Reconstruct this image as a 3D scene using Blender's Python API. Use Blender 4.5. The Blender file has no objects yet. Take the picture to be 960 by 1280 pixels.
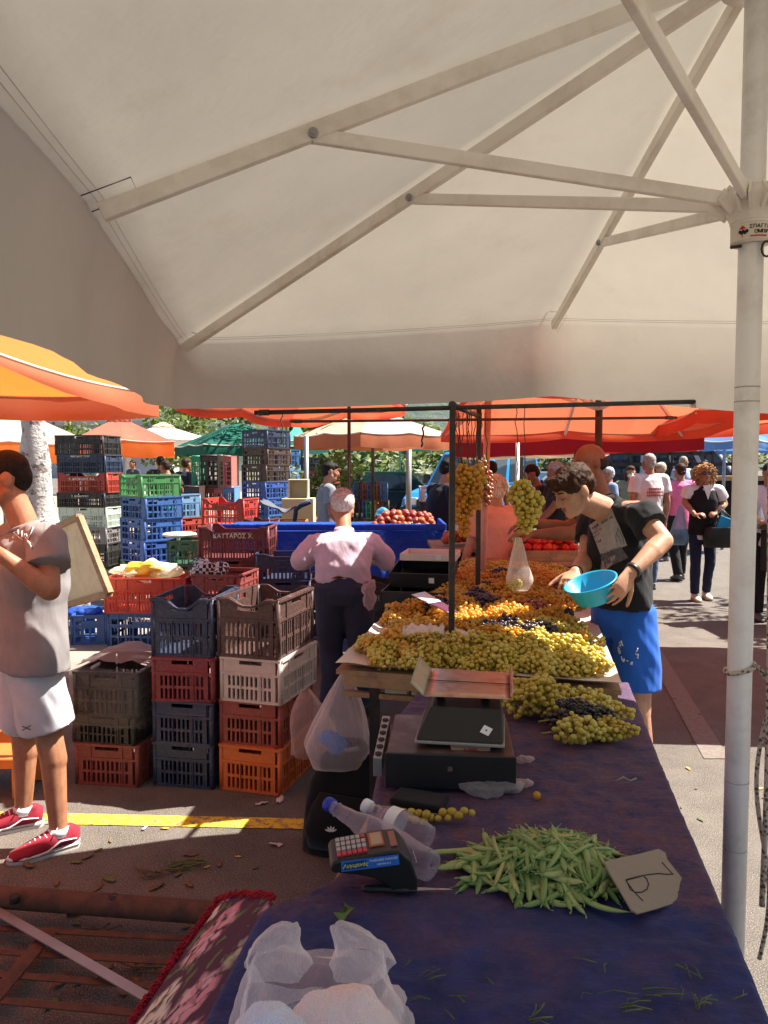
import bpy, bmesh, math, random
from mathutils import Vector, Matrix, noise
R = random.Random(7)
V = Vector
rad = math.radians
scene = bpy.context.scene
COL = scene.collection
# ---------------------------------------------------------------- camera model
F, PITCH, CAMZ = 960.0, rad(3.28), 1.6
def ray(u, v):
    x = (u-480)/F; y = (640-v)/F
    return V((x, math.cos(PITCH)+y*math.sin(PITCH), y*math.cos(PITCH)-math.sin(PITCH)))
def at(u, v, Y):
    d = ray(u, v); return V((0, 0, CAMZ)) + d*(Y/d.y)
def gz(u, v, z=0.0):
    d = ray(u, v); return V((0, 0, CAMZ)) + d*((z-CAMZ)/d.z)
cam = bpy.data.cameras.new('camera'); co = bpy.data.objects.new('camera', cam); COL.objects.link(co)
cam.sensor_fit = 'VERTICAL'; cam.sensor_height = 24; cam.lens = 24*F/1280
cam.clip_start = 0.05; cam.clip_end = 4000
co.location = (0, 0, CAMZ); co.rotation_euler = (math.pi/2-PITCH, 0, 0)
scene.camera = co
# ---------------------------------------------------------------- light
SUN_AZ, SUN_EL = rad(76), rad(56)       # azimuth clockwise from +Y
w = bpy.data.worlds.new('World'); scene.world = w; w.use_nodes = True
nt = w.node_tree; bg = nt.nodes['Background']
sky = nt.nodes.new('ShaderNodeTexSky'); sky.sky_type = 'NISHITA'; sky.sun_disc = False
sky.sun_elevation = SUN_EL; sky.sun_rotation = SUN_AZ; sky.air_density = 1.0; sky.dust_density = 1.5
nt.links.new(sky.outputs[0], bg.inputs[0]); bg.inputs[1].default_value = 0.05
sl = bpy.data.lights.new('sun', 'SUN'); sl.energy = 5.0; sl.angle = rad(0.5); sl.color = (1, .93, .82)
so = bpy.data.objects.new('sun', sl); COL.objects.link(so)
sd = V((math.sin(SUN_AZ)*math.cos(SUN_EL), math.cos(SUN_AZ)*math.cos(SUN_EL), math.sin(SUN_EL)))
so.rotation_euler = sd.to_track_quat('Z', 'Y').to_euler(); so.location = (8, 4, 12)
vs = scene.view_settings; vs.view_transform = 'Standard'; vs.look = 'None'; vs.gamma = 1; vs.exposure = 1.56
cy = scene.cycles
cy.max_bounces = 7; cy.diffuse_bounces = 4; cy.glossy_bounces = 3; cy.transmission_bounces = 6; cy.transparent_max_bounces = 12
cy.use_denoising = True; cy.sample_clamp_indirect = 6; cy.caustics_reflective = False; cy.caustics_refractive = False
# ---------------------------------------------------------------- mesh builder
ORIG = {}
def frame(axis, side=None):
    a = axis.normalized()
    s = side if side is not None else (V((1, 0, 0)) if abs(a.x) < .9 else V((0, 1, 0)))
    s = (s - a*s.dot(a)); s = s.normalized() if s.length > 1e-6 else a.orthogonal().normalized()
    return s, a.cross(s), a
class MB:
    def __init__(s): s.v = []; s.f = []; s.m = []; s.sm = []; s.cur = 0; s.smooth = False
    def add(s, vs, fs, smooth=None):
        n = len(s.v); s.v.extend(V(p) for p in vs)
        for f in fs:
            s.f.append(tuple(i+n for i in f)); s.m.append(s.cur); s.sm.append(s.smooth if smooth is None else smooth)
    def hexa(s, p):
        s.add(p, [(3,2,1,0),(4,5,6,7),(0,1,5,4),(1,2,6,5),(2,3,7,6),(3,0,4,7)])
    def box(s, c, size, M=None):
        c = V(c); x, y, z = [k/2 for k in size]
        p = [V(q) for q in ((-x,-y,-z),(x,-y,-z),(x,y,-z),(-x,y,-z),(-x,-y,z),(x,-y,z),(x,y,z),(-x,y,z))]
        if M is not None: p = [M @ q for q in p]
        s.hexa([q+c for q in p])
    def bar(s, a, b, w, h, up=V((0,0,1))):
        a = V(a); b = V(b); sd_, u, ax = frame(b-a, (b-a).cross(up) if abs((b-a).normalized().dot(up)) < .99 else None)
        u = u if True else u
        x = sd_*w/2; y = u*h/2
        s.hexa([a-x-y, a+x-y, b+x-y, b-x-y, a-x+y, a+x+y, b+x+y, b-x+y])
    def loft(s, rings, cap=True, smooth=True):
        n = len(rings[0]); vs = [p for r in rings for p in r]; fs = []
        for i in range(len(rings)-1):
            for j in range(n):
                k = (j+1) % n
                fs.append((i*n+j, i*n+k, (i+1)*n+k, (i+1)*n+j))
        s.add(vs, fs, smooth)
        if cap:
            m = len(s.v)-len(vs)
            s.f.append(tuple(m+j for j in reversed(range(n)))); s.m.append(s.cur); s.sm.append(False)
            q = m+(len(rings)-1)*n
            s.f.append(tuple(q+j for j in range(n))); s.m.append(s.cur); s.sm.append(False)
    def tube(s, pts, r, n=8, cap=True, side=None, ky=1.0):
        pts = [V(p) for p in pts]; rr = r if isinstance(r, (list, tuple)) else [r]*len(pts); rings = []
        sdv = side
        for i, p in enumerate(pts):
            t = (pts[min(i+1, len(pts)-1)]-pts[max(i-1, 0)])
            if t.length < 1e-9: t = V((0,0,1))
            a, b, _ = frame(t, sdv); sdv = a
            rings.append([p+(a*math.cos(2*math.pi*j/n)+b*ky*math.sin(2*math.pi*j/n))*rr[i] for j in range(n)])
        s.loft(rings, cap)
    def eloft(s, pts, rx, ry, side, n=16, cap=True):
        pts = [V(p) for p in pts]; rings = []
        for i, p in enumerate(pts):
            t = (pts[min(i+1, len(pts)-1)]-pts[max(i-1, 0)])
            a, b, _ = frame(t, side)
            rings.append([p+a*rx[i]*math.cos(2*math.pi*j/n)+b*ry[i]*math.sin(2*math.pi*j/n) for j in range(n)])
        s.loft(rings, cap)
    def ball(s, c, r, M=None, nu=14, nv=9):
        c = V(c); r = (r, r, r) if isinstance(r, (int, float)) else r
        vs = []; fs = []
        for i in range(nv+1):
            t = math.pi*i/nv
            for j in range(nu):
                q = 2*math.pi*j/nu
                p = V((r[0]*math.sin(t)*math.cos(q), r[1]*math.sin(t)*math.sin(q), r[2]*math.cos(t)))
                vs.append(c+(M @ p if M is not None else p))
        for i in range(nv):
            for j in range(nu):
                k = (j+1) % nu
                fs.append((i*nu+j, (i+1)*nu+j, (i+1)*nu+k, i*nu+k))
        s.add(vs, fs, True)
    def cap(s, a, b, r0, r1, n=12, side=None, ky=1.0):
        a = V(a); b = V(b); ax = b-a; L = max(ax.length, 1e-5); A, B, D = frame(ax, side); rings = []
        for i in range(5):
            t = -math.pi/2+(math.pi/2)*i/4+1e-3
            rings.append((a+D*r0*math.sin(t)*min(1, 1), r0*math.cos(t)))
        for i in range(5):
            t = (math.pi/2)*i/4-1e-3
            rings.append((b+D*r1*math.sin(t), r1*math.cos(t)))
        s.loft([[p+(A*math.cos(2*math.pi*j/n)+B*ky*math.sin(2*math.pi*j/n))*max(q, 1e-4) for j in range(n)] for p, q in rings])
    def lathe(s, prof, c, M=None, n=24, close=False):
        c = V(c); rings = []
        for r, z in prof:
            rings.append([c+((M @ V((r*math.cos(2*math.pi*j/n), r*math.sin(2*math.pi*j/n), z))) if M is not None else V((r*math.cos(2*math.pi*j/n), r*math.sin(2*math.pi*j/n), z))) for j in range(n)])
        s.loft(rings, close)
    def prism(s, poly, th, M):
        n = len(poly)
        a = [M @ V((x, y, 0)) for x, y in poly]; b = [M @ V((x, y, th)) for x, y in poly]
        s.add(a+b, [tuple(reversed(range(n))), tuple(range(n, 2*n))]+[(i, (i+1) % n, n+(i+1) % n, n+i) for i in range(n)], False)
    def sheet(s, g, th=0.0, smooth=True):
        """grid of points g[i][j]; th>0 gives a closed thin solid along the local normal"""
        h = len(g); wd = len(g[0]); P = [[V(p) for p in r] for r in g]
        vs = [p for r in P for p in r]
        fs = [(i*wd+j, i*wd+j+1, (i+1)*wd+j+1, (i+1)*wd+j) for i in range(h-1) for j in range(wd-1)]
        if th:
            N = h*wd; bot = []
            for i in range(h):
                for j in range(wd):
                    a = P[min(i+1, h-1)][j]-P[max(i-1, 0)][j]; b = P[i][min(j+1, wd-1)]-P[i][max(j-1, 0)]
                    nn = b.cross(a); nn = nn.normalized() if nn.length > 1e-9 else V((0,0,1))
                    bot.append(P[i][j]-nn*th)
            vs += bot
            fs += [tuple(k+N for k in reversed(f)) for f in fs]
            rim = [j for j in range(wd)]+[i*wd+wd-1 for i in range(1, h)]+[(h-1)*wd+j for j in range(wd-2, -1, -1)]+[i*wd for i in range(h-2, 0, -1)]
            for a_, b_ in zip(rim, rim[1:]+rim[:1]): fs.append((b_, a_, a_+N, b_+N))
        s.add(vs, fs, smooth)
    def mesh(s, name, mats, off=V((0,0,0))):
        me = bpy.data.meshes.new(name)
        me.from_pydata([tuple(p-off) for p in s.v], [], s.f)
        for m in (mats if isinstance(mats, (list, tuple)) else [mats]): me.materials.append(m)
        me.polygons.foreach_set('material_index', s.m); me.polygons.foreach_set('use_smooth', s.sm)
        me.update(); return me
    def build(s, name, mats, parent=None, bevel=0, origin=None, fix=True):
        off = ORIG.get(parent.name, V((0,0,0))) if parent else origin
        if off is None:
            xs = [p.x for p in s.v]; ys = [p.y for p in s.v]
            off = V(((min(xs)+max(xs))/2, (min(ys)+max(ys))/2, min(p.z for p in s.v)))
        me = s.mesh(name, mats, off)
        if fix:
            bm = bmesh.new(); bm.from_mesh(me); bmesh.ops.recalc_face_normals(bm, faces=bm.faces); bm.to_mesh(me); bm.free()
        return put(name, me, parent, off, bevel)
def put(name, me, parent, off, bevel=0):
    o = bpy.data.objects.new(name, me); COL.objects.link(o)
    if parent: o.parent = parent
    else: o.location = off
    ORIG[o.name] = off
    if bevel:
        b = o.modifiers.new('edge', 'BEVEL'); b.width = bevel; b.segments = 2; b.limit_method = 'ANGLE'; b.angle_limit = rad(40)
    return o
def tag(o, label, cat, group=None, kind=None):
    if label: o['label'] = label
    if cat: o['category'] = cat
    if group: o['group'] = group
    if kind: o['kind'] = kind
    return o
def root(name, loc, label, cat, group=None):
    o = bpy.data.objects.new(name, None); COL.objects.link(o); o.empty_display_size = .1
    o.location = V(loc); ORIG[o.name] = V(loc)
    return tag(o, label, cat, group)
def struct(o): o['kind'] = 'structure'; return o
def dup(o, loc, rot=None, parent=None, color=None):
    c = o.copy(); COL.objects.link(c)
    if parent is None: c.location = loc
    else: c.parent = parent
    if rot is not None: c.rotation_euler = rot
    if color: c.color = color
    for ch in list(o.children): dup(ch, None, None, c)
    return c
def textmesh(mb, s, M, size, ext=.0008, align='CENTER', shear=0, bold=0):
    """flat lettering appended to a builder; M maps the text plane into the world"""
    cu = bpy.data.curves.new('t', 'FONT'); cu.body = s; cu.size = size; cu.extrude = ext; cu.align_x = align; cu.align_y = 'CENTER'; cu.shear = shear; cu.offset = bold
    cu.resolution_u = 3
    o = bpy.data.objects.new('t', cu); COL.objects.link(o)
    me = bpy.data.meshes.new_from_object(o.evaluated_get(bpy.context.evaluated_depsgraph_get()))
    mb.add([M @ v.co for v in me.vertices], [tuple(p.vertices) for p in me.polygons], False)
    bpy.data.objects.remove(o); bpy.data.curves.remove(cu); bpy.data.meshes.remove(me)
def basis(o, x, y):
    x = V(x).normalized(); y = V(y); y = (y-x*y.dot(x)).normalized(); z = x.cross(y)
    M = Matrix((x, y, z)).transposed().to_4x4(); M.translation = V(o); return M
# ---------------------------------------------------------------- materials
def nodes(name):
    m = bpy.data.materials.new(name); m.use_nodes = True
    return m, m.node_tree.nodes, m.node_tree.links, m.node_tree.nodes['Principled BSDF']
def mixc(N, L, fac, a, b, bt='MIX'):
    n = N.new('ShaderNodeMix'); n.data_type = 'RGBA'; n.blend_type = bt
    for i, x in ((0, fac), (6, a), (7, b)):
        if hasattr(x, 'is_linked') or hasattr(x, 'links'): L.new(x, n.inputs[i])
        elif i == 0: n.inputs[0].default_value = x
        else: n.inputs[i].default_value = (*x, 1) if len(x) == 3 else x
    return n.outputs[2]
def ramp(N, L, src, stops):
    r = N.new('ShaderNodeValToRGB'); e = r.color_ramp.elements
    while len(e) < len(stops): e.new(.5)
    for k, (p, c) in zip(e, stops): k.position = p; k.color = (*c, 1) if len(c) == 3 else c
    L.new(src, r.inputs[0]); return r.outputs[0]
def tex(N, L, kind, scale, detail=4, rough=.6, vec=None, stretch=None, rnd=False):
    tc = N.new('ShaderNodeTexCoord'); src = tc.outputs['Object'] if vec is None else vec
    if rnd:
        oi = N.new('ShaderNodeObjectInfo'); vm = N.new('ShaderNodeVectorMath'); vm.operation = 'SCALE'
        cv = N.new('ShaderNodeCombineXYZ')
        for k in range(3): L.new(oi.outputs['Random'], cv.inputs[k])
        L.new(cv.outputs[0], vm.inputs[0]); vm.inputs['Scale'].default_value = 37
        ad = N.new('ShaderNodeVectorMath'); L.new(src, ad.inputs[0]); L.new(vm.outputs[0], ad.inputs[1]); src = ad.outputs[0]
    if stretch:
        mp = N.new('ShaderNodeMapping'); mp.inputs['Scale'].default_value = stretch; L.new(src, mp.inputs[0]); src = mp.outputs[0]
    t = N.new({'n': 'ShaderNodeTexNoise', 'v': 'ShaderNodeTexVoronoi', 'w': 'ShaderNodeTexWave'}[kind])
    t.inputs['Scale'].default_value = scale; L.new(src, t.inputs['Vector'])
    if kind == 'n': t.inputs['Detail'].default_value = detail; t.inputs['Roughness'].default_value = rough
    return t
def bump(N, L, p, h, strength, dist):
    b = N.new('ShaderNodeBump'); b.inputs['Strength'].default_value = strength; b.inputs['Distance'].default_value = dist
    L.new(h, b.inputs['Height']); L.new(b.outputs[0], p.inputs['Normal']); return b
def dark(c, k): return tuple(max(0, x*k) for x in c)
def pm(name, c, rough=.6, var=.25, sc=8, bs=0, bd=.002, bsc=60, spec=.4, metal=0, rnd=False, dirt=None, dsc=5, stretch=None, coat=0):
    """general surface: base colour with two scales of uneven tone, optional dirt colour in noise patches, optional bump"""
    m, N, L, p = nodes(name)
    t = tex(N, L, 'n', sc, 5, .65, rnd=rnd, stretch=stretch)
    col = ramp(N, L, t.outputs[0], [(.25, dark(c, 1-var)), (.75, dark(c, 1+var*.6))])
    if dirt:
        d = tex(N, L, 'n', dsc, 6, .7, rnd=rnd)
        f = ramp(N, L, d.outputs[0], [(.48, (0, 0, 0)), (.68, (1, 1, 1))])
        col = mixc(N, L, f, col, dirt)
    L.new(col, p.inputs['Base Color']); p.inputs['Roughness'].default_value = rough
    p.inputs['Specular IOR Level'].default_value = spec; p.inputs['Metallic'].default_value = metal
    if coat: p.inputs['Coat Weight'].default_value = coat
    if bs:
        b = tex(N, L, 'n', bsc, 4, .6, stretch=stretch); bump(N, L, p, b.outputs[0], bs, bd)
    return m
def fabric(name, c, trans=.3, var=.12, tcol=None, stripes=None, dirt=None, bs=.25, bsc=3, bd=.02, fine=True, sc=1.5, direct=None):
    """woven cloth: diffuse plus light passing through"""
    m, N, L, p = nodes(name); out = N['Material Output']
    t = tex(N, L, 'n', sc, 6, .65); col = ramp(N, L, t.outputs[0], [(.3, dark(c, 1-var)), (.7, dark(c, 1+var*.5))])
    if dirt:
        d = tex(N, L, 'n', 2.2, 8, .72); f = ramp(N, L, d.outputs[0], [(.55, (0, 0, 0)), (.8, (.7, .7, .7))]); col = mixc(N, L, f, col, dirt)
    if stripes:
        sp = N.new('ShaderNodeTexCoord'); sx = N.new('ShaderNodeSeparateXYZ'); L.new(sp.outputs['Object'], sx.inputs[0])
        ma = N.new('ShaderNodeMath'); ma.operation = 'FRACT'; mu = N.new('ShaderNodeMath'); mu.operation = 'MULTIPLY'; mu.inputs[1].default_value = stripes[0]
        L.new(sx.outputs[stripes[1]], mu.inputs[0]); L.new(mu.outputs[0], ma.inputs[0])
        f = ramp(N, L, ma.outputs[0], [(.48, (0, 0, 0)), (.52, (1, 1, 1))]); col = mixc(N, L, f, col, stripes[2])
    L.new(col, p.inputs['Base Color']); p.inputs['Roughness'].default_value = .85; p.inputs['Specular IOR Level'].default_value = .15
    b = tex(N, L, 'n', bsc, 5, .6); bp = bump(N, L, p, b.outputs[0], bs, bd)
    if trans:
        tr = N.new('ShaderNodeBsdfTranslucent'); ms = N.new('ShaderNodeMixShader'); ms.inputs[0].default_value = trans
        if direct: tr.inputs[0].default_value = (*direct, 1)
        elif tcol: L.new(mixc(N, L, 1.0, col, tcol, 'MULTIPLY'), tr.inputs[0])
        else: L.new(col, tr.inputs[0])
        L.new(bp.outputs[0], tr.inputs['Normal'])
        L.new(p.outputs[0], ms.inputs[1]); L.new(tr.outputs[0], ms.inputs[2]); L.new(ms.outputs[0], out.inputs[0])
    return m
def cloth(name, c, var=.15, bsc=14, bd=.011, bs=.5, rough=.9, sc=9):
    m, N, L, p = nodes(name)
    t = tex(N, L, 'n', sc, 5, .6); col = ramp(N, L, t.outputs[0], [(.3, dark(c, 1-var)), (.7, dark(c, 1+var*.6))])
    wv = tex(N, L, 'n', 700, 1, .5); col = mixc(N, L, .16, col, ramp(N, L, wv.outputs[0], [(.3, dark(c, .5)), (.7, dark(c, 1.5))]))
    L.new(col, p.inputs['Base Color']); p.inputs['Roughness'].default_value = rough; p.inputs['Specular IOR Level'].default_value = .2
    p.inputs['Sheen Weight'].default_value = .08
    b = tex(N, L, 'n', bsc, 3, .5, stretch=(1.6, 1.6, .55)); bump(N, L, p, b.outputs[0], bs, bd)
    return m
def plastic_film(name, c, alpha=.5, bsc=22):
    """thin crinkled carrier-bag film: part clear, part milky"""
    m, N, L, p = nodes(name); out = N['Material Output']
    p.inputs['Base Color'].default_value = (*c, 1); p.inputs['Roughness'].default_value = .32; p.inputs['Specular IOR Level'].default_value = .5
    b = tex(N, L, 'n', bsc, 5, .6, stretch=(1, 1, .5)); bp = bump(N, L, p, b.outputs[0], .8, .012)
    tr = N.new('ShaderNodeBsdfTranslucent'); tr.inputs[0].default_value = (*c, 1)
    m1 = N.new('ShaderNodeMixShader'); m1.inputs[0].default_value = .4
    L.new(p.outputs[0], m1.inputs[1]); L.new(tr.outputs[0], m1.inputs[2])
    tp = N.new('ShaderNodeBsdfTransparent'); m2 = N.new('ShaderNodeMixShader')
    fr = N.new('ShaderNodeLayerWeight'); fr.inputs[0].default_value = .35; L.new(bp.outputs[0], fr.inputs['Normal'])
    mr = N.new('ShaderNodeMapRange'); L.new(fr.outputs['Facing'], mr.inputs[0])
    mr.inputs[3].default_value = alpha*.6; mr.inputs[4].default_value = min(1, alpha*1.5)
    L.new(mr.outputs[0], m2.inputs[0]); L.new(tp.outputs[0], m2.inputs[1]); L.new(m1.outputs[0], m2.inputs[2]); L.new(m2.outputs[0], out.inputs[0])
    return m
def skin(name, c):
    m, N, L, p = nodes(name)
    t = tex(N, L, 'n', 14, 6, .6); t2 = tex(N, L, 'n', 160, 3, .6)
    col = ramp(N, L, t.outputs[0], [(.3, (c[0]*.72, c[1]*.58, c[2]*.52)), (.7, (c[0]*1.12, c[1]*1.10, c[2]*1.08))])
    col = mixc(N, L, .22, col, ramp(N, L, t2.outputs[0], [(.35, dark(c, .55)), (.65, dark(c, 1.3))]))
    L.new(col, p.inputs['Base Color']); p.inputs['Roughness'].default_value = .52; p.inputs['Specular IOR Level'].default_value = .35
    p.inputs['Subsurface Weight'].default_value = .12; p.inputs['Subsurface Radius'].default_value = (.012, .004, .002); p.inputs['Subsurface Scale'].default_value = 1
    bump(N, L, p, t2.outputs[0], .25, .001)
    return m
def hairmat(name, c):
    m, N, L, p = nodes(name)
    t = tex(N, L, 'n', 130, 4, .7, stretch=(1, 1, .25)); L.new(ramp(N, L, t.outputs[0], [(.3, dark(c, .45)), (.7, dark(c, 1.4))]), p.inputs['Base Color'])
    p.inputs['Roughness'].default_value = .55; p.inputs['Specular IOR Level'].default_value = .14
    bump(N, L, p, t.outputs[0], .9, .006); return m
def plastic_obj(name):
    """crate plastic: colour comes from each crate's own object colour"""
    m, N, L, p = nodes(name)
    oi = N.new('ShaderNodeObjectInfo'); t = tex(N, L, 'n', 7, 6, .7, rnd=True)
    d = mixc(N, L, ramp(N, L, t.outputs[0], [(.46, (0, 0, 0)), (.8, (.36, .36, .36))]), oi.outputs['Color'], (.075, .058, .046))
    s = tex(N, L, 'n', 60, 4, .7, rnd=True); sk = tex(N, L, 'n', 12, 5, .75, rnd=True, stretch=(.25, 1, 5)); d = mixc(N, L, ramp(N, L, sk.outputs[0], [(.60, (0, 0, 0)), (.72, (.28, .28, .28))]), d, (.45, .42, .38)); d = mixc(N, L, .07, d, ramp(N, L, s.outputs[0], [(.4, (.03, .03, .03)), (.62, (.5, .48, .45))]))
    L.new(d, p.inputs['Base Color']); p.inputs['Roughness'].default_value = .48; p.inputs['Specular IOR Level'].default_value = .4
    bump(N, L, p, s.outputs[0], .2, .001); return m
def flat(name, c, rough=.5, metal=0, spec=.4):
    m, N, L, p = nodes(name); p.inputs['Base Color'].default_value = (*c, 1); p.inputs['Roughness'].default_value = rough; p.inputs['Metallic'].default_value = metal
    p.inputs['Specular IOR Level'].default_value = spec; return m
def glass(name, c=(.03, .04, .05)):
    m, N, L, p = nodes(name); p.inputs['Base Color'].default_value = (*c, 1); p.inputs['Roughness'].default_value = .06; p.inputs['Specular IOR Level'].default_value = .8
    t = tex(N, L, 'n', 3, 2); bump(N, L, p, t.outputs[0], .04, .02); return m
# ================================================================ palette
M = {}
M['cream'] = fabric('cream_canvas', (.55, .53, .49), .20, .1, dirt=(.43, .385, .32), tcol=(1, .95, .87), bs=.22, bsc=3.2, bd=.03)
M['orange'] = fabric('orange_canvas', (.9, .33, .09), .6, .1, tcol=(1, .56, .36))
M['red'] = fabric('red_canvas', (.80, .085, .04), .30, .12, direct=(.86, .24, .12), stripes=(.8, 0, (.86, .3, .16)))
M['redplain'] = fabric('red_plain_canvas', (.72, .09, .05), .34, .12, direct=(.8, .17, .08))
M['redorange'] = fabric('orange_red_canvas', (.84, .16, .06), .34, .12, direct=(.9, .30, .14), stripes=(.7, 1, (.72, .07, .05)))
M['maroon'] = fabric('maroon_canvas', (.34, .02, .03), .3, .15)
M['terracotta'] = fabric('terracotta_canvas', (.52, .16, .11), .3, .14, dirt=(.62, .3, .2))
M['terraval'] = fabric('terracotta_valance', (.5, .17, .09), .35, .14)
M['offwhite'] = fabric('offwhite_canvas', (.74, .60, .44), .35, .08)
M['white'] = fabric('white_canvas', (.8, .74, .66), .3, .06)
M['green'] = fabric('green_canvas', (.02, .13, .10), .2, .2)
M['teal'] = fabric('teal_canvas', (.10, .42, .36), .3, .12)
M['skyblue'] = fabric('blue_canvas', (.16, .32, .62), .4, .12)
M['whitemetal'] = pm('white_painted_metal', (.86, .82, .74), .4, .05, 3, .12, .001, 40, dirt=(.66, .6, .52), dsc=4)
M['polemetal'] = pm('scuffed_white_pole', (.88, .87, .85), .38, .05, 4, .15, .001, 50, dirt=(.72, .69, .66), dsc=9, stretch=(1, 1, .25))
M['steel'] = pm('grey_steel', (.34, .34, .35), .45, .2, 6, metal=.7)
M['dark'] = pm('dark_painted_metal', (.03, .026, .024), .5, .3, 8, .2, .001, 60, dirt=(.09, .05, .03), dsc=10)
M['rust'] = pm('rusty_iron', (.11, .052, .032), .85, .4, 9, .5, .002, 80, dirt=(.05, .03, .025), dsc=14)
M['pinkpaint'] = pm('pink_painted_pole', (.62, .3, .22), .5, .15, 6, dirt=(.4, .2, .14))
M['black'] = pm('black_plastic', (.016, .016, .018), .42, .3, 10, .15, .001, 90)
M['blackmatte'] = cloth('black_nylon', (.012, .012, .014), .3, 10, .006, .5)
M['wood'] = pm('pale_wood', (.40, .25, .13), .7, .3, 5, .3, .001, 30, stretch=(1, 12, 6), dirt=(.2, .12, .07), dsc=9)
M['board'] = pm('pale_board', (.66, .56, .36), .6, .12, 4, dirt=(.5, .40, .24), dsc=5)
M['tarp'] = fabric('blue_tarpaulin', (.035, .11, .56), .28, .3, bs=.9, bsc=5, bd=.06, dirt=(.16, .26, .6))
M['card'] = pm('grey_cardboard', (.30, .235, .175), .85, .1, 10, .15, .001, 60, stretch=(1, 14, 1))
M['paper'] = pm('white_paper', (.72, .62, .54), .75, .08, 10, .2, .003, 14)
M['rubber'] = flat('tyre_rubber', (.015, .015, .015), .8)
M['glass'] = glass('vehicle_glass')
M['chrome'] = flat('bright_metal', (.6, .6, .6), .25, 1)
M['ink'] = flat('black_ink', (.015, .012, .012), .7)
M['whiteink'] = flat('white_print', (.78, .77, .74), .6)
M['redink'] = flat('red_print', (.55, .04, .03), .6)
M['crate'] = plastic_obj('crate_plastic')
# asphalt
def ground_mat(name, a, b, fl, sc=1.0):
    m, N, L, p = nodes(name)
    big = tex(N, L, 'n', .35*sc, 6, .65); mid = tex(N, L, 'n', 4*sc, 6, .7); fine = tex(N, L, 'v', 120); fn = tex(N, L, 'n', 190, 3, .7)
    col = ramp(N, L, big.outputs[0], [(.35, a), (.65, b)])
    col = mixc(N, L, .5, col, ramp(N, L, mid.outputs[0], [(.3, dark(a, .5)), (.7, dark(b, 1.3))]))
    col = mixc(N, L, ramp(N, L, fn.outputs[0], [(.5, (0, 0, 0)), (.66, (.75, .75, .75))]), col, fl)
    col = mixc(N, L, ramp(N, L, fine.outputs['Distance'], [(.0, (.5, .5, .5)), (.35, (0, 0, 0))]), col, dark(a, .4))
    cr = tex(N, L, 'v', 1.1, vec=None); cr.feature = 'DISTANCE_TO_EDGE'
    ds = tex(N, L, 'n', 2.5, 5, .7)
    L.new(ds.outputs['Color'], cr.inputs['Vector']) if False else None
    L.new(col, p.inputs['Base Color']); p.inputs['Roughness'].default_value = .92; p.inputs['Specular IOR Level'].default_value = .25
    bump(N, L, p, fn.outputs[0], .7, .006); return m
M['asphalt'] = ground_mat('asphalt', (.086, .074, .064), (.128, .112, .098), (.38, .34, .30))
M['pave'] = ground_mat('concrete_paving', (.30, .25, .21), (.36, .31, .26), (.45, .4, .34))
def paint_mat(name, c, wear=.5):
    m, N, L, p = nodes(name); t = tex(N, L, 'n', 26, 6, .75)
    L.new(mixc(N, L, ramp(N, L, t.outputs[0], [(wear-.06, (0, 0, 0)), (wear+.06, (1, 1, 1))]), (.16, .13, .11), c), p.inputs['Base Color']); p.inputs['Roughness'].default_value = .8
    f = tex(N, L, 'n', 190, 3, .7); bump(N, L, p, f.outputs[0], .6, .005); return m
M['yellow'] = paint_mat('worn_yellow_paint', (.78, .52, .03), .46)
M['faded'] = paint_mat('faded_lane_paint', (.19, .17, .15), .52)
# ================================================================ ground
g = MB(); g.add([(-900, -60, 0), (900, -60, 0), (900, 1500, 0), (-900, 1500, 0)], [(0, 1, 2, 3)]); struct(g.build('ground', M['asphalt'], origin=V((0, 0, 0))))
def strip(name, pts, mat, z):
    """pts: pixel quad laid on the ground plane"""
    b = MB(); b.add([gz(*q, z) for q in pts], [(0, 1, 2, 3)]); return struct(b.build(name, mat))
strip('yellow_line', [(-160, 1011), (470, 1025), (470, 1038), (-160, 1025)], M['yellow'], .004)
strip('lane_line', [(795, 790), (812, 790), (912, 948), (880, 948)], M['faded'], .004)
b = MB(); b.box((-9.1, 26.6, .07), (16.0, 42.4, .14)); struct(b.build('pavement', M['pave'], bevel=.02))
b = MB(); b.box((-9.1, 5.33, .075), (16.0, .13, .15)); struct(b.build('kerb', M['pave'], bevel=.02))
# ---- hill, far hall, lamp posts
def hill():
    n = 60; g = []
    for i in range(14):
        row = []
        for j in range(n):
            x = -420+j*760/(n-1); t = i/13
            hgt = 74*(1-((x+150)/420)**2)*(.9+.25*noise.noise(V((x*.012, 3.1, 0)))) if abs(x+150) < 420 else 0
            y = 420+t*160
            z = max(0, hgt)*(t**.7)+noise.fractal(V((x*.03, y*.03, 5)), 1, 2, 4)*5*t-1
            row.append((x, y, z))
        g.append(row)
    b = MB(); b.sheet(g)
    m, N, L, p = nodes('wooded_hillside'); t = tex(N, L, 'n', .12, 8, .75); t2 = tex(N, L, 'n', .02, 4, .6)
    col = ramp(N, L, t.outputs[0], [(.36, (.035, .06, .045)), (.52, (.09, .13, .10)), (.68, (.2, .2, .16))])
    L.new(mixc(N, L, .35, col, ramp(N, L, t2.outputs[0], [(.4, (.06, .1, .09)), (.65, (.17, .2, .18))])), p.inputs['Base Color']); p.inputs['Roughness'].default_value = .95
    bump(N, L, p, t.outputs[0], 1, 6)
    return struct(b.build('hill', m))
hill()
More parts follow.
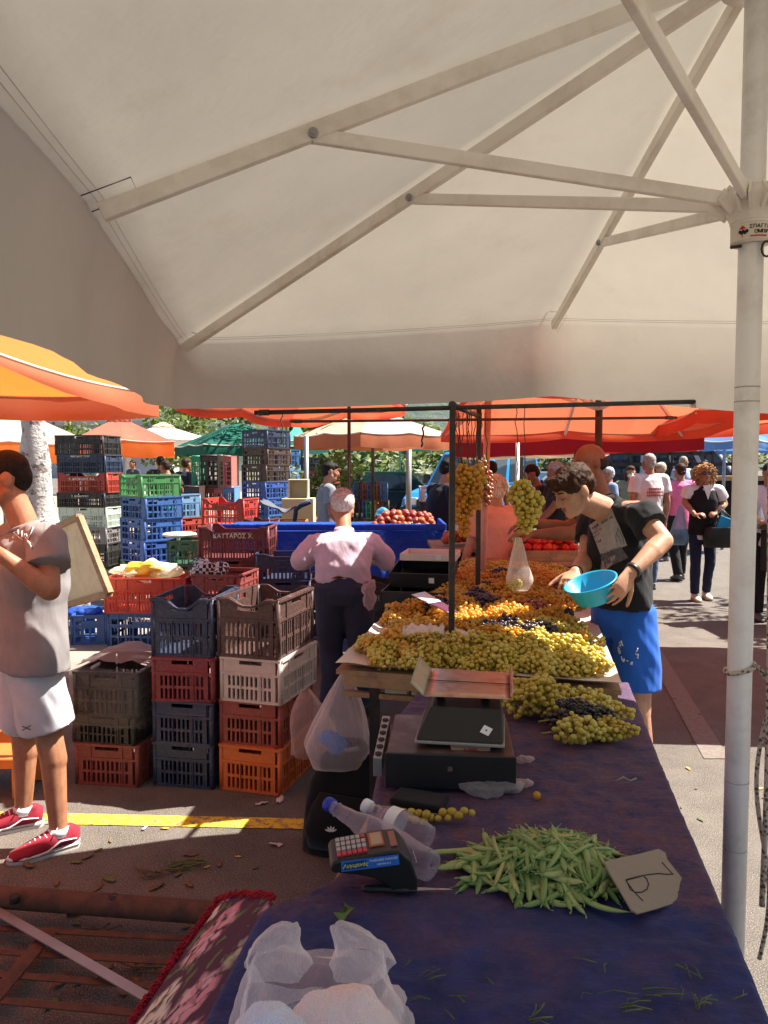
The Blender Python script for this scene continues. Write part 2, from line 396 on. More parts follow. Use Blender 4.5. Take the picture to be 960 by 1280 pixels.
def hall():
    a = at(60, 553, 120); c = at(198, 553, 120); w_ = c.x-a.x
    r = root('warehouse', ((a.x+c.x)/2, 120, 0), 'long low pale grey warehouse below the wooded hillside', 'building')
    top = at(100, 532, 120).z
    b = MB(); b.box(((a.x+c.x)/2, 126, top/2), (w_, 12, top)); b.build('wall', pm('grey_cladding', (.42, .45, .5), .7, .1, .5), r)
    b = MB(); b.box(((a.x+c.x)/2, 126, top+.35), (w_+1, 13, .7)); b.build('roof', pm('roof_sheet', (.5, .5, .5), .6, .1, .5), r)
    wm = MB()
    for k in range(9):
        wm = MB(); wm.box((a.x+1.2+k*w_/9, 119.95, top*.55), (1.3, .06, 1.2)); wm.build('window', M['glass'], r)
hall()
def lamp_post(u, Y, top_v, wpx, label):
    x = at(u, 585, Y).x; h = at(u, top_v, Y).z
    r = root('lamp_post', (x, Y, 0), label, 'lamp post', 'lamp posts behind the market')
    b = MB(); rr = wpx*Y/960/2; b.tube([(x, Y, 0), (x, Y, h)], [rr*1.2, rr*.9], 10); b.build('pole', M['steel'], r)
    b = MB(); b.tube([(x, Y, h), (x+.5, Y, h+.25), (x+1.3, Y, h+.3)], rr*.5, 8); b.build('bracket', M['steel'], r)
    b = MB(); b.box((x+1.6, Y, h+.28), (.7, .22, .12)); b.build('lantern', M['steel'], r, .02)
lamp_post(160, 42, 380, 7, 'stout pale lamp post rising above the terracotta parasol')
lamp_post(91, 60, 400, 2.5, 'thin pole beside the whitewashed tree trunk, before the hillside')
lamp_post(198, 60, 400, 2.5, 'thin pole where the hillside meets the dense green tree')
# ================================================================ umbrellas
def canopy_geo(apex, tips, drop, sag=.02, n=8, wave=0.0, seed=0, roll=0.0):
    """eight (or four) panels from the apex to the rim tips, and the valance below the rim"""
    can = MB(); can.smooth = True; val = MB(); val.smooth = True; k = len(tips)
    fl = []
    for i in range(k):
        o = ((tips[i]+tips[(i+1) % k])/2-apex); e = tips[(i+1) % k]-tips[i]; o.z = e.z = 0; e.normalize(); o = o-e*o.dot(e); fl.append(o.normalized())
    oc = [(fl[i-1]+fl[i])/max(.7, (fl[i-1]+fl[i]).length)*1.25 if fl[i-1].dot(fl[i]) < .8 else (fl[i-1]+fl[i]).normalized() for i in range(k)]
    for i in range(k):
        a, b = tips[i], tips[(i+1) % k]; g = []
        for s in range(n+1):
            t = s/n; row = []
            for q in range(n+1):
                u = q/n; rim = a.lerp(b, u); p = apex.lerp(rim, t)
                z = -sag*4*u*(1-u)*t*(.4+.6*t)+noise.noise(V((p.x*1.6, p.y*1.6, seed)))*.012*t
                row.append(p+V((0, 0, z)))
            g.append(row)
        can.sheet(g)
        vg = []; out = ((a+b)/2-apex); out.z = 0; out.normalize()
        for s in range(9):
            t = (s/8)**1.5; row = []
            for q in range(n+1):
                p = g[n][q]; out = oc[i].lerp(oc[(i+1) % k], q/n); d = drop[i]+(drop[(i+1) % k]-drop[i])*q/n if isinstance(drop, (list, tuple)) else drop
                wv = wave*math.sin((q/n+i)*math.pi*4)*t + noise.noise(V((p.x*3+seed, p.y*3, 2)))*.035*t
                row.append(p+V((0, 0, -d*t))+out*(roll*(1-(1-min(1, t*1.6))**2)+(wv+.012*math.sin(t*2.5))*min(1, 4*q/n*(1-q/n)*1.3)))
            vg.append(row)
        (can if roll else val).sheet(vg)
    return can, val
def umbrella(label, pole_xy, apex_z, corners, drop, mc, mv, mpole=None, pole_r=.025, ribs=True, vent=None, group='market parasols', z0=0.0, mids=None, wave=.02, seed=1, sag=.03):
    r = root('parasol', (pole_xy[0], pole_xy[1], z0), label, 'parasol', group)
    apex = V((pole_xy[0], pole_xy[1], apex_z)); cs = [V(c) for c in corners]; tips = []
    for i, c in enumerate(cs):
        tips.append(c); m = (c+cs[(i+1) % len(cs)])/2
        tips.append(m+V((0, 0, .02)))
    can, val = canopy_geo(apex, tips, drop, sag, 8, wave, seed)
    can.build('canopy', mc, r, fix=False); val.build('valance', mv, r, fix=False)
    b = MB(); b.tube([(pole_xy[0], pole_xy[1], z0), (pole_xy[0], pole_xy[1], apex_z+.05)], pole_r, 12); b.build('pole', mpole or M['steel'], r)
    if ribs or vent or drop > .05 if not isinstance(drop, list) else True:
        tr = MB(); nn = len(tips)
        for i in range(nn): tr.tube([tips[i].lerp(tips[(i+1) % nn], j/8)+V((0, 0, .004-sag*4*(j/8)*(1-j/8))) for j in range(9)], .006 if ribs else .012, 5, cap=False)
        tr.build('piping', M['white'], r)
    if ribs:
        for t in tips:
            d = V((0, 0, -.03)); rb = MB(); rb.bar(apex+d*1.5, t+d, .022, .03); o = rb.build('rib', M['whitemetal'], r)
            q = apex.lerp(t, .5)+d; st = MB(); st.bar(V((pole_xy[0], pole_xy[1], apex_z-.72)), q, .018, .022); st.build('strut', M['whitemetal'], o)
    if vent:
        vt = [apex.lerp(t, .22)+V((0, 0, .07)) for t in tips]
        vc, vv = canopy_geo(apex+V((0, 0, .1)), vt, .10, .02, 6, .05, seed+3); vc.v += []
        n0 = len(vc.v); vc.add(vv.v, vv.f, True); vc.build('vent_cap', vent, r, fix=False)
    return r
def square(cx, cy_, half, z, yaw):
    a = rad(yaw); rx = V((math.cos(a), math.sin(a), 0))*half; f = V((-math.sin(a), math.cos(a), 0))*half; c = V((cx, cy_, z))
    return [c-rx-f, c+rx-f, c+rx+f, c-rx+f]
def far_umbrella(label, u, Y, half_px, v_eave, v_apex, v_val, mc, mv, yaw=20, vent=None, ribs=False, mp=None, z0=0.14, pr=.03):
    x = at(u, 585, Y).x; half = half_px*Y/960/ (abs(math.cos(rad(yaw)))+abs(math.sin(rad(yaw)))); ez = at(u, v_eave, Y).z; az = at(u, v_apex, Y).z
    return umbrella(label, (x, Y), az, square(x, Y, half, ez, yaw), max(.1, ez-at(u, v_val, Y).z), mc, mv, mp, pr, ribs, vent, z0=z0, seed=R.random()*50)
# ---- the big cream parasol overhead
def big_parasol():
    P = at(931, 600, 1.9); px, py = P.x, P.y
    r = root('parasol', (px, py, 0), 'large cream market parasol overhead on the scuffed white pole', 'parasol', None)
    A = at(108, 250, 1.67); B = at(225, 428, 3.15); C = at(690, 402, 3.6)
    D = at(1755, 406, 1.75); apex = V((px, py, at(937, -66, 1.9).z))
    E = A+(A-B)*1.0; E.z = 2.12; Kk = V((2*px-A.x, 2*py-A.y, A.z)); G = V((2*px-C.x, 2*py-C.y, C.z)); H = V((2*px-B.x, 2*py-B.y, 2.15))
    tips = [A, B, C, D, Kk, H, G, E]
    can, val = canopy_geo(apex, tips, [.34, .265, .34, .28, .34, .28, .34, .3], .012, 16, .010, 4, .035)
    bmw = bmesh.new(); mw = can.mesh('w', M['cream']); bmw.from_mesh(mw); bmesh.ops.remove_doubles(bmw, verts=bmw.verts, dist=.002); can = MB(); can.smooth = True; can.add([v.co.copy() for v in bmw.verts], [tuple(x.index for x in f.verts) for f in bmw.faces], True); bmw.free()
    can.build('canopy', M['cream'], r, fix=False)
    # stitched seam and piping along the rim
    sm = MB()
    for i in range(8):
        a, b_ = tips[i], tips[(i+1) % 8]
        for off in (0, .013):
            sm.tube([apex.lerp(a.lerp(b_, t/8), 1-off/1.5-.012)+V((0, 0, -.012*4*(t/8)*(1-t/8)-.004)) for t in range(9)], .0006, 4)
    sm.build('stitching', flat('grey_thread', (.34, .31, .27), .9), r)
    b = MB(); b.tube([(px, py, 0), (px, py, apex.z-.03)], .029, 28); pole = b.build('pole', M['polemetal'], r)
    b = MB()
    for v in (485, 503, 976, 1060):
        z = at(931, v, 1.9).z; b.tube([(px, py, z), (px, py, z+.003)], .0293, 28)
    b.build('ring_mark', flat('scratched_grey', (.45, .43, .42), .6), pole)
    # collar, top hub
    hz = at(930, 285, 1.9).z
    b = MB(); b.lathe([(.030, hz-.04), (.044, hz-.04), (.046, hz+.006), (.05, hz+.01)], (px, py, 0), n=32, close=False)
    for k in range(16):
        a0 = 2*math.pi*k/16
        if k % 2: continue
    b.lathe([(.047, hz+.004), (.05, hz+.015), (.072, hz+.06), (.074, hz+.085), (.066, hz+.085), (.03, hz+.05)], (px, py, 0), n=16)
    hub = b.build('collar', M['whitemetal'], r)
    b = MB()
    for k in range(8):
        t = tips[k]; a = math.atan2(t.y-py, t.x-px)
        for s in (-1, 1):
            aa = a+s*.17; b.bar((px+.05*math.cos(aa), py+.05*math.sin(aa), hz+.045), (px+.085*math.cos(a+s*.16), py+.085*math.sin(a+s*.16), hz+.075), .006, .05)
    b.build('lug', M['whitemetal'], hub)
    lb = MB(); lb.lathe([(.0468, hz-.037), (.0474, hz+.002)], (px, py, 0), n=40); lab = lb.build('label_band', flat('label_cream', (.72, .66, .55), .5), hub)
    tm = MB()
    def on_band(mb, s, ang, z, size):
        cur = ang
        for ch in s:
            c_, s_ = math.cos(cur), math.sin(cur)
            textmesh(mb, ch, basis((px+.0478*c_, py+.0478*s_, z), (-s_, c_, 0), (0, 0, 1)), size); cur += size*.72/.0478
    va = math.atan2(-py, -px)
    on_band(tm, 'ΣΠΑΓΓΕΛ', va-.02, hz-.009, .0118); on_band(tm, 'ΟΜΠΡ', va+.22, hz-.0215, .0118); tm.build('lettering', M['ink'], lab)
    tm = MB()
    for k in range(8):
        a0 = va-.0+k*.1; c_, s_ = math.cos(a0), math.sin(a0); tm.box((px+.0478*c_, py+.0478*s_, hz-.031), (.004, .004, .0022))
    cc = va-.42
    tm.prism([(-.008, 0), (.008, 0), (.001, .008), (-.001, .008)], .0008, basis((px+.0476*math.cos(cc), py+.0476*math.sin(cc), hz-.012), (-math.sin(cc), math.cos(cc), 0), (0, 0, 1)))
    tm.prism([(-.0008, -.02), (.0008, -.02), (.0008, 0), (-.0008, 0)], .0008, basis((px+.0476*math.cos(cc), py+.0476*math.sin(cc), hz-.012), (-math.sin(cc), math.cos(cc), 0), (0, 0, 1)))
    tm.build('red_emblem', M['redink'], lab)
    tm = MB()
    for k in range(5):
        a0 = va-.55+k*.085; tm.ball((px+.0474*math.cos(a0), py+.0474*math.sin(a0), hz-.018-.003*(k % 2)), (.004, .004, .004), nu=8, nv=5)
    tm.build('dark_emblem', M['ink'], lab)
    b = MB(); b.tube([(px-.115*.5, py-.02, hz-.052), (px-.03, py-.01, hz-.046)], .004, 8); b.build('pin', M['dark'], hub)
    b = MB(); c0 = V((px+.02, py-.033, hz-.06))
    b.tube([c0+V((.012*math.cos(q*.524), -.004, .018*math.sin(q*.524))) for q in range(13)], .0028, 6); b.build('ring', M['dark'], hub)
    b = MB(); b.lathe([(.03, apex.z-.02), (.08, apex.z-.04), (.085, apex.z-.09), (.03, apex.z-.1)], (px, py, 0), n=20); b.build('top_hub', M['whitemetal'], r)
    for k, t in enumerate(tips):
        o = (t-apex); d = V((0, 0, -.028)); flat_ = o.copy(); flat_.z = 0; flat_.normalize()
        rb = MB(); rb.bar(apex+d*2.0+flat_*.05, t+d*.9-flat_*.03, .024, .038); rib = rb.build('rib', M['whitemetal'], r, .003)
        f = {0: .688, 1: .468, 2: .615}.get(k, .56); q = apex.lerp(t, f)+d*1.6
        st = MB(); st.bar(V((px, py, hz+.065))+flat_*.07, q, .018, .032); st.build('strut', M['whitemetal'], rib, .003)
        side = flat_.cross(V((0, 0, 1)))
        bo = MB(); bo.tube([q-side*.02, q+side*.02], .011, 12); bo.tube([q-side*.023, q+side*.023], .006, 8); bo.build('bolt', M['steel'], rib)
        pk = MB()
        e = t-flat_*.10; e2 = t+flat_*.0
        cr = V((-flat_.y, flat_.x, 0))
        if k in (0, 1, 2, 3):
            zz = lambda p: V((p.x, p.y, apex.z+(t.z-apex.z)*(V((p.x-px, p.y-py, 0)).length/V((t.x-px, t.y-py, 0)).length)-.008))
            pk.tube([zz(e2-cr*.05), zz(e-cr*.05), zz(e+cr*.05), zz(e2+cr*.05)], .0013, 4); pk.build('pocket_seam', M['ink'], rib)
    # rope hanging down beside the pole
    rp = root('rope', (px+.06, py-.02, 0), 'speckled rope hanging beside the white parasol pole and tied round it', 'rope')
    b = MB(); pts = []
    for i in range(60):
        z = .5+i*.045; pts.append((px+.052+.008*math.sin(z*2.1)+(.006 if z > 2.1 else 0), py-.03+.004*math.sin(z*5), z))
    b.tube(pts, .0075, 8); 
    pts = [(px+.065+.02*math.sin(i*.2), py-.01, .35+i*.02) for i in range(40)]; b.tube(pts, .006, 6)
    z = at(931, 835, 1.9).z
    b.tube([(px+.034*math.cos(q*.45), py+.034*math.sin(q*.45), z+.012*math.cos(q*.45)) for q in range(15)], .006, 6)
    b.tube([(px+.034, py-.02, z+.01), (px+.07, py-.03, z-.04), (px+.1, py-.02, z-.06)], .006, 6)
    m, N, L, p = nodes('speckled_rope'); t = tex(N, L, 'v', 90); L.new(ramp(N, L, t.outputs['Distance'], [(.3, (.07, .055, .045)), (.5, (.5, .42, .34))]), p.inputs['Base Color'])
    wv = tex(N, L, 'n', 120); bump(N, L, p, wv.outputs[0], .8, .004)
    b.build('strand', m, rp)
big_parasol()
# ---- parasols beyond (near ones first)
UM = 'market parasols'
umbrella('orange parasol glowing with sunlight beside the cream parasol', (-2.65, 2.55), 2.72, [V((-4.0, 1.0, 1.98)), V((-1.55, 1.2, 1.98)), V((-1.15, 3.95, 1.98)), V((-3.9, 3.9, 1.98))], [.03, .03, .03, .03, .12, .12, .12, .03], M['orange'], M['terraval'], M['steel'], .025, True, seed=3)
umbrella('striped red parasol shading the grape table', (1.6, 5.75), 2.75, [V((.42, 3.68, 2.03)), V((2.55, 4.2, 2.05)), V((2.75, 7.1, 1.93)), V((.50, 6.75, 1.90))], .07, M['red'], M['redplain'], M['dark'], .028, True, seed=5)
umbrella('orange-red parasol overlapping the striped one above the walkway', (3.5, 5.9), 2.7, [V((2.35, 4.75, 2.06)), V((4.6, 4.6, 2.1)), V((4.9, 7.0, 2.05)), V((2.5, 7.25, 1.99))], .1, M['redorange'], M['redplain'], M['dark'], .028, True, seed=15)
umbrella('red parasol of which one low corner shows between the cream parasol and the trees', (-.24, 5.3), 2.5, [V((-.3, 3.9, 2.25)), V((.15, 5.3, 2.03)), V((-.77, 6.4, 2.0)), V((-1.35, 5.0, 2.03))], .06, M['redplain'], M['redplain'], M['dark'], .012, False, seed=6)
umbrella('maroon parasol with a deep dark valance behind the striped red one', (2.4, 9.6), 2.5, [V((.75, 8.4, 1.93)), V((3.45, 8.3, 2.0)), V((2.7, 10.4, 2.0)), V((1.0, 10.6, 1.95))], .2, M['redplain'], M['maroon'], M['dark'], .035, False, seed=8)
umbrella('beige parasol showing only its rim beneath the maroon valance', (2.4, 13.4), 2.3, [V((1.3, 12.3, 1.9)), V((3.6, 12.3, 1.95)), V((3.7, 14.6, 1.95)), V((1.5, 14.6, 1.9))], .14, M['offwhite'], M['offwhite'], M['dark'], .03, False, seed=9)
far_umbrella('cream parasol with orange valance behind the whitewashed trunk', 5, 12.5, 130, 556, 505, 578, M['offwhite'], M['orange'], 30, vent=None)
far_umbrella('terracotta parasol with ruffled vent, mottled by tree shade', 150, 18, 76, 553, 521, 571, M['terracotta'], M['orange'], 24, vent=M['terracotta'])
far_umbrella('bright white parasol behind the terracotta one', 205, 25, 70, 551, 531, 556, M['white'], M['white'], 15, vent=M['offwhite'])
far_umbrella('dark green parasol above the upright crates', 297, 17, 84, 558, 527, 569, M['green'], M['green'], 30)
far_umbrella('pale teal parasol behind the slim tree trunk', 372, 22, 40, 552, 532, 566, M['teal'], M['teal'], 10)
far_umbrella('cream parasol with drooping terracotta valance before the blue van', 466, 13.5, 100, 545, 511, 561, M['offwhite'], M['terraval'], 38, mp=M['dark'], z0=0)
far_umbrella('pale green parasol low behind the cream one with terracotta valance', 500, 24, 70, 557, 545, 562, M['teal'], M['teal'], 5, z0=0)
far_umbrella('sky blue parasol with a peaked top behind the white pole', 905, 15, 62, 553, 531, 562, M['skyblue'], M['skyblue'], 30, z0=0)
far_umbrella('deeper blue parasol at the far edge of the square', 985, 18, 70, 556, 533, 566, M['skyblue'], M['skyblue'], 10, z0=0)
b = MB(); q = at(383, 600, 11); r = root('metal_post', (q.x, q.y, .14), 'grey steel post beside the cream box and slim tree', 'post'); b.tube([(q.x, q.y, .14), (q.x, q.y, at(383, 545, 11).z)], .035, 12); b.build('tube', M['steel'], r)
q = at(511, 600, 15); r = root('metal_post', (q.x, q.y, 0), 'grey steel post beside the blue van windscreen', 'post'); b = MB(); b.tube([(q.x, q.y, 0), (q.x, q.y, at(383, 545, 15).z)], .055, 12); b.build('tube', M['steel'], r)
# ================================================================ trees
def leafmat(name, c1, c2):
    m, N, L, p = nodes(name); out = N['Material Output']; ge = N.new('ShaderNodeNewGeometry')
    col = ramp(N, L, ge.outputs['Random Per Island'], [(.0, c1), (1, c2)]); L.new(col, p.inputs['Base Color']); p.inputs['Roughness'].default_value = .55
    tr = N.new('ShaderNodeBsdfTranslucent'); L.new(mixc(N, L, 1, col, (1, 1, .5), 'MULTIPLY'), tr.inputs[0]); ms = N.new('ShaderNodeMixShader'); ms.inputs[0].default_value = .4
    L.new(p.outputs[0], ms.inputs[1]); L.new(tr.outputs[0], ms.inputs[2]); L.new(ms.outputs[0], out.inputs[0]); return m
M['leaf'] = leafmat('tree_leaves', (.045, .085, .018), (.2, .26, .05))
M['leafd'] = leafmat('dark_tree_leaves', (.025, .05, .015), (.08, .12, .03))
def bark(name, c, d):
    m, N, L, p = nodes(name); t = tex(N, L, 'n', 9, 5, .7); v_ = tex(N, L, 'n', 26, 4, .6)
    col = ramp(N, L, t.outputs[0], [(.40, d), (.47, c), (.8, dark(c, 1.1))]); L.new(col, p.inputs['Base Color']); p.inputs['Roughness'].default_value = .85
    bump(N, L, p, v_.outputs[0], .9, .03); return m
M['whitebark'] = bark('whitewashed_bark', (.50, .48, .46), (.17, .14, .12)); M['bark'] = bark('grey_bark', (.34, .31, .27), (.15, .12, .1))
def tree(label, x, y, h, r0, clumps, leaf, ms, mb_, per=700, lumps=.0, z0=.14, limbs=5):
    r = root('tree', (x, y, z0), label, 'tree', None); rr = random.Random(hash(label) % 999 if False else len(label)*7+int(abs(x)*10))
    t = MB(); pts = []; rd = []
    for i in range(15):
        f = i/14; pts.append(V((x+.12*h*.2*math.sin(f*3+x), y+.05*math.sin(f*5), z0+h*f))); rd.append(r0*(1.15-.5*f)*(1+lumps*noise.noise(V((f*9, x, 0)))))
    t.tube(pts, rd, 16)
    for v_ in t.v: v_ += V((noise.noise(v_*7), noise.noise(v_*7+V((9, 0, 0))), 0))*lumps*.12
    for k in range(limbs):
        c, cr = clumps[k % len(clumps)]; p0 = pts[10+k % 5]; c = V(c)
        t.tube([p0, p0.lerp(c, .5)+V((0, 0, .15)), c], [r0*.45, r0*.25, r0*.08], 7)
    t.build('trunk', mb_, r)
    cr_ = MB()
    for c, rad_ in clumps:
        c = V(c)
        for _ in range(per):
            d = V((rr.gauss(0, 1), rr.gauss(0, 1), rr.gauss(0, 1))); d.normalize(); q = c+V((d.x*rad_[0], d.y*rad_[1], d.z*rad_[2]))*(rr.random()**.45)
            if noise.noise(q*2.2/max(.5, rad_[0])) < -.12: continue
            a = V((rr.gauss(0, 1), rr.gauss(0, 1), rr.gauss(0, 1)*.6)).normalized(); bb = a.orthogonal().normalized()*leaf*.5; a = a*leaf
            cr_.add([q-a, q+bb-a*.1, q+a, q-bb-a*.1], [(0, 1, 2, 3)])
    cr_.build('crown', ms, r, fix=False); return r
q = at(54, 585, 7.0)
tree('tree with a knobbly whitewashed trunk beside the black crates', q.x, q.y, 4.2, .135, [((q.x-1.5, q.y+.6, 5.2), (1.6, 1.6, .9)), ((q.x+.2, q.y+1.5, 5.6), (1.5, 1.5, .9)), ((q.x-1, q.y-.6, 5.9), (1.5, 1.4, .8))], .11, M['leaf'], M['whitebark'], 450, .5)
q = at(344, 585, 14)
cl = [(at(u, v, 14+d), (a, 1.0, b_)) for u, v, d, a, b_ in ((250, 500, .5, 1.0, .42), (330, 495, 1.2, 1.1, .6), (300, 515, 2.5, .9, .3), (395, 515, .2, .85, .38), (440, 505, .8, .8, .42), (405, 540, 1.0, .4, .25), (350, 450, 0, 1.5, .8))]
tree('slim pale tree whose low branches hang over the green parasol', q.x, q.y, 3.6, .12, cl, .10, M['leaf'], M['bark'], 520, .1)
for lab, u, Y, h, sp in (('broad green tree behind the white parasol', 235, 34, 3.4, 1.6), ('dense green tree below the hillside pole', 118, 46, 3.6, 2.4), ('rounded green tree behind the slatted pickup', 825, 30, 2.9, 1.6), ('light green tree between the parked vans', 688, 34, 2.0, 1.5), ('wide green tree behind the stacked colourful crates', 425, 26, 2.4, 1.9), ('dark green tree behind the parked cars', 520, 30, 2.6, 2.0), ('green bushy tree behind the white van cab', 900, 32, 2.8, 2.0)):
    q = at(u, 585, Y)
    tree(lab, q.x, q.y, h, .16, [((q.x+R.uniform(-1, 1)*sp, q.y+R.uniform(-1, 1), h*.62+R.random()*h*.4), (sp*.8, sp*.8, sp*.55)) for _ in range(5)], .16, M['leaf'] if R.random() < .6 else M['leafd'], M['bark'], 420, 0, 0)
tree('street tree beyond the frame edge that dapples the square', 7.6, 8.6, 4.2, .12, [((7.4+.9*math.cos(i*1.3), 8.4+1.3*math.sin(i*1.3), 4.4+.3*(i % 3)), (.8, .7, .3)) for i in range(5)], .14, M['leaf'], M['bark'], 170, .1, 0)
q = at(400, 600, 13); tree('low leafy shrub beside the grey post', q.x, q.y, .9, .03, [((q.x, q.y, 1.2), (.5, .4, .5)), ((q.x+.3, q.y, 1.55), (.4, .4, .35))], .07, M['leaf'], M['bark'], 400, 0)
q = at(118, 612, 13); tree('small potted-size green bush by the slim trunk', at(372, 600, 12).x, 12, .6, .02, [((at(363, 600, 12).x, 12, 1.25), (.25, .25, .45))], .06, M['leaf'], M['bark'], 350, 0)
# ================================================================ vehicles
def vehicle(name, label, cat, pos, heading, paint, Ln=4.9, W=1.9, H=2.0, hood=.9, kind='van', group=None, belt=1.1):
    """local frame: +x is the nose"""
    r = root(name, (0, 0, 0), label, cat, group); h = Ln/2
    pm_ = pm(name+'_paint', paint, .28, .1, 2, spec=.6, coat=.5, dirt=dark(paint, .7), dsc=3)
    lo = MB(); prof = [(-h, .38), (-h-.03, .8), (-h+.04, belt), (h-hood-.25, belt+.02), (h-.28, belt-.16), (h-.04, belt-.32), (h+.02, .62), (h-.03, .34)]
    lo.prism(prof, W, Matrix(((1, 0, 0, 0), (0, 0, -1, W/2), (0, 1, 0, 0), (0, 0, 0, 1)))); lo.build('body', pm_, r, .05)
    x0, x1 = -h+.05, h-hood-.3; t0, t1 = (-h+.12, h-hood-1.05) if kind == 'van' else (-h+.75, h-hood-1.15); w0, w1 = W/2-.02, W/2-.17
    P = [V(p) for p in ((x0, -w0, belt), (x1, -w0, belt), (x1, w0, belt), (x0, w0, belt), (t0, -w1, H), (t1, -w1, H), (t1, w1, H), (t0, w1, H))]
    up = MB(); up.hexa(P); up.build('cab' if kind != 'van' else 'roof', pm_, r, .07)
    def pane(nm, a, b_, c, d, u0, u1, v0, v1, mat=None):
        f = lambda u, v: a.lerp(b_, u).lerp(d.lerp(c, u), v); n_ = (b_-a).cross(d-a).normalized()*.012
        mb = MB(); q = [f(u0, v0), f(u1, v0), f(u1, v1), f(u0, v1)]; mb.hexa([p-n_ for p in q]+[p+n_ for p in q]); return mb.build(nm, mat or M['glass'], r)
    pane('windscreen', P[2], P[1], P[5], P[6], .06, .94, .1, .92)
    for s, a, b_, c, d in ((1, P[1], P[0], P[4], P[5]), (-1, P[3], P[2], P[6], P[7])):
        rng = ((.06, .3), (.36, .62), (.67, .94)) if s == 1 else ((.7, .94), (.38, .64), (.06, .33))
        for u0, u1 in rng: pane('window', a, b_, c, d, u0, u1, .12, .86)
    pane('rear_window', P[0], P[3], P[7], P[4], .1, .9, .15, .85)
    for sy in (-1, 1):
        for wx in (h-.85, -h+.95):
            wb = MB(); wb.tube([(wx, sy*(W/2-.2), .33), (wx, sy*(W/2+.01), .33)], .33, 24); tyre = wb.build('wheel', M['rubber'], r, .03)
            rb = MB(); rb.tube([(wx, sy*(W/2-.05), .33), (wx, sy*(W/2+.02), .33)], .2, 16); rb.build('rim', M['chrome'], tyre)
        hb = MB(); hb.box((h-.03, sy*(W/2-.3), belt-.38), (.1, .36, .2)); hb.build('headlight', flat('lamp_lens', (.7, .72, .74), .1, 0, .8), r, .02)
        mr = MB(); mr.box((x1-.35, sy*(W/2+.12), belt+.2), (.1, .2, .26)); mr.build('mirror', M['black'], r, .02)
    gb = MB(); gb.box((h+.0, 0, belt-.42), (.08, W-1.0, .2)); gb.build('grille', M['black'], r)
    bb = MB(); bb.box((h+.04, 0, .46), (.16, W-.04, .22)); bb.build('bumper', M['black'], r, .04)
    r.location = V(pos); r.rotation_euler = (0, 0, heading); return r
q = at(596, 640, 22); vehicle('van', 'bright blue delivery van parked behind the cream parasol', 'van', (q.x, q.y, 0), rad(236), (.02, .24, .68), 5.0, 1.95, 2.05)
q = at(752, 600, 24); vehicle('van', 'dark navy van parked beyond the shoppers', 'van', (q.x, q.y, 0), rad(180), (.012, .02, .07), 4.9, 1.9, 2.15)
q = at(905, 600, 23); vehicle('van', 'white van cab with sloping windscreen behind the market crowd', 'van', (q.x-.6, q.y, 0), rad(-6), (.7, .7, .7), 4.2, 1.85, 2.15)
q = at(452, 600, 24); vehicle('car', 'dark grey car parked in the shade behind the boxes', 'car', (q.x, q.y, 0), rad(200), (.03, .032, .036), 4.2, 1.75, 1.5, 1.1, 'car', belt=.9)
q = at(492, 600, 28); vehicle('car', 'grey car half hidden by the blue van nose', 'car', (q.x-.4, q.y+1, 0), rad(200), (.12, .13, .14), 4.2, 1.75, 1.48, 1.1, 'car', belt=.9)
q = at(652, 605, 26); vehicle('car', 'silver blue car beyond the blue van tail', 'car', (q.x+.6, q.y, 0), rad(190), (.25, .3, .38), 4.2, 1.75, 1.48, 1.1, 'car', belt=.9)
q = at(920, 600, 20); vehicle('car', 'small red car beside the white van', 'car', (q.x+1.2, q.y, 0), rad(200), (.5, .02, .03), 3.9, 1.7, 1.5, 1.0, 'car', belt=.9)
def pickup_rails():
    r = root('pickup_truck', (0, 0, 0), 'pickup truck bed with tall dark slatted rails behind the shoppers', 'truck')
    c = MB(); c.box((0, 0, .75), (3.4, 1.8, .35)); c.build('bed', pm('bed_paint', (.2, .19, .18), .5), r, .02)
    for x in [-1.6+.53*i for i in range(7)]:
        for sy in (-1, 1):
            m = MB(); m.box((x, sy*.86, 1.55), (.05, .04, 1.3)); m.build('stake', M['dark'], r)
    for z in (1.1, 1.4, 1.7, 2.0, 2.2):
        for sy in (-1, 1):
            m = MB(); m.box((0, sy*.82, z), (3.3, .03, .09)); m.build('rail', M['dark'], r)
    for wx in (-1.1, 1.1):
        for sy in (-1, 1):
            m = MB(); m.tube([(wx, sy*.6, .33), (wx, sy*.85, .33)], .33, 20); m.build('wheel', M['rubber'], r)
    q = at(825, 600, 21); r.location = (q.x, q.y, 0)
pickup_rails()
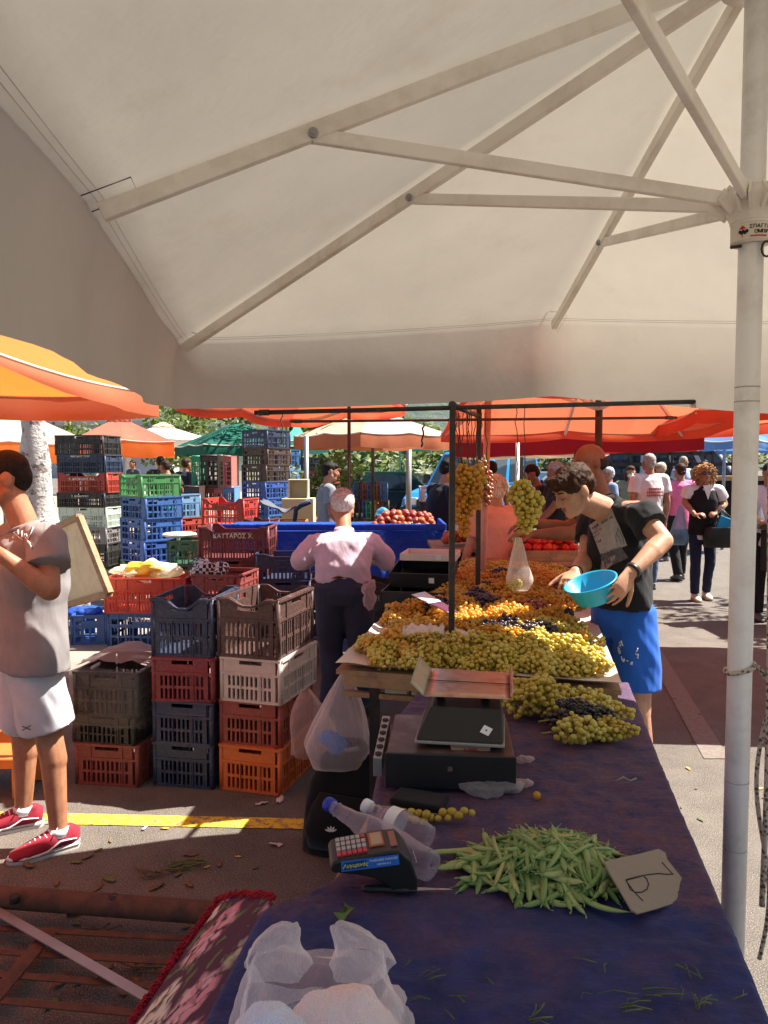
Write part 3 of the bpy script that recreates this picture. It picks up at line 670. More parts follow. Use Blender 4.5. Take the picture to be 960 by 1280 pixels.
# ================================================================ crates
def crate_mesh(L, W, Hh, style, dip, name):
    b = MB(); th = .011
    def wall(fn, length, d, handle, sty):
        if sty == 'a':      # narrow slots in two rows under a plain band with a hand hole
            n = max(6, int((length-.06)/.023)); ss = [0, .03]
            for i in range(n): a = .03+(length-.06)*i/n; ss += [a+(length-.06)/n*.42, a+(length-.06)/n]
            rows = [0, .07, .30, .36, .58, .70, .84, .93, 1]
            hole = lambda i, j: (j in (1, 3) and 1 <= i < len(ss)-2 and i % 2 == 0) or (handle and j == 6 and abs((ss[i]+ss[i+1])/2-length/2) < .058)
        elif sty == 'b':    # open lattice
            n = max(4, int(length/.062)); ss = [0, .02]
            for i in range(n): a = .02+(length-.04)*i/n; ss += [a+(length-.04)/n*.22, a+(length-.04)/n]
            rows = [0, .06, .28, .34, .56, .62, .80, .88, 1]
            hole = lambda i, j: (j in (1, 3) and 1 <= i < len(ss)-2 and i % 2 == 0) or (j == 5 and 1 <= i < len(ss)-2 and i % 2 == 0 and abs((ss[i]+ss[i+1])/2-length/2) > length*.2) or (handle and j == 6 and abs((ss[i]+ss[i+1])/2-length/2) < .055)
        else:               # nearly closed, slots in the lower half only
            n = max(5, int((length-.08)/.03)); ss = [0, .04]
            for i in range(n): a = .04+(length-.08)*i/n; ss += [a+(length-.08)/n*.5, a+(length-.08)/n]
            rows = [0, .1, .45, .52, .66, .78, .88, 1]
            hole = lambda i, j: (j == 1 and 1 <= i < len(ss)-2 and i % 2 == 0) or (handle and j == 5 and abs((ss[i]+ss[i+1])/2-length/2) < .06)
        top = lambda s: Hh*(1-d*min(1, max(0, (min(s, length-s)-.07)/.06)))
        Z = lambda s, r: r*Hh if r < .72 else .72*Hh+(r-.72)/.28*(top(s)-.72*Hh)
        nj = len(rows)-1; ni = len(ss)-1
        solid = lambda i, j: 0 <= i < ni and 0 <= j < nj and not hole(i, j)
        for i in range(ni):
            for j in range(nj):
                if not solid(i, j): continue
                s0, s1 = ss[i], ss[i+1]; c = [(s0, Z(s0, rows[j])), (s1, Z(s1, rows[j])), (s1, Z(s1, rows[j+1])), (s0, Z(s0, rows[j+1]))]
                o = [fn(s, 0, z) for s, z in c]; q = [fn(s, th, z) for s, z in c]
                b.add(o, [(0, 1, 2, 3)]); b.add(q, [(3, 2, 1, 0)])
                for (di, dj, e) in ((0, -1, (0, 1)), (1, 0, (1, 2)), (0, 1, (2, 3)), (-1, 0, (3, 0))):
                    if not solid(i+di, j+dj): b.add([o[e[0]], q[e[0]], q[e[1]], o[e[1]]], [(0, 1, 2, 3)])
        # flanges
        for r_, pr in ((.965, .009), (.64, .005), (.04, .004)):
            k = 14
            for a in range(k):
                s0, s1 = length*a/k, length*(a+1)/k; z0, z1 = Z(s0, r_), Z(s1, r_); t_ = .006
                b.hexa([fn(s0, -pr, z0-t_), fn(s1, -pr, z1-t_), fn(s1, -.0005, z1-t_), fn(s0, -.0005, z0-t_), fn(s0, -pr, z0+t_), fn(s1, -pr, z1+t_), fn(s1, -.0005, z1+t_), fn(s0, -.0005, z0+t_)])
        for a in range(1, int(length/.11)+1):
            s = length*a/(int(length/.11)+1)
            if abs(s-length/2) < .07 and handle: zz = .66*Hh
            else: zz = Z(s, .95)
            b.hexa([fn(s-.003, -.006, .01), fn(s+.003, -.006, .01), fn(s+.003, -.0005, .01), fn(s-.003, -.0005, .01), fn(s-.003, -.006, zz), fn(s+.003, -.006, zz), fn(s+.003, -.0005, zz), fn(s-.003, -.0005, zz)])
    wall(lambda s, d, z: V((-L/2+s, -W/2+d, z)), L, dip, True, style)
    wall(lambda s, d, z: V((L/2-s, W/2-d, z)), L, dip, True, style)
    wall(lambda s, d, z: V((L/2-d, -W/2+s, z)), W, 0, True, style)
    wall(lambda s, d, z: V((-L/2+d, W/2-s, z)), W, 0, True, style)
    b.box((0, 0, .008), (L-.024, W-.024, .012))
    for sx in (-1, 1):
        for sy in (-1, 1): b.tube([(sx*(L/2-.006), sy*(W/2-.006), .004), (sx*(L/2-.006), sy*(W/2-.006), Hh*.985)], .013, 8)
    return b.mesh(name, M['crate'])
CR = {}
def crate_data(L, W, Hh, style, dip):
    k = (round(L, 2), round(W, 2), round(Hh, 3), style, dip)
    if k not in CR: CR[k] = crate_mesh(L, W, Hh, style, dip, 'plastic_crate')
    return CR[k]
CC = {'orange': (.62, .12, .02), 'brick': (.26, .045, .03), 'maroon': (.13, .018, .022), 'darkred': (.22, .02, .03), 'red': (.42, .035, .022), 'navy': (.012, .025, .075), 'blue': (.022, .10, .33), 'skyblue': (.13, .27, .48), 'black': (.014, .014, .016), 'grey': (.22, .21, .20), 'white': (.62, .58, .55), 'brown': (.06, .03, .022), 'tan': (.36, .2, .13), 'green': (.05, .20, .06), 'emerald': (.02, .38, .17), 'darkgreen': (.01, .075, .035), 'pink': (.6, .16, .13), 'yellow': (.62, .42, .05), 'ochre': (.5, .2, .03)}
ALL_CRATES = []
def crate(pos, yaw, L, W, Hh, color, label, style='a', dip=0.0, rot=None, group='stacked plastic produce crates', text=None, tface='front', tsize=.035, tmat=None, tz=.64, tx=0):
    me = crate_data(L, W, Hh, style, dip)
    o = bpy.data.objects.new('plastic_crate', me); COL.objects.link(o); o.location = V(pos); o.rotation_euler = rot if rot else (0, 0, yaw)
    o.color = (*[c*R.uniform(.85, 1.15) for c in CC[color]], 1); tag(o, label, 'crate', group); ORIG[o.name] = V((0, 0, 0)); ALL_CRATES.append(o)
    if text:
        t = MB(); Mx = basis((tx, -W/2-.0115, Hh*tz), (1, 0, 0), (0, 0, 1)) if tface == 'front' else basis((L/2+.0115, tx, Hh*tz), (0, 1, 0), (0, 0, 1))
        textmesh(t, text, Mx, tsize); t.build('printed_lettering', tmat or M['whiteink'], o)
    return o
ORD = ['at the foot', 'second up', 'third up', 'fourth up', 'fifth up', 'sixth up', 'seventh up', 'eighth up']
def stack(desc, x, y, z, yaw, L, W, items):
    """items from the ground up: (height, colour, style, dip, extras)"""
    n = len(items); out = []
    for i, it in enumerate(items):
        h, c, st, dp = it[:4]; ex = it[4] if len(it) > 4 else {}
        ordn = 'on top' if i == n-1 and n > 1 else ORD[i]
        lab = ex.pop('label', None) or f'{c} crate {ordn} in the stack {desc}'
        jx, jy = R.uniform(-.014, .014), R.uniform(-.014, .014)
        o = crate((x+jx, y+jy, z), yaw+R.uniform(-.045, .045), L, W, h, c, lab, st, dp, **ex); out.append(o); z += h-.006
    return out, z
def put_stack(desc, u, v_base, yaw_deg, L, W, items, z0=0.0, Y=None):
    """u,v: pixel of the middle of the front face at its foot"""
    p = gz(u, v_base, z0) if Y is None else at(u, 600, Y); a = rad(yaw_deg)
    c = V((p.x, p.y, 0))+V((-math.sin(a), math.cos(a), 0))*W/2
    return stack(desc, c.x, c.y, z0, a, L, W, items)
# ---- front stacks (short sides toward the camera)
put_stack('wrapped in clear film', 135, 981, -9, .335, .42, [(.215, 'brick', 'a', 0), (.155, 'black', 'a', 0), (.225, 'black', 'a', 0, {'label': 'black crate bound in clear film, topmost of the wrapped stack'})])
put_stack('between the film-wrapped and the white-banded stack', 232, 984, -9, .315, .42, [(.225, 'navy', 'a', 0), (.225, 'navy', 'a', 0), (.225, 'darkred', 'a', 0), (.30, 'navy', 'a', .17)])
sc_, zc = put_stack('holding the white crate', 313, 990, -17, .325, .45, [(.235, 'orange', 'a', 0), (.225, 'brick', 'a', 0), (.225, 'white', 'a', 0), (.30, 'brown', 'a', .12)])
# film round the wrapped stack
p = gz(135, 981); a = rad(-9); c0 = V((p.x, p.y, 0))+V((-math.sin(a), math.cos(a), 0))*.21
b = MB(); g = []
for i in range(9):
    z = .30+.30*i/8; row = []
    for j in range(49):
        t = j/48*4; s = int(t) % 4; f = t-int(t); hx, hy = .335/2+.016, .21+.016
        q = [(-hx+2*hx*f, -hy), (hx, -hy+2*hy*f), (hx-2*hx*f, hy), (-hx, hy-2*hy*f)][s]
        w_ = .008*noise.noise(V((q[0]*14, q[1]*14, z*22)))+.004; q = V((q[0], q[1], 0)).normalized()*w_+V((q[0], q[1], 0))
        row.append(c0+V((q.x*math.cos(a)-q.y*math.sin(a), q.x*math.sin(a)+q.y*math.cos(a), z+.02*noise.noise(V((q.x*8, q.y*8, i))))))
    g.append(row)
b.sheet(g); tag(b.build('plastic_film', plastic_film('clear_wrap', (.7, .66, .64), .16, 40), fix=False), 'clear stretch film bound round the black crates by the man in shorts', 'plastic film')
b = MB(); g = []
for i in range(12):
    row = []
    for j in range(14):
        x = -.19+.40*j/13; y = -.16+.36*i/11; z = .60+.085*math.exp(-((x-.02)**2+(y+.02)**2)/.02)+.03*noise.noise(V((x*9, y*9, 4)))+.02*noise.noise(V((x*25, y*25, 1)))
        row.append(c0+V((x*math.cos(a)-y*math.sin(a), x*math.sin(a)+y*math.cos(a), z)))
    g.append(row)
b.sheet(g); tag(b.build('plastic_sheet', plastic_film('crumpled_film', (.42, .36, .35), .75, 26), fix=False), 'crumpled grey plastic sheet heaped over the film-wrapped crates', 'plastic sheet')
# ---- second row
PZ = .14
put_stack('topped by the red vegetable crate', 178, 800, -4, .66, .42, [(.29, 'blue', 'b', 0, {'text': 'Π. ΚΥΡΙΑΚΟΣ Α-39', 'tsize': .05, 'tz': .8, 'tx': .06}), (.29, 'red', 'a', 0)], PZ, 6.15)
put_stack('x', 106, 800, 4, .29, .40, [(.245, 'blue', 'b', 0, {'label': 'blue lattice crate with yellow lining beside the red vegetable crate'})], PZ, 6.3)
put_stack('x', 80, 800, 4, .16, .40, [(.26, 'grey', 'b', 0, {'label': 'grey crate half hidden behind the man in white shorts'})], PZ, 6.6)
put_stack('holding the chequered cloth', 267, 800, -10, .36, .42, [(.24, 'black', 'a', 0), (.25, 'maroon', 'c', 0), (.2, 'brick', 'c', .0)], PZ, 5.6)
put_stack('under the lettered maroon crate', 288, 800, -3, .57, .42, [(.24, 'navy', 'a', 0), (.25, 'brown', 'a', 0), (.24, 'maroon', 'a', 0), (.27, 'maroon', 'a', .18, {'text': 'ΚΑΤΤΑΡΟΣ Χ.', 'tsize': .05, 'tz': .72, 'tx': .0})], PZ, 6.22)
put_stack('behind the brown crate at the blue tarpaulin', 352, 800, 4, .42, .42, [(.25, 'black', 'a', 0), (.25, 'black', 'a', 0), (.22, 'navy', 'a', 0), (.22, 'navy', 'c', .1)], 0, 6.05)
put_stack('under the blue stall beside the old man', 395, 800, 4, .36, .42, [(.24, 'grey', 'a', 0), (.24, 'navy', 'a', 0), (.24, 'maroon', 'b', 0)], 0, 6.15)
put_stack('between the grape stall and the blue tarpaulin', 500, 800, 6, .5, .4, [(.24, 'grey', 'a', 0), (.24, 'black', 'a', 0), (.24, 'black', 'a', .1)], 0, 6.0)
put_stack('beneath the grape stall', 540, 915, 8, .36, .36, [(.26, 'maroon', 'a', 0, {}), ], 0, 3.35)
# ---- tall stacks on the pavement
put_stack('beside the whitewashed trunk', 101, 700, -8, .62, .42, [(.28, 'black', 'a', 0), (.28, 'black', 'a', 0), (.2, 'grey', 'b', 0), (.25, 'white', 'a', 0), (.18, 'black', 'a', 0, {'text': 'Σ. ΔΗΜΗΤΡΙΟΥ', 'tsize': .032, 'tz': .75}), (.245, 'red', 'a', .2, {'text': 'Χ. ΚΡΟΚΙΔΗΣ Λ.Α.', 'tsize': .04, 'tz': .68}), (.22, 'navy', 'a', 0, {'text': 'ΝΙΚΟΛΑΟΣ ΣΠΥΡ.', 'tsize': .03, 'tz': .9}), (.24, 'black', 'a', .0)], PZ, 9.2)
put_stack('of blue crates with one green on top', 164, 700, -42, .46, .46, [(.24, 'darkgreen', 'b', 0), (.24, 'green', 'b', .15), (.235, 'blue', 'b', .0), (.235, 'blue', 'b', .0), (.235, 'blue', 'b', .0), (.235, 'green', 'b', .12)], PZ, 8.1)
put_stack('of sky blue crates behind the green-topped stack', 204, 700, -30, .40, .45, [(.3, 'darkgreen', 'b', 0), (.3, 'brick', 'b', 0), (.25, 'red', 'b', 0), (.30, 'skyblue', 'b', 0)], PZ, 9.6)
put_stack('of grey crates by the seated shoppers', 214, 700, -20, .3, .4, [(.4, 'black', 'b', 0), (.3, 'black', 'b', 0), (.36, 'grey', 'b', 0)], PZ, 10.6)
def leaning(u, v0, Y, L, W, H_, c, label, tilt, yaw):
    p = at(u, v0, Y); crate((p.x, p.y, p.z), 0, L, W, H_, c, label, 'b', 0, rot=(rad(90), rad(tilt), rad(yaw)))
leaning(202, 664, 8.35, .38, .5, .2, 'blue', 'bright blue crate tipped on its side against the blue stack', 8, -40)
leaning(217, 655, 8.9, .30, .48, .2, 'emerald', 'emerald crate tipped on its side behind the tipped blue one', 12, -40)
put_stack('x', 228, 702, -4, .36, .4, [(.25, 'darkgreen', 'b', 0, {'label': 'dark green crate with white cloth on top beside the tipped crates'})], .62, 7.7)
put_stack('x', 228, 702, -4, .36, .4, [(.25, 'brick', 'b', 0, {'label': 'brick red crate under the dark green crate with white cloth'}), (.25, 'black', 'b', 0, {'label': 'black crate bearing the brick red and dark green crates'})], .14, 7.7)
# crates standing on end
def onend(x0, x1, v0, v1, Y, c, label, depth=.4):
    a_, b_ = at(x0, v1, Y), at(x1, v0, Y); Lh = b_.z-a_.z; wd = b_.x-a_.x
    crate((a_.x+wd, a_.y+depth/2, (a_.z+b_.z)/2), 0, Lh, depth, wd, c, label, 'b', 0, rot=(0, rad(-90), 0))
onend(240, 250, 570, 609, 10.4, 'emerald', 'narrow green crate standing on end at the edge of the upright crates')
onend(251, 272, 569, 609, 10.4, 'brown', 'brown crate standing on end between green and tan ones')
onend(273, 279, 569, 609, 10.4, 'tan', 'tan crate standing on end beside the brown upright crate')
onend(280, 289, 570, 609, 10.4, 'pink', 'salmon crate standing on end beside the tan upright crate')
onend(250, 267, 610, 633, 10.4, 'brick', 'dark brick crate lying under the brown upright crate')
onend(268, 278, 610, 633, 10.4, 'pink', 'salmon crate lying under the tan upright crate')
onend(279, 293, 609, 633, 10.4, 'skyblue', 'pale sky blue crate lying under the salmon upright crate')
onend(230, 249, 608, 640, 10.0, 'brown', 'brown crate on end beside the brick crate, one above another')
onend(231, 250, 641, 667, 10.0, 'brown', 'brown crate on end directly beneath another brown one')
put_stack('of red and green crates before the upright ones', 276, 700, -18, .56, .42, [(.28, 'darkgreen', 'b', 0), (.28, 'black', 'b', 0), (.22, 'darkgreen', 'b', 0), (.33, 'red', 'b', .2)], PZ, 9.3)
put_stack('x', 318, 655, -10, .34, .36, [(.28, 'maroon', 'b', .1, {'label': 'maroon crate beside the ochre crate of grey tarpaulin'})], .72, 9.0)
put_stack('x', 318, 655, -10, .34, .36, [(.28, 'black', 'b', 0, {'label': 'black crate beneath the maroon crate beside the ochre one'}), (.3, 'black', 'b', 0, {'label': 'black crate propping the pair beside the ochre crate'})], .14, 9.0)
put_stack('of brown and blue crates under the green parasol', 318, 700, -36, .5, .5, [(.27, 'navy', 'b', 0), (.25, 'navy', 'b', 0), (.26, 'blue', 'b', 0), (.26, 'blue', 'b', 0), (.25, 'blue', 'b', 0), (.25, 'brown', 'b', 0), (.25, 'brown', 'b', 0), (.27, 'navy', 'b', 0)], PZ, 11.3)
put_stack('of blue crates touching the slim trunk', 337, 700, -36, .4, .5, [(.27, 'blue', 'b', 0), (.25, 'blue', 'b', 0), (.26, 'blue', 'b', 0), (.26, 'blue', 'b', 0), (.25, 'skyblue', 'b', 0), (.25, 'skyblue', 'b', 0), (.25, 'blue', 'b', 0)], PZ, 12.2)
put_stack('of mixed crates behind the slim trunk', 371, 700, -25, .55, .5, [(.28, 'brown', 'b', 0), (.28, 'tan', 'b', 0), (.28, 'brick', 'b', 0), (.3, 'brown', 'b', 0), (.28, 'maroon', 'b', 0), (.28, 'navy', 'b', 0)], PZ, 15)
put_stack('of red crates behind the grey post', 398, 700, -25, .45, .5, [(.3, 'brick', 'b', 0), (.28, 'tan', 'b', 0), (.3, 'brick', 'b', 0), (.3, 'brick', 'b', 0), (.3, 'red', 'b', 0)], PZ, 15.6)
for i, (u, c) in enumerate(((446, 'black'), (452, 'brown'), (457, 'blue'), (462, 'pink'), (468, 'yellow'), (474, 'brick'), (481, 'brown'))):
    put_stack(f'in the narrow {c} column behind the cream parasol pole', u, 650, 0, .12, .3, [(.34, c, 'b', 0), (.34, ('brick', 'brown', 'red')[i % 3], 'b', 0), (.34, c if i != 3 else 'emerald', 'b', 0), (.34, ('blue', 'brown', 'brick')[i % 3], 'b', 0)], 0, 14.2-.05*i)
# the cream box and ochre crate with grey tarpaulin, and a cart handle
put_stack('x', 355, 660, 0, .50, .36, [(.24, 'ochre', 'a', 0, {'label': 'ochre crate holding folded grey tarpaulin behind the blue stall'})], .70, 9.6)
put_stack('x', 355, 660, 0, .50, .36, [(.28, 'brown', 'a', 0, {'label': 'brown crate directly beneath the ochre tarpaulin crate'}), (.28, 'black', 'a', 0, {'label': 'black crate at mid height beneath the ochre tarpaulin crate'})], .14, 9.6)
b = MB(); g = []
for i in range(10):
    row = []
    for j in range(16):
        x = -.3+.6*j/15; y = -.18+.36*i/9; row.append(at(357, 638, 9.78)+V((x, y, .16*abs(x)/.3+.04*noise.noise(V((x*9, y*9, 0)))-.02)))
    g.append(row)
b.sheet(g, .01); tag(b.build('tarpaulin', fabric('grey_tarpaulin', (.13, .14, .17), .05, .2, bs=.7, bsc=6), origin=None), 'folded grey tarpaulin spilling out of the ochre crate', 'tarpaulin')
r = root('hand_cart', at(372, 655, 9.2), 'dark navy hand cart handle beside the ochre crate', 'cart'); b = MB()
q = at(368, 655, 9.2); b.tube([q+V((0, 0, -.8)), q, q+V((.02, 0, .17)), q+V((.08, 0, .22)), q+V((.2, -.02, .27))], .028, 10); b.build('handle', flat('navy_paint', (.015, .02, .06), .4), r)
b = MB(); b.box(q+V((0, .1, -.82)), (.5, .4, .03)); b.build('platform', M['dark'], r)
for s in (-.2, .2):
    b = MB(); b.tube([q+V((s, .02, -.87)), q+V((s, .06, -.87))], .09, 14); b.build('wheel', M['rubber'], r)
r = root('plastic_tub', at(372, 622, 10.4), 'cream rectangular tub lying on yellow boxes behind the ochre crate', 'tub'); b = MB(); q0, q1 = at(361, 624, 10.4), at(384, 600, 10.4)
w_, h_ = q1.x-q0.x, q1.z-q0.z; c = (q0+q1)/2
b.box(c+V((0, .2, 0)), (w_, .02, h_)); [b.box(c+V((s*w_/2, .1, 0)), (.02, .2, h_+.02)) for s in (-1, 1)]; [b.box(c+V((0, .1, s*h_/2)), (w_-.02, .2, .02)) for s in (-1, 1)]; b.build('shell', pm('cream_plastic', (.68, .6, .36), .5, .1), r, .006)
b = MB(); q0, q1 = at(352, 645, 10.35), at(392, 623, 10.35); c = (q0+q1)/2; b.box(c+V((0, .15, -.25)), (q1.x-q0.x, .34, q1.z-q0.z+.5)); tag(b.build('cardboard_box', pm('yellowish_carton', (.66, .56, .3), .7, .1, 4), bevel=.01), 'yellowish carton under the cream tub', 'box')
# board leaning on crates
r = root('wooden_board', at(115, 745, 5.9), 'pale framed wooden board leaning beside the man in white shorts', 'board')
P0, P1, P2, P3 = at(70, 760, 6.6), at(137, 742, 5.8), at(99, 646, 6.0), at(44, 672, 6.8)
b = MB(); b.sheet([[P0.lerp(P1, i/4).lerp(P3.lerp(P2, i/4), j/4) for i in range(5)] for j in range(5)], .012, False); b.build('panel', M['board'], r)
b = MB(); b.bar(P1, P2, .05, .05); b.bar(P2, P3, .05, .05); b.bar(P0, P1, .05, .05); b.bar(P3, P0, .05, .05); b.build('frame', M['wood'], r, .004)
# vegetables in bags on the red crate
def blob(name, mat, c, rr, amp, label, cat, seed=0, sc=6, flat_=1.0, group=None):
    b = MB(); b.ball(c, rr, nu=36, nv=22)
    for p in b.v:
        d = (p-V(c)); d.normalize(); k = noise.fractal(V((p.x*sc+seed, p.y*sc, p.z*sc)), .8, 2, 4)*amp; p += d*k
    return tag(b.build(name, mat, fix=False), label, cat, group)
q = at(178, 716, 6.4)
blob('vegetable_bag', plastic_film('veg_bag_film', (.85, .80, .62), .8), q+V((.02, 0, .02)), (.28, .17, .05), .11, 'clear bag of pale greens on the red crate', 'bag', 1)
blob('yellow_pepper', pm('yellow_pepper_skin', (.8, .52, .05), .4, .15), q+V((.07, -.08, .05)), (.12, .08, .045), .07, 'yellow pepper showing through the clear bag on the red crate', 'pepper', 2)
blob('white_cloth', cloth('white_rag', (.7, .66, .6)), at(224, 668, 7.85), (.17, .15, .03), .02, 'white rag spread on the dark green crate', 'cloth', 3)
m, N, L, p_ = nodes('chequered_cloth'); ck = N.new('ShaderNodeTexChecker'); tc = N.new('ShaderNodeTexCoord'); ck.inputs['Scale'].default_value = 34; ck.inputs[1].default_value = (.6, .58, .58, 1); ck.inputs[2].default_value = (.015, .015, .03, 1); nz = tex(N, L, 'n', 5, 3); ad = N.new('ShaderNodeVectorMath'); L.new(tc.outputs['Object'], ad.inputs[0]); sc2 = N.new('ShaderNodeVectorMath'); sc2.operation = 'SCALE'; sc2.inputs['Scale'].default_value = .12; L.new(nz.outputs['Color'], sc2.inputs[0]); L.new(sc2.outputs[0], ad.inputs[1]); L.new(ad.outputs[0], ck.inputs[0]); L.new(ck.outputs[0], p_.inputs[0]); p_.inputs['Roughness'].default_value = .9
blob('chequered_cloth', m, at(262, 714, 5.8), (.14, .11, .085), .05, 'black and white chequered cloth crumpled in the brick crate', 'cloth', 4, 9)
q = at(105, 765, 6.5); blob('tarpaulin', M['tarp'], q+V((0, 0, .0)), (.14, .14, .05), .03, 'scrap of blue tarpaulin on the blue lattice crate', 'tarpaulin', 5)
# orange bench end behind the man
r = root('bench', gz(30, 985), 'low orange bench behind the man in red shoes', 'bench'); om = pm('orange_paint', (.62, .17, .03), .5, .15)
q = gz(18, 985); 
b = MB(); b.box((q.x-.15, q.y, .18), (.56, .3, .05)); b.build('seat', om, r, .006)
for s in (-.36, .08):
    for t in (-.11, .11): b = MB(); b.box((q.x+s, q.y+t, .08), (.05, .05, .15)); b.build('leg', om, r)
b = MB(); b.box((q.x-.15, q.y-.1, .3), (.5, .03, .06)); b.build('rail', om, r, .004)
# blue stall with peaches
def drape(name, corners, zt, zb, mat, parent, seed=0, amp=.03):
    """table cover: top sheet and hanging sides; corners ccw in plan"""
    b = MB(); cs = [V((c[0], c[1], zt)) for c in corners]
    b.sheet([[cs[0].lerp(cs[1], i/12).lerp(cs[3].lerp(cs[2], i/12), j/8)+V((0, 0, .006*noise.noise(V((i*.6, j*.6, seed))))) for i in range(13)] for j in range(9)])
    for k in range(4):
        a, c = cs[k], cs[(k+1) % 4]; n_ = (c-a).cross(V((0, 0, 1))).normalized(); g = []
        for s in range(9):
            t = s/8; g.append([a.lerp(c, i/24)+V((0, 0, (zb-zt)*t+.02*t*noise.noise(V((i*.5, k, seed)))))+n_*(amp*t*(.6+math.sin(i*1.1+seed+k)+noise.noise(V((i*.9, t*2, seed+k))))) for i in range(25)])
        b.sheet(g)
    return b.build(name, mat, parent, fix=False)
r = root('market_stall', (-.5, 7.0, 0), 'stall wrapped in blue tarpaulin behind the old man, peaches on it', 'stall')
z1 = at(400, 655, 6.9).z-.05; xl, xr = at(266, 660, 6.75).x, at(556, 660, 6.75).x
drape('tarpaulin_cover', [(xl, 6.7), (xr, 6.78), (xr+.1, 7.9), (xl, 7.9)], z1, .55, M['tarp'], r, 2, .06)
for sx in (xl+.1, xr-.1):
    for sy in (6.85, 7.7): b = MB(); b.box((sx, sy, z1/2-.02), (.05, .05, z1-.05)); b.build('leg', M['wood'], r)
b = MB(); b.box(((xl+xr)/2, 6.72, z1+.035), (xr-xl, .03, .06)); b.box((xr, 7.3, z1+.035), (.03, 1.1, .06)); b.build('rim', M['tarp'], r, .01)
def fruitmat(name, a, c, rough=.5):
    m, N, L, p = nodes(name); oi = N.new('ShaderNodeObjectInfo'); t = tex(N, L, 'n', 9, 4, .6, rnd=True)
    ad = N.new('ShaderNodeMath'); L.new(t.outputs[0], ad.inputs[0]); mu = N.new('ShaderNodeMath'); mu.operation = 'MULTIPLY_ADD'; L.new(oi.outputs['Random'], mu.inputs[0]); mu.inputs[1].default_value = .5; mu.inputs[2].default_value = -.25; L.new(mu.outputs[0], ad.inputs[1])
    L.new(ramp(N, L, ad.outputs[0], [(.35, a), (.7, c)]), p.inputs['Base Color']); p.inputs['Roughness'].default_value = rough; p.inputs['Subsurface Weight'].default_value = .1; p.inputs['Subsurface Radius'].default_value = (.01, .003, .002); p.inputs['Subsurface Scale'].default_value = 1; return m
b = MB(); b.lathe([(.001, .066), (.008, .068), (.02, .071), (.033, .058), (.037, .037), (.03, .014), (.012, .002), (.001, .001)], (0, 0, 0), n=18)
peach_me = b.mesh('peach', fruitmat('peach_skin', (.24, .022, .018), (.5, .13, .04)))
def fruit(name, me, pos, label, cat, group, s=1):
    o = bpy.data.objects.new(name, me); COL.objects.link(o); o.location = pos; o.rotation_euler = (R.uniform(-.6, .6), R.uniform(-.6, .6), R.uniform(0, 6)); o.scale = (s, s, s); return tag(o, label, cat, group)
x0, x1 = at(466, 660, 6.8).x, at(548, 660, 6.8).x
for lay in range(3):
    for i in range(9-lay):
        for j in range(5-lay):
            x = x0+.04+lay*.04+(x1-x0-.05)*i/8.6; y = 6.85+lay*.04+j*.085
            fruit('peach', peach_me, (x+R.uniform(-.012, .012), y+R.uniform(-.012, .012), z1+.005+lay*.042+.02*math.exp(-((i-2)**2)/5)), 'red and orange peach heaped on the blue stall', 'peach', 'peaches on the blue stall', R.uniform(.78, 1.0))
b = MB(); q = at(521, 659, 6.85); b.box((0, 0, 0), (.17, .26, .008), Matrix.Rotation(.3, 3, 'X')); 
for p in b.v: p += q+V((0, .1, .05))
tag(b.build('price_card', flat('pale_card', (.5, .5, .52), .6)), 'pale blank card lying on the peaches', 'card')
b = MB(); b.box(at(470, 648, 8.4), (.1, .1, .1)); 
blob('plastic_bag', plastic_film('blue_bag_film', (.1, .5, .8), .85), at(478, 641, 8.6), (.07, .06, .05), .02, 'small bright blue plastic bag behind the peaches', 'bag', 6)
# crate dolly and boxes behind
put_stack('x', 546, 640, 0, .40, .36, [(.25, 'black', 'c', 0, {'label': 'black crate at the foot below the black folded crate'}), (.3, 'black', 'c', 0, {'label': 'black folded crate beneath the white lattice crate'}), (.3, 'black', 'c', 0, {'label': 'black solid crate right beneath the white lattice crate'}), (.19, 'white', 'b', 0, {'label': 'white lattice crate topping the black ones before the blue van'})], .35, 9.5)
r = root('trestle_table', at(540, 700, 8.2), 'rough wooden tray on a navy trestle behind the man in black', 'table'); q = at(540, 656, 8.2)
b = MB(); b.box(q+V((0, .3, .02)), (.62, .7, .04)); b.build('tray', M['wood'], r, .005); b = MB(); b.box(q+V((.02, .3, -.42)), (.5, .5, .8)); b.build('skirt', flat('navy_cloth', (.01, .02, .08), .8), r)
# tomato tray by the youth
r = root('market_stall', (1.1, 6.2, 0), 'dark stall carrying the wooden tray of tomatoes', 'stall'); q0, q1 = at(645, 694, 5.6), at(724, 703, 5.5)
b = MB(); b.box(((q0.x+q1.x)/2-.1, 6.0, q0.z-.06), (q1.x-q0.x+.5, .9, .04)); b.build('table_top', M['wood'], r, .004)
for sx in (q0.x-.25, q1.x-.02):
    for sy in (5.62, 6.35): b = MB(); b.box((sx, sy, (q0.z-.08)/2), (.06, .06, q0.z-.085)); b.build('leg', M['dark'], r)
r = root('wooden_tray', ((q0.x+q1.x)/2, 5.75, q0.z-.04), 'shallow wooden tray heaped with red tomatoes by the youth', 'tray'); b = MB()
for y in (5.56, 5.98): b.box(((q0.x+q1.x)/2, y, q0.z+.0), (q1.x-q0.x+.04, .015, .075))
for x in (q0.x, q1.x): b.box((x, 5.77, q0.z), (.015, .40, .075))
b.build('side_board', M['wood'], r, .002); b = MB(); b.box(((q0.x+q1.x)/2, 5.77, q0.z-.035), (q1.x-q0.x, .41, .008)); b.build('bottom_board', M['wood'], r)
b = MB(); b.lathe([(.001, .05), (.01, .053), (.028, .052), (.036, .034), (.03, .01), (.012, .001), (.001, .0)], (0, 0, 0), n=16); tom = b.mesh('tomato', fruitmat('tomato_skin', (.48, .012, .01), (.62, .05, .015), .25))
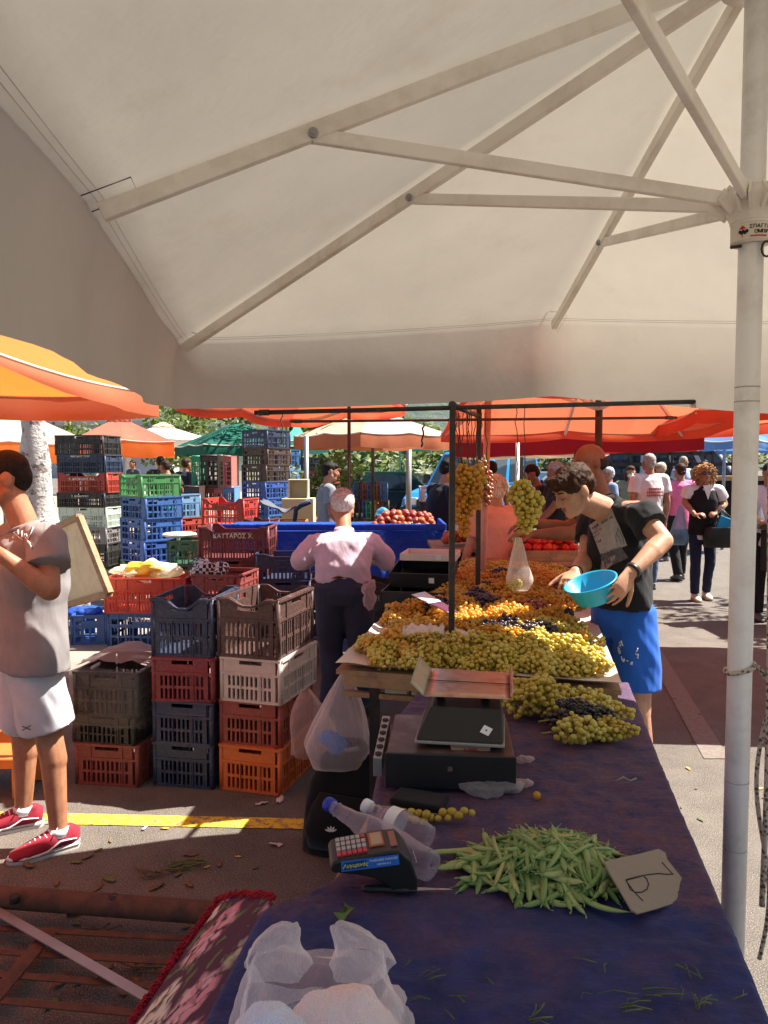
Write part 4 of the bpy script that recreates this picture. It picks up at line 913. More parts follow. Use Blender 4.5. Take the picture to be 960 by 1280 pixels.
for lay in range(3):
    for i in range(7-lay//2):
        for j in range(5-lay):
            fruit('tomato', tom, (q0.x+.05+lay*.03+i*(q1.x-q0.x-.09)/6.2+R.uniform(-.01, .01), 5.61+lay*.03+j*.078, q0.z-.025+lay*.048), 'glossy red tomato in the shallow wooden tray', 'tomato', 'tomatoes in the wooden tray', R.uniform(.9, 1.15))
for i in range(16):
    q = at(R.uniform(560, 586), R.uniform(668, 676), 6.0); fruit('peach', peach_me, q+V((0, R.uniform(0, .3), -.03)), 'peach on the low tray between the two dark posts', 'peach', 'peaches between the posts')
r = root('market_stall', (.6, 6.2, 0), 'low dark stall of peaches between the two dark posts', 'stall'); q = at(573, 680, 6.0)
b = MB(); b.box(q+V((0, .25, -.04)), (.42, .75, .03)); b.build('table_top', M['wood'], r, .004); b = MB(); b.box(q+V((0, .25, -.45)), (.36, .6, .78)); b.build('skirt', M['blackmatte'], r)
blob('cloth', cloth('pale_rag', (.62, .6, .62)), at(581, 662, 6.15), (.08, .1, .05), .03, 'pale rag on the low peach stall between the posts', 'cloth', 9)
# far right: low black table
r = root('market_stall', at(980, 700, 7.2), 'black draped table edge behind the white pole', 'stall'); q = at(1035, 650, 7.3)
b = MB(); b.box((q.x, q.y+.3, q.z-.1), (.75, .6, .06)); b.build('table_top', M['dark'], r); b = MB(); b.box((q.x, q.y+.3, q.z-.35), (.7, .56, .42)); b.build('skirt', M['blackmatte'], r)
r = root('market_stall', at(720, 700, 20), 'pale stall counter far behind the curly haired woman', 'stall'); q = at(905, 592, 17); b = MB(); b.box((q.x+.4, q.y, q.z-.1), (2.2, .8, .1)); b.build('table_top', M['wood'], r); b = MB(); b.box((q.x+.4, q.y, (q.z-.15)/2), (2.1, .7, q.z-.16)); b.build('skirt', M['blackmatte'], r)
# ================================================================ the near blue table
TZ = .80
def lerpk(keys, t):
    for (a, p), (b_, q) in zip(keys, keys[1:]):
        if t <= b_: f = (t-a)/(b_-a); return p.lerp(q, f) if hasattr(p, 'lerp') else p+(q-p)*f
    return keys[-1][1]
Lk = [(0, gz(120, 1560, TZ)), (.25, gz(250, 1280, TZ)), (.36, gz(327, 1134, TZ)), (.42, gz(412, 1100, TZ)), (.47, gz(452, 1062, TZ)), (.72, gz(488, 905, TZ)), (1, gz(532, 852, TZ))]
Rk = [(0, gz(1080, 1560, TZ)), (.25, gz(968, 1280, TZ)), (.40, gz(925, 1180, TZ)), (.72, gz(838, 980, TZ)), (1, gz(786, 852, TZ))]
m, N, L, p = nodes('red_lit_blue_tablecloth')
def cloth_nodes():
    tc = N.new('ShaderNodeTexCoord'); sx = N.new('ShaderNodeSeparateXYZ'); L.new(tc.outputs['Object'], sx.inputs[0])
    n1 = tex(N, L, 'n', 3.0, 6, .7); n2 = tex(N, L, 'n', 16, 6, .75); n3 = tex(N, L, 'n', 90, 4, .7)
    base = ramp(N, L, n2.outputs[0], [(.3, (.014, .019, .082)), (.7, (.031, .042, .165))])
    red_light_tint = ramp(N, L, n3.outputs[0], [(.3, (.07, .030, .055)), (.7, (.155, .072, .095))])
    # red parasol light painted as purple tint on the far cloth, uneven at its edge
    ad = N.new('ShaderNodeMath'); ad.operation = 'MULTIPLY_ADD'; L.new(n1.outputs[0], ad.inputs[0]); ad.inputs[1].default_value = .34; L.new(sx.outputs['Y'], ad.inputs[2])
    mr = N.new('ShaderNodeMapRange'); L.new(ad.outputs[0], mr.inputs[0]); mr.inputs[1].default_value = LIGHT_EDGE; mr.inputs[2].default_value = LIGHT_EDGE+.05
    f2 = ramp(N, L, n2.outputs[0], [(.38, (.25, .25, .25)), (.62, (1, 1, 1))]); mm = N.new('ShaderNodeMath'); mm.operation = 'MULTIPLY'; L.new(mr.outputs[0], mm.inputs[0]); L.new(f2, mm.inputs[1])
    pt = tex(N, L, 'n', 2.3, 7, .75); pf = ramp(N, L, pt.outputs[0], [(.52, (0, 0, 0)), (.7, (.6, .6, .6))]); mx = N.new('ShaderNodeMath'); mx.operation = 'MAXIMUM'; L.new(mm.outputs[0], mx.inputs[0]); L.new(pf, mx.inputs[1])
    col = mixc(N, L, mx.outputs[0], base, red_light_tint)
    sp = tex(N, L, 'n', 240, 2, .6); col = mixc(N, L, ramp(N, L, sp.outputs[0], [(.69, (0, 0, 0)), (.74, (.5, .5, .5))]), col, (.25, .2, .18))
    L.new(col, p.inputs['Base Color']); p.inputs['Roughness'].default_value = .8; p.inputs['Specular IOR Level'].default_value = .25; p.inputs['Sheen Weight'].default_value = .05
    wv = tex(N, L, 'n', 7, 5, .55, stretch=(1, 1.6, 1)); b1 = N.new('ShaderNodeBump'); b1.inputs['Strength'].default_value = .8; b1.inputs['Distance'].default_value = .02; L.new(wv.outputs[0], b1.inputs['Height'])
    wf = tex(N, L, 'n', 400, 2, .5); b2 = N.new('ShaderNodeBump'); b2.inputs['Strength'].default_value = .3; b2.inputs['Distance'].default_value = .001; L.new(wf.outputs[0], b2.inputs['Height']); L.new(b1.outputs[0], b2.inputs['Normal']); L.new(b2.outputs[0], p.inputs['Normal'])
tab_o = V((.3, 1.8, 0))
LIGHT_EDGE = gz(600, 1140, TZ).y-tab_o.y+.17
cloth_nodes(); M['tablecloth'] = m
r = root('market_table', tab_o, 'near market table under a blue cloth with red light painted in', 'table')
g = []; n_t, n_s = 210, 96
def top_z(x, y):
    w_ = noise.noise_vector(V((x*4, y*4, 3)))*.12; q = V(((x+w_.x)*6, (y+w_.y)*10, 2)); return TZ+.004*noise.noise(V((x*5, y*5, 1)))+.013*(.5-abs(noise.noise(q)))**3*4*.5+.003*noise.fractal(V((x*16, y*24, 4)), 1, 2, 3)-.004
for i in range(n_t+1):
    t = i/n_t; a = lerpk(Lk, t); c = lerpk(Rk, t); out = (c-a).normalized(); row = []
    for s in range(7, 0, -1):
        d = s/7; q = a-out*(.012+.05*d*(.6+.8*noise.noise(V((t*14, d*1.5, 3)))))+V((0, 0, -.008-.42*d**1.1)); row.append(q)
    for j in range(n_s+1):
        q = a.lerp(c, j/n_s); q.z = top_z(q.x, q.y); e = min(j, n_s-j)
        if e == 0: q.z -= .004
        row.append(q)
    for s in range(1, 8):
        d = s/7; q = c+out*(.012+.04*d*(.6+.8*noise.noise(V((t*14, d*1.5, 8)))))+V((0, 0, -.008-.42*d**1.1)); row.append(q)
    g.append(row)
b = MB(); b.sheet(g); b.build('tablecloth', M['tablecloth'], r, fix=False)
for t, j in ((.08, .1), (.08, .9), (.95, .12), (.95, .9)):
    q = lerpk(Lk, t).lerp(lerpk(Rk, t), j); b = MB(); b.box((q.x, q.y, .385), (.05, .05, .77)); b.build('leg', M['dark'], r)
b = MB(); q = [lerpk(Lk, .05).lerp(lerpk(Rk, .05), .06), lerpk(Rk, .05).lerp(lerpk(Lk, .05), .06), lerpk(Rk, .97).lerp(lerpk(Lk, .97), .06), lerpk(Lk, .97).lerp(lerpk(Rk, .97), .06)]
b.add([k+V((0, 0, -.03)) for k in q]+[k+V((0, 0, -.012)) for k in q], [(3, 2, 1, 0), (4, 5, 6, 7), (0, 1, 5, 4), (1, 2, 6, 5), (2, 3, 7, 6), (3, 0, 4, 7)]); b.build('table_top', M['wood'], r)
# floral runner hanging off the side
def runner():
    pts_l = [gz(276, 1126, .60), gz(235, 1180, .59), gz(205, 1225, .57), gz(165, 1283, .55), gz(110, 1370, .53)]
    pts_r = [gz(345, 1124, .775), gz(312, 1180, .775), gz(280, 1235, .775), gz(250, 1290, .775), gz(180, 1420, .775)]
    kl = [(i/4, p) for i, p in enumerate(pts_l)]; kr = [(i/4, p) for i, p in enumerate(pts_r)]
    r = root('floral_runner', lerpk(kl, .5), 'floral tapestry runner with red fringe hanging beside the blue cloth', 'textile')
    g = []
    for i in range(41):
        a, c = lerpk(kl, i/40), lerpk(kr, i/40); g.append([a.lerp(c, j/16)+V((0, 0, .012*math.sin(j/16*math.pi)+.006*noise.noise(V((i*.3, j*.4, 0))))) for j in range(17)])
    m, N, L, p = nodes('floral_tapestry'); tc = N.new('ShaderNodeTexCoord')
    nz = tex(N, L, 'n', 24, 3, .6); sc2 = N.new('ShaderNodeVectorMath'); sc2.operation = 'SCALE'; sc2.inputs['Scale'].default_value = .035; L.new(nz.outputs['Color'], sc2.inputs[0]); ad = N.new('ShaderNodeVectorMath'); L.new(tc.outputs['Object'], ad.inputs[0]); L.new(sc2.outputs[0], ad.inputs[1])
    v1 = N.new('ShaderNodeTexVoronoi'); v1.inputs['Scale'].default_value = 6.5; L.new(ad.outputs[0], v1.inputs['Vector'])
    v2 = N.new('ShaderNodeTexVoronoi'); v2.inputs['Scale'].default_value = 40; L.new(ad.outputs[0], v2.inputs['Vector'])
    petal = ramp(N, L, v2.outputs['Distance'], [(.52, (1, 1, 1)), (.74, (0, 0, 0))])
    inside = ramp(N, L, v1.outputs['Distance'], [(.05, (.75, .75, .75)), (.1, (1, 1, 1)), (.46, (1, 1, 1)), (.55, (0, 0, 0))])
    sp = N.new('ShaderNodeSeparateColor'); L.new(v1.outputs['Color'], sp.inputs[0])
    fl = ramp(N, L, sp.outputs[0], [(.0, (.62, .58, .42)), (.42, (.66, .62, .48)), (.46, (.52, .16, .22)), (.72, (.62, .28, .34)), (.78, (.4, .06, .08)), (1, (.55, .3, .3))])
    sp2 = N.new('ShaderNodeSeparateColor'); L.new(v2.outputs['Color'], sp2.inputs[0]); fl = mixc(N, L, ramp(N, L, sp2.outputs[1], [(.3, (0, 0, 0)), (.9, (.55, .55, .55))]), fl, (.7, .58, .56))
    mm = N.new('ShaderNodeMath'); mm.operation = 'MULTIPLY'; L.new(petal, mm.inputs[0]); L.new(inside, mm.inputs[1])
    bgc = mixc(N, L, ramp(N, L, sp2.outputs[0], [(.8, (0, 0, 0)), (.86, (1, 1, 1))]), (.10, .045, .07), (.13, .18, .08))
    L.new(mixc(N, L, mm.outputs[0], bgc, fl), p.inputs['Base Color']); p.inputs['Roughness'].default_value = .95; p.inputs['Specular IOR Level'].default_value = .1
    wv = tex(N, L, 'n', 300, 2); bump(N, L, p, wv.outputs[0], .5, .002)
    b = MB(); b.sheet(g); b.build('woven_panel', m, r, fix=False)
    f = MB(); rr = random.Random(3); edge = [(lerpk(kl, i/150), lerpk(kl, min(1, i/150+.01))-lerpk(kl, max(0, i/150-.01))) for i in range(151)]+[(lerpk(kl, 0).lerp(lerpk(kr, 0), i/40)+V((0, 0, .012*math.sin(i/40*math.pi))), V((1, .2, .4))) for i in range(41)]
    for q, d in edge:
        for _ in range(5):
            a = q+V((rr.uniform(-.006, .006), rr.uniform(-.006, .006), rr.uniform(0, .008))); e = a+V((rr.uniform(-.014, -.001), rr.uniform(-.008, .008), rr.uniform(-.010, .004)))
            f.tube([a, a.lerp(e, .5)+V((0, 0, rr.uniform(0, .006))), e], .0016, 4, cap=False)
    f.build('fringe', pm('red_fringe', (.38, .012, .03), .9, .3, 40), r, fix=False)
runner()
# rusty frame on the ground
r = root('iron_grid', gz(130, 1170, .05), 'rusty slatted iron frame lying on the asphalt', 'frame')
b = MB(); a, c = gz(-120, 1112, .09), gz(330, 1146, .09); b.tube([a.lerp(c, i/12) for i in range(13)], .038, 16)
pipe = b.build('pipe', M['rust'], r)
for u in (18, 142):
    q = gz(u, 1122, .12); bb = MB(); bb.tube([q+V((0, 0, -.015)), q+V((0, -.002, .007))], .017, 14); bb.build('bolt_hole', M['ink'], pipe)
for (p0, p1) in (((-80, 1156), (290, 1176)), ((-80, 1185), (290, 1207)), ((-80, 1212), (290, 1240)), ((-80, 1243), (260, 1275)), ((-80, 1285), (240, 1320))):
    b = MB(); b.bar(gz(*p0, .05), gz(*p1, .05), .028, .004); b.build('slat', M['rust'], r)
b = MB(); b.bar(gz(-10, 1250, .055), gz(62, 1165, .055), .05, .004); b.build('cross_bar', M['rust'], r)
b = MB(); b.bar(gz(-40, 1118, .075), gz(210, 1262, .075), .034, .004); tag(b.build('metal_strip', M['steel']), 'flat grey metal strip lying across the rusty frame', 'strip')
# ================================================================ the grape stall
GZ = .845
gl0, gr0 = gz(420, 836, GZ), gz(777, 862, GZ)
dirv = V((math.sin(rad(11)), math.cos(rad(11)), 0)); GL = 3.0
gl1, gr1 = gl0+dirv*GL, gr0+dirv*GL
def gp(s, t, z=0.0):
    q = gl0.lerp(gr0, s).lerp(gl1.lerp(gr1, s), t); q.z = GZ+z; return q
wid = (gr0-gl0).normalized(); gw = (gr0-gl0).length
r = root('grape_stall', (gl0+gr1)/2*V((1, 1, 0)) if False else V(((gl0.x+gr1.x)/2, (gl0.y+gr1.y)/2, 0)), 'long paper-lined stall heaped with grapes between the old man and the youth', 'stall')
b = MB(); q = [gp(0, 0), gp(1, 0), gp(1, 1), gp(0, 1)]; dn = V((0, 0, -.02)); b.add([k+dn for k in q]+[k+V((0, 0, -.003)) for k in q], [(3, 2, 1, 0), (4, 5, 6, 7), (0, 1, 5, 4), (1, 2, 6, 5), (2, 3, 7, 6), (3, 0, 4, 7)]); b.build('table_top', M['wood'], r)
# paper liner curling up at the rim
g = []
for i in range(61):
    t = i/60; row = []
    for j in range(41):
        s = j/40; e = min(s*gw, (1-s)*gw, t*GL); k = .022*max(0, 1-e/.05)**2+.004*noise.noise(V((s*9, t*24, 0)))*(1 if e > .03 else 2.2)
        row.append(gp(s, t, .004+k)-dirv*(.012 if i == 0 else 0))
    g.append(row)
b = MB(); b.sheet(g); b.build('paper_liner', M['paper'], r, fix=False)
for s0, s1, zz in ((0, 1, -.045),):
    b = MB(); b.bar(gp(0, .004, -.042)+wid*.03, gp(1, .004, -.042)-wid*.01, .02, .045); b.build('front_rail', M['wood'], r, .003)
for s in (.22, .32, .53, .66, .76):
    b = MB(); b.box(gp(s, .02, -.078), (.085, .05, .022), Matrix.Rotation(-rad(11), 3, 'Z')); b.build('slat_end', M['board'], r, .003)
b = MB(); b.bar(gp(.02, .012, -.1), gp(1, .012, -.1), .03, .02); b.build('lower_rail', M['wood'], r, .003)
for s, t in ((.14, .012), (.96, .1), (.1, .95), (.95, .95), (.06, .5), (.96, .5)):
    b = MB(); q = gp(s, t); b.box((q.x, q.y, (GZ-.06)/2), (.04, .04, GZ-.062)); b.build('leg', M['dark'], r)
# posts and bars of the stall frame
def post(label, u0, v0, v1, Y, w_, mat, name='stall_post'):
    a, c = at(u0, v0, Y), at(u0, v1, Y); rt = root(name, (a.x, a.y, a.z), label, 'post'); bb = MB(); bb.box(((a.x+c.x)/2, a.y, (a.z+c.z)/2), (w_, w_, abs(c.z-a.z))); bb.build('shaft', mat, rt, .003)
    bb = MB(); bb.box((a.x, a.y, min(a.z, c.z)+.006), (w_*2.2, w_*2.2, .008)); bb.build('foot', mat, rt); return rt
post('thick black post standing among the grapes near the pink paper', 565, 806, 503, 3.08, .024, M['dark'])
post('thinner dark post further back in the grapes beside the pink pole', 598, 748, 506, 4.25, .026, M['dark'])
def cross(label, u0, v0, u1, v1, Y0, Y1, rr, mat):
    a, c = at(u0, v0, Y0), at(u1, v1, Y1); rt = root('cross_bar', (a+c)/2, label, 'bar'); bb = MB(); bb.tube([a, c], rr, 10); bb.build('tube', mat, rt)
    for f in (.02, .98):
        bb = MB(); q = a.lerp(c, f); bb.tube([q-(c-a).normalized()*.02, q+(c-a).normalized()*.02], rr*1.3, 10); bb.build('clamp', mat, rt)
cross('upper dark bar resting on the thick black post', 318, 516, 918, 501, 3.08, 3.1, .0095, M['dark'])
cross('lower thin dark bar crossing behind the upper one', 363, 527, 846, 522, 4.25, 4.25, .008, M['rust'])
cross('short dark bar joining the two stall posts overhead', 565, 506, 598, 520, 3.1, 4.25, .012, M['dark'])
a, c = at(602, 770, 4.9), at(611, 480, 4.9); rt = root('parasol_pole', a, 'salmon painted pole leaning slightly beside the hanging orange-lit grapes', 'pole'); b = MB(); b.tube([V((a.x-.02, a.y, 0)), c], .022, 12); b.build('shaft', M['pinkpaint'], rt)
b = MB(); b.lathe([(.2, 0), (.2, .05), (.05, .09), (.03, .2)], (a.x-.02, a.y, 0), n=20); b.build('base', M['dark'], rt)
a = at(646, 660, 7.2); rt = root('parasol_pole', (a.x, a.y, 0), 'thin pale pole above the hanging green bunch', 'pole'); b = MB(); b.tube([(a.x, a.y, 0), (a.x, a.y, at(646, 545, 7.2).z)], .018, 10); b.build('shaft', M['whitemetal'], rt); b = MB(); b.lathe([(.2, 0), (.2, .05), (.03, .09)], (a.x, a.y, 0), n=16); b.build('base', M['dark'], rt)
# strings
def strings(label, n, u0, u1, v0, v1, Y, rr):
    rt = root('cord_bundle', at((u0+u1)/2, v0, Y), label, 'cord'); 
    for i in range(n):
        u = u0+(u1-u0)*i/max(1, n-1)+R.uniform(-2, 2); a = at(u, v0, Y); e = at(u+R.uniform(-5, 5), v1+R.uniform(-14, 6), Y); b = MB()
        b.tube([a.lerp(e, k/8)+V((.012*noise.noise(V((k*.8, i*3, 0))), .012*noise.noise(V((k*.8, i*3, 5))), 0)) for k in range(9)], rr, 5); b.build('cord', M['rust'], rt)
strings('tangle of thin cords hanging above the orange-lit grapes', 13, 569, 606, 516, 592, 3.5, .0022)
strings('two thin cords holding the green bunch', 2, 645, 655, 505, 604, 3.3, .002)
strings('thin wire hanging left of the cream parasol peak' if False else 'thin wire hanging before the slim tree trunk', 1, 352, 352, 515, 562, 3.6, .003)
strings('short dark strap hanging from the lower bar', 1, 531, 531, 528, 562, 4.2, .006)
# ---------------------------------------------------------------- grapes
def grapemat(name, c1, c2, c3, bloom=.0, tr=.32):
    m, N, L, p = nodes(name); out = N['Material Output']; ge = N.new('ShaderNodeNewGeometry'); oi = N.new('ShaderNodeObjectInfo')
    ad = N.new('ShaderNodeMath'); ad.operation = 'MULTIPLY_ADD'; L.new(oi.outputs['Random'], ad.inputs[0]); ad.inputs[1].default_value = .5; 
    mu = N.new('ShaderNodeMath'); mu.operation = 'MULTIPLY'; L.new(ge.outputs['Random Per Island'], mu.inputs[0]); mu.inputs[1].default_value = .5; L.new(mu.outputs[0], ad.inputs[2])
    col = ramp(N, L, ad.outputs[0], [(.15, c1), (.5, c2), (.85, c3)])
    t = tex(N, L, 'n', 70, 3, .6); col = mixc(N, L, ramp(N, L, t.outputs[0], [(.5, (0, 0, 0)), (.75, (.45, .45, .45))]), col, mixc(N, L, .5, col, (.35, .25, .12)))
    L.new(col, p.inputs['Base Color']); p.inputs['Roughness'].default_value = .3; p.inputs['Specular IOR Level'].default_value = .5
    if bloom: p.inputs['Sheen Weight'].default_value = bloom; p.inputs['Sheen Tint'].default_value = (.4, .45, .6, 1)
    t_ = N.new('ShaderNodeBsdfTranslucent'); L.new(col, t_.inputs[0]); ms = N.new('ShaderNodeMixShader'); ms.inputs[0].default_value = tr; p.inputs['Coat Weight'].default_value = .25; p.inputs['Coat Roughness'].default_value = .15
    L.new(p.outputs[0], ms.inputs[1]); L.new(t_.outputs[0], ms.inputs[2]); L.new(ms.outputs[0], out.inputs[0]); return m
GM = {'green': grapemat('green_grapes', (.58, .42, .05), (.70, .55, .08), (.78, .68, .17)),
      'amber': grapemat('amber_lit_grapes', (.74, .38, .04), (.82, .52, .07), (.86, .64, .15), 0, .5),  # orange light on the middle grapes, put into their colour
      'red': grapemat('red_grapes', (.22, .03, .025), (.36, .07, .04), (.45, .16, .06), .1, .15),
      'black': grapemat('black_grapes', (.012, .010, .018), (.02, .014, .026), (.035, .02, .03), .3, .03)}
M['stem'] = pm('grape_stem', (.30, .24, .08), .7, .3, 20)
ICO = bmesh.new(); bmesh.ops.create_icosphere(ICO, subdivisions=2, radius=1); ICO_V = [v.co.copy() for v in ICO.verts]; ICO_F = [tuple(x.index for x in f.verts) for f in ICO.faces]
def bunch_mesh(seed, n, Lb, Wb, rb, elong=1.12, hang=False):
    rr = random.Random(seed); pts = []; tries = 0
    while len(pts) < n and tries < 9000:
        tries += 1; t = rr.random()**.85; prof = math.sin(min(1, t*1.9+.22)*math.pi/2)*(1-.72*max(0, t-.35)/.65)
        a = rr.random()*2*math.pi; q = math.sqrt(rr.uniform(.25, 1)); rad_ = Wb/2*prof*q
        p = V((rad_*math.cos(a), rad_*math.sin(a)*.85, -t*Lb))+V((.012*math.sin(t*5+seed), .01*math.cos(t*4+seed), 0))
        if all((p-o).length > rb*1.62 for o in pts): pts.append(p)
    b = MB()
    for p in pts:
        k = rb*rr.uniform(.74, 1.13); d = V((rr.gauss(0, 1), rr.gauss(0, 1), rr.gauss(0, 1))).normalized(); q = d.to_track_quat('Z', 'Y').to_matrix()
        b.add([p+q @ V((v.x*k, v.y*k, v.z*k*elong)) for v in ICO_V], ICO_F, True)
    s = MB(); s.tube([(0, 0, .035), (.006, 0, .01), (0, 0, -Lb*.3), (0, 0, -Lb*.75)], [.003, .0028, .0022, .0015], 6)
    for p in pts[::4]: s.tube([V((0, 0, p.z*.85)), p], .0011, 4, cap=False)
    return b, s
def lay_down(mb):   # bunch hanging along -z is laid along +x, resting at z=0
    for i, p in enumerate(mb.v): mb.v[i] = V((-p.z-.08, p.x, p.y*.9))
VAR = []
for i in range(7):
    b, s = bunch_mesh(i+1, 98, .185, .11, .0088); lay_down(b); lay_down(s); VAR.append((b, s))
BM = {}
def bunch_data(k, c):
    if (k, c) not in BM: BM[(k, c)] = (VAR[k][0].mesh('grape_bunch', GM[c]), VAR[k][1].mesh('stem', M['stem']))
    return BM[(k, c)]
def bunch(pos, yaw, c, label, group, tilt=0, stem=False, sc=1, roll=None):
    k = R.randrange(7); me, st = bunch_data(k, c); o = bpy.data.objects.new('grape_bunch', me); COL.objects.link(o); o.location = pos
    o.rotation_euler = (roll if roll is not None else R.uniform(-.5, .5), tilt, yaw); o.scale = (sc, sc, sc); tag(o, label, 'grapes', group)
    if stem: s = bpy.data.objects.new('stem', st); COL.objects.link(s); s.parent = o
    return o
GL_ = {'green': ('green grape bunch piled along the front of the paper-lined stall', 'green grapes at the stall front'),
       'amber': ('orange-lit grape bunch heaped in the middle of the paper-lined stall', 'orange-lit grapes on the stall'),
       'red': ('dark red grape bunch lying among the orange-lit ones', 'red grapes on the stall'),
       'black': ('blue-black grape bunch lying among the orange-lit ones', 'black grapes on the stall'),
       'sun': ('bright sunlit green grape bunch at the stall corner beside the youth', 'sunlit green grapes'),
       'back': ('pale green grape bunch in the back row of the stall', 'green grapes at the stall back')}
def heap(s, t):   # mound height
    e = min(s, 1-s)*gw; f = min(t, 1-t)*GL
    return .020+.046*min(1, e/.25)*min(1, f/.3)+.02*noise.noise(V((s*6, t*16, 0)))
RED = [(.72, .36, .11, .05), (.86, .60, .10, .05)]; BLK = [(.57, .19, .13, .025), (.70, .19, .1, .02), (.40, .46, .06, .03), (.47, .40, .06, .03), (.44, .56, .05, .03), (.95, .33, .09, .025), (.80, .35, .05, .02), (.26, .33, .05, .02), (.52, .72, .1, .03), (.62, .76, .1, .03), (.2, .47, .12, .02)]
rows = 30; cnt = 0
for i in range(rows):
    for j in range(8):
        s = .075+.85*(j+.5*(i % 2)+R.uniform(-.25, .25))/7.8; t = .034+.915*(i+R.uniform(-.3, .3))/rows
        if s < .07 or s > .93: continue
        if s < .22 and t > .40: continue                         # black box stands here
        if .17 < s < .50 and .105 < t < .165: continue          # pink paper shows
        if .80 < s < .97 and .28 < t < .325 or (.88 < s and .34 < t < .46): continue
        if .1 < s < .34 and .22 < t < .29: continue
        c = 'amber'; key = 'amber'
        if t < .13 and s < .62: c = key = 'green'
        if s > .60 and t < .15: c, key = 'green', 'sun'
        elif s > .72 and t < .27: c, key = 'green', 'sun' if t < .2 else 'green'
        if t > .78: c, key = 'green', 'back'
        if t < .22 and s < .35: c = key = R.choice(['green', 'amber'])
        for a, b_, ra, rb in RED:
            if ((s-a)/ra)**2+((t-b_)/rb)**2 < 1: c = key = 'red'
        for a, b_, ra, rb in BLK:
            if ((s-a)/ra)**2+((t-b_)/rb)**2 < 1: c = key = 'black'
        lab, grp = GL_[key]
        bunch(gp(s, t, heap(s, t)), R.uniform(0, 6.28), c, lab, grp, R.uniform(-.25, .25), stem=t < .12, sc=R.uniform(.85, 1.1)); cnt += 1
# mound under the top layer so no paper shows between the bunches
for i in range(13):
    for j in range(6):
        s = .14+.72*j/5; t = .05+.86*i/12
        if s < .3 and t > .38 or (.12 < s < .52 and .09 < t < .18) or (.08 < s < .36 and .2 < t < .31) or (s > .78 and .26 < t < .47): continue
        c = 'green' if (t < .13 or t > .8) else 'amber'; key = {'green': 'green' if t < .5 else 'back', 'amber': 'amber'}[c]
        if s > .6 and t < .15: key = 'sun'
        bunch(gp(s, t, .035), R.uniform(0, 6.28), c, *GL_[key], 0, sc=1.1)
# pink paper sheets, magazine
def paper(name, pts, mat, label, cat, z=.05, amp=.02, seed=0):
    g = []; P = [V(p) for p in pts]
    for i in range(11):
        g.append([P[0].lerp(P[1], j/14).lerp(P[3].lerp(P[2], j/14), i/10)+V((0, 0, z+amp*noise.noise(V((j*.5, i*.5, seed)))+.5*amp*noise.noise(V((j*1.3, i*1.3, seed))))) for j in range(15)])
    b = MB(); b.sheet(g, .0012); return tag(b.build(name, mat), label, cat)
paper('wrapping_paper', [gp(.20, .095), gp(.36, .095), gp(.35, .17), gp(.17, .17)], M['paper'], 'crumpled pink sheet of paper before the thick black post', 'paper', .075, .03, 1)
paper('wrapping_paper', [gp(.36, .105), gp(.52, .11), gp(.50, .165), gp(.37, .165)], M['paper'], 'creased pink paper lying just behind the thick black post', 'paper', .07, .03, 2)
mg = root('magazine', gp(.22, .26), 'open leaflet with a white and plum cover on the grapes', 'leaflet'); a_, b_, c_, d_ = gp(.15, .285, .15), gp(.345, .215, .11), gp(.385, .245, .10), gp(.2, .32, .15)
b = MB(); b.sheet([[a_.lerp(b_, .5*i/4).lerp(d_.lerp(c_, .5*i/4), j/3) for i in range(5)] for j in range(4)], .002); b.build('white_page', flat('magazine_white', (.7, .68, .7), .35), mg)
b = MB(); b.sheet([[a_.lerp(b_, .5+.5*i/4).lerp(d_.lerp(c_, .5+.5*i/4), j/3) for i in range(5)] for j in range(4)], .002); b.build('plum_page', pm('magazine_plum', (.10, .03, .06), .35, .4, 60), mg)
b = MB(); b.box(gp(.15, .235, .03), (.16, .12, .05), Matrix.Rotation(.2, 3, 'Z')); tag(b.build('phone_case' if False else 'black_punnet', M['black'], bevel=.008), 'small black tray half under the leaflet', 'tray')
# black box at the back of the stall
def openbox(label, c, size, yaw, mat, name='plastic_box', tilt=0, cat='box'):
    rt = root(name, (0, 0, 0), label, cat); x, y, z = size
    for nm, cc, ss in (('side', (-x/2, 0, z/2), (.008, y, z)), ('side', (x/2, 0, z/2), (.008, y, z)), ('end', (0, -y/2, z/2), (x-.01, .008, z)), ('end', (0, y/2, z/2), (x-.01, .008, z)), ('base', (0, 0, .004), (x-.01, y-.01, .006))):
        b = MB(); b.box(cc, ss); b.build(nm, mat, rt, .003)
    b = MB(); b.box((x*.2, -y/2-.006, z*.55), (.03, .002, .03)); b.build('sticker', M['whiteink'], rt)
    rt.location = V(c); rt.rotation_euler = (tilt, 0, yaw); return rt
openbox('black plastic box standing open at the back corner of the grape stall', gp(.10, .5, .02), (.33, .6, .085), -rad(11), M['black'])
openbox('black plastic box tilted on top of another at the stall back', gp(.10, .56, .108), (.34, .42, .085), -rad(11), M['black'], tilt=.12)
openbox('shallow pale polystyrene tray on the tilted black box', gp(.12, .60, .215), (.32, .3, .04), -rad(11), M['paper'], 'foam_tray', cat='tray')
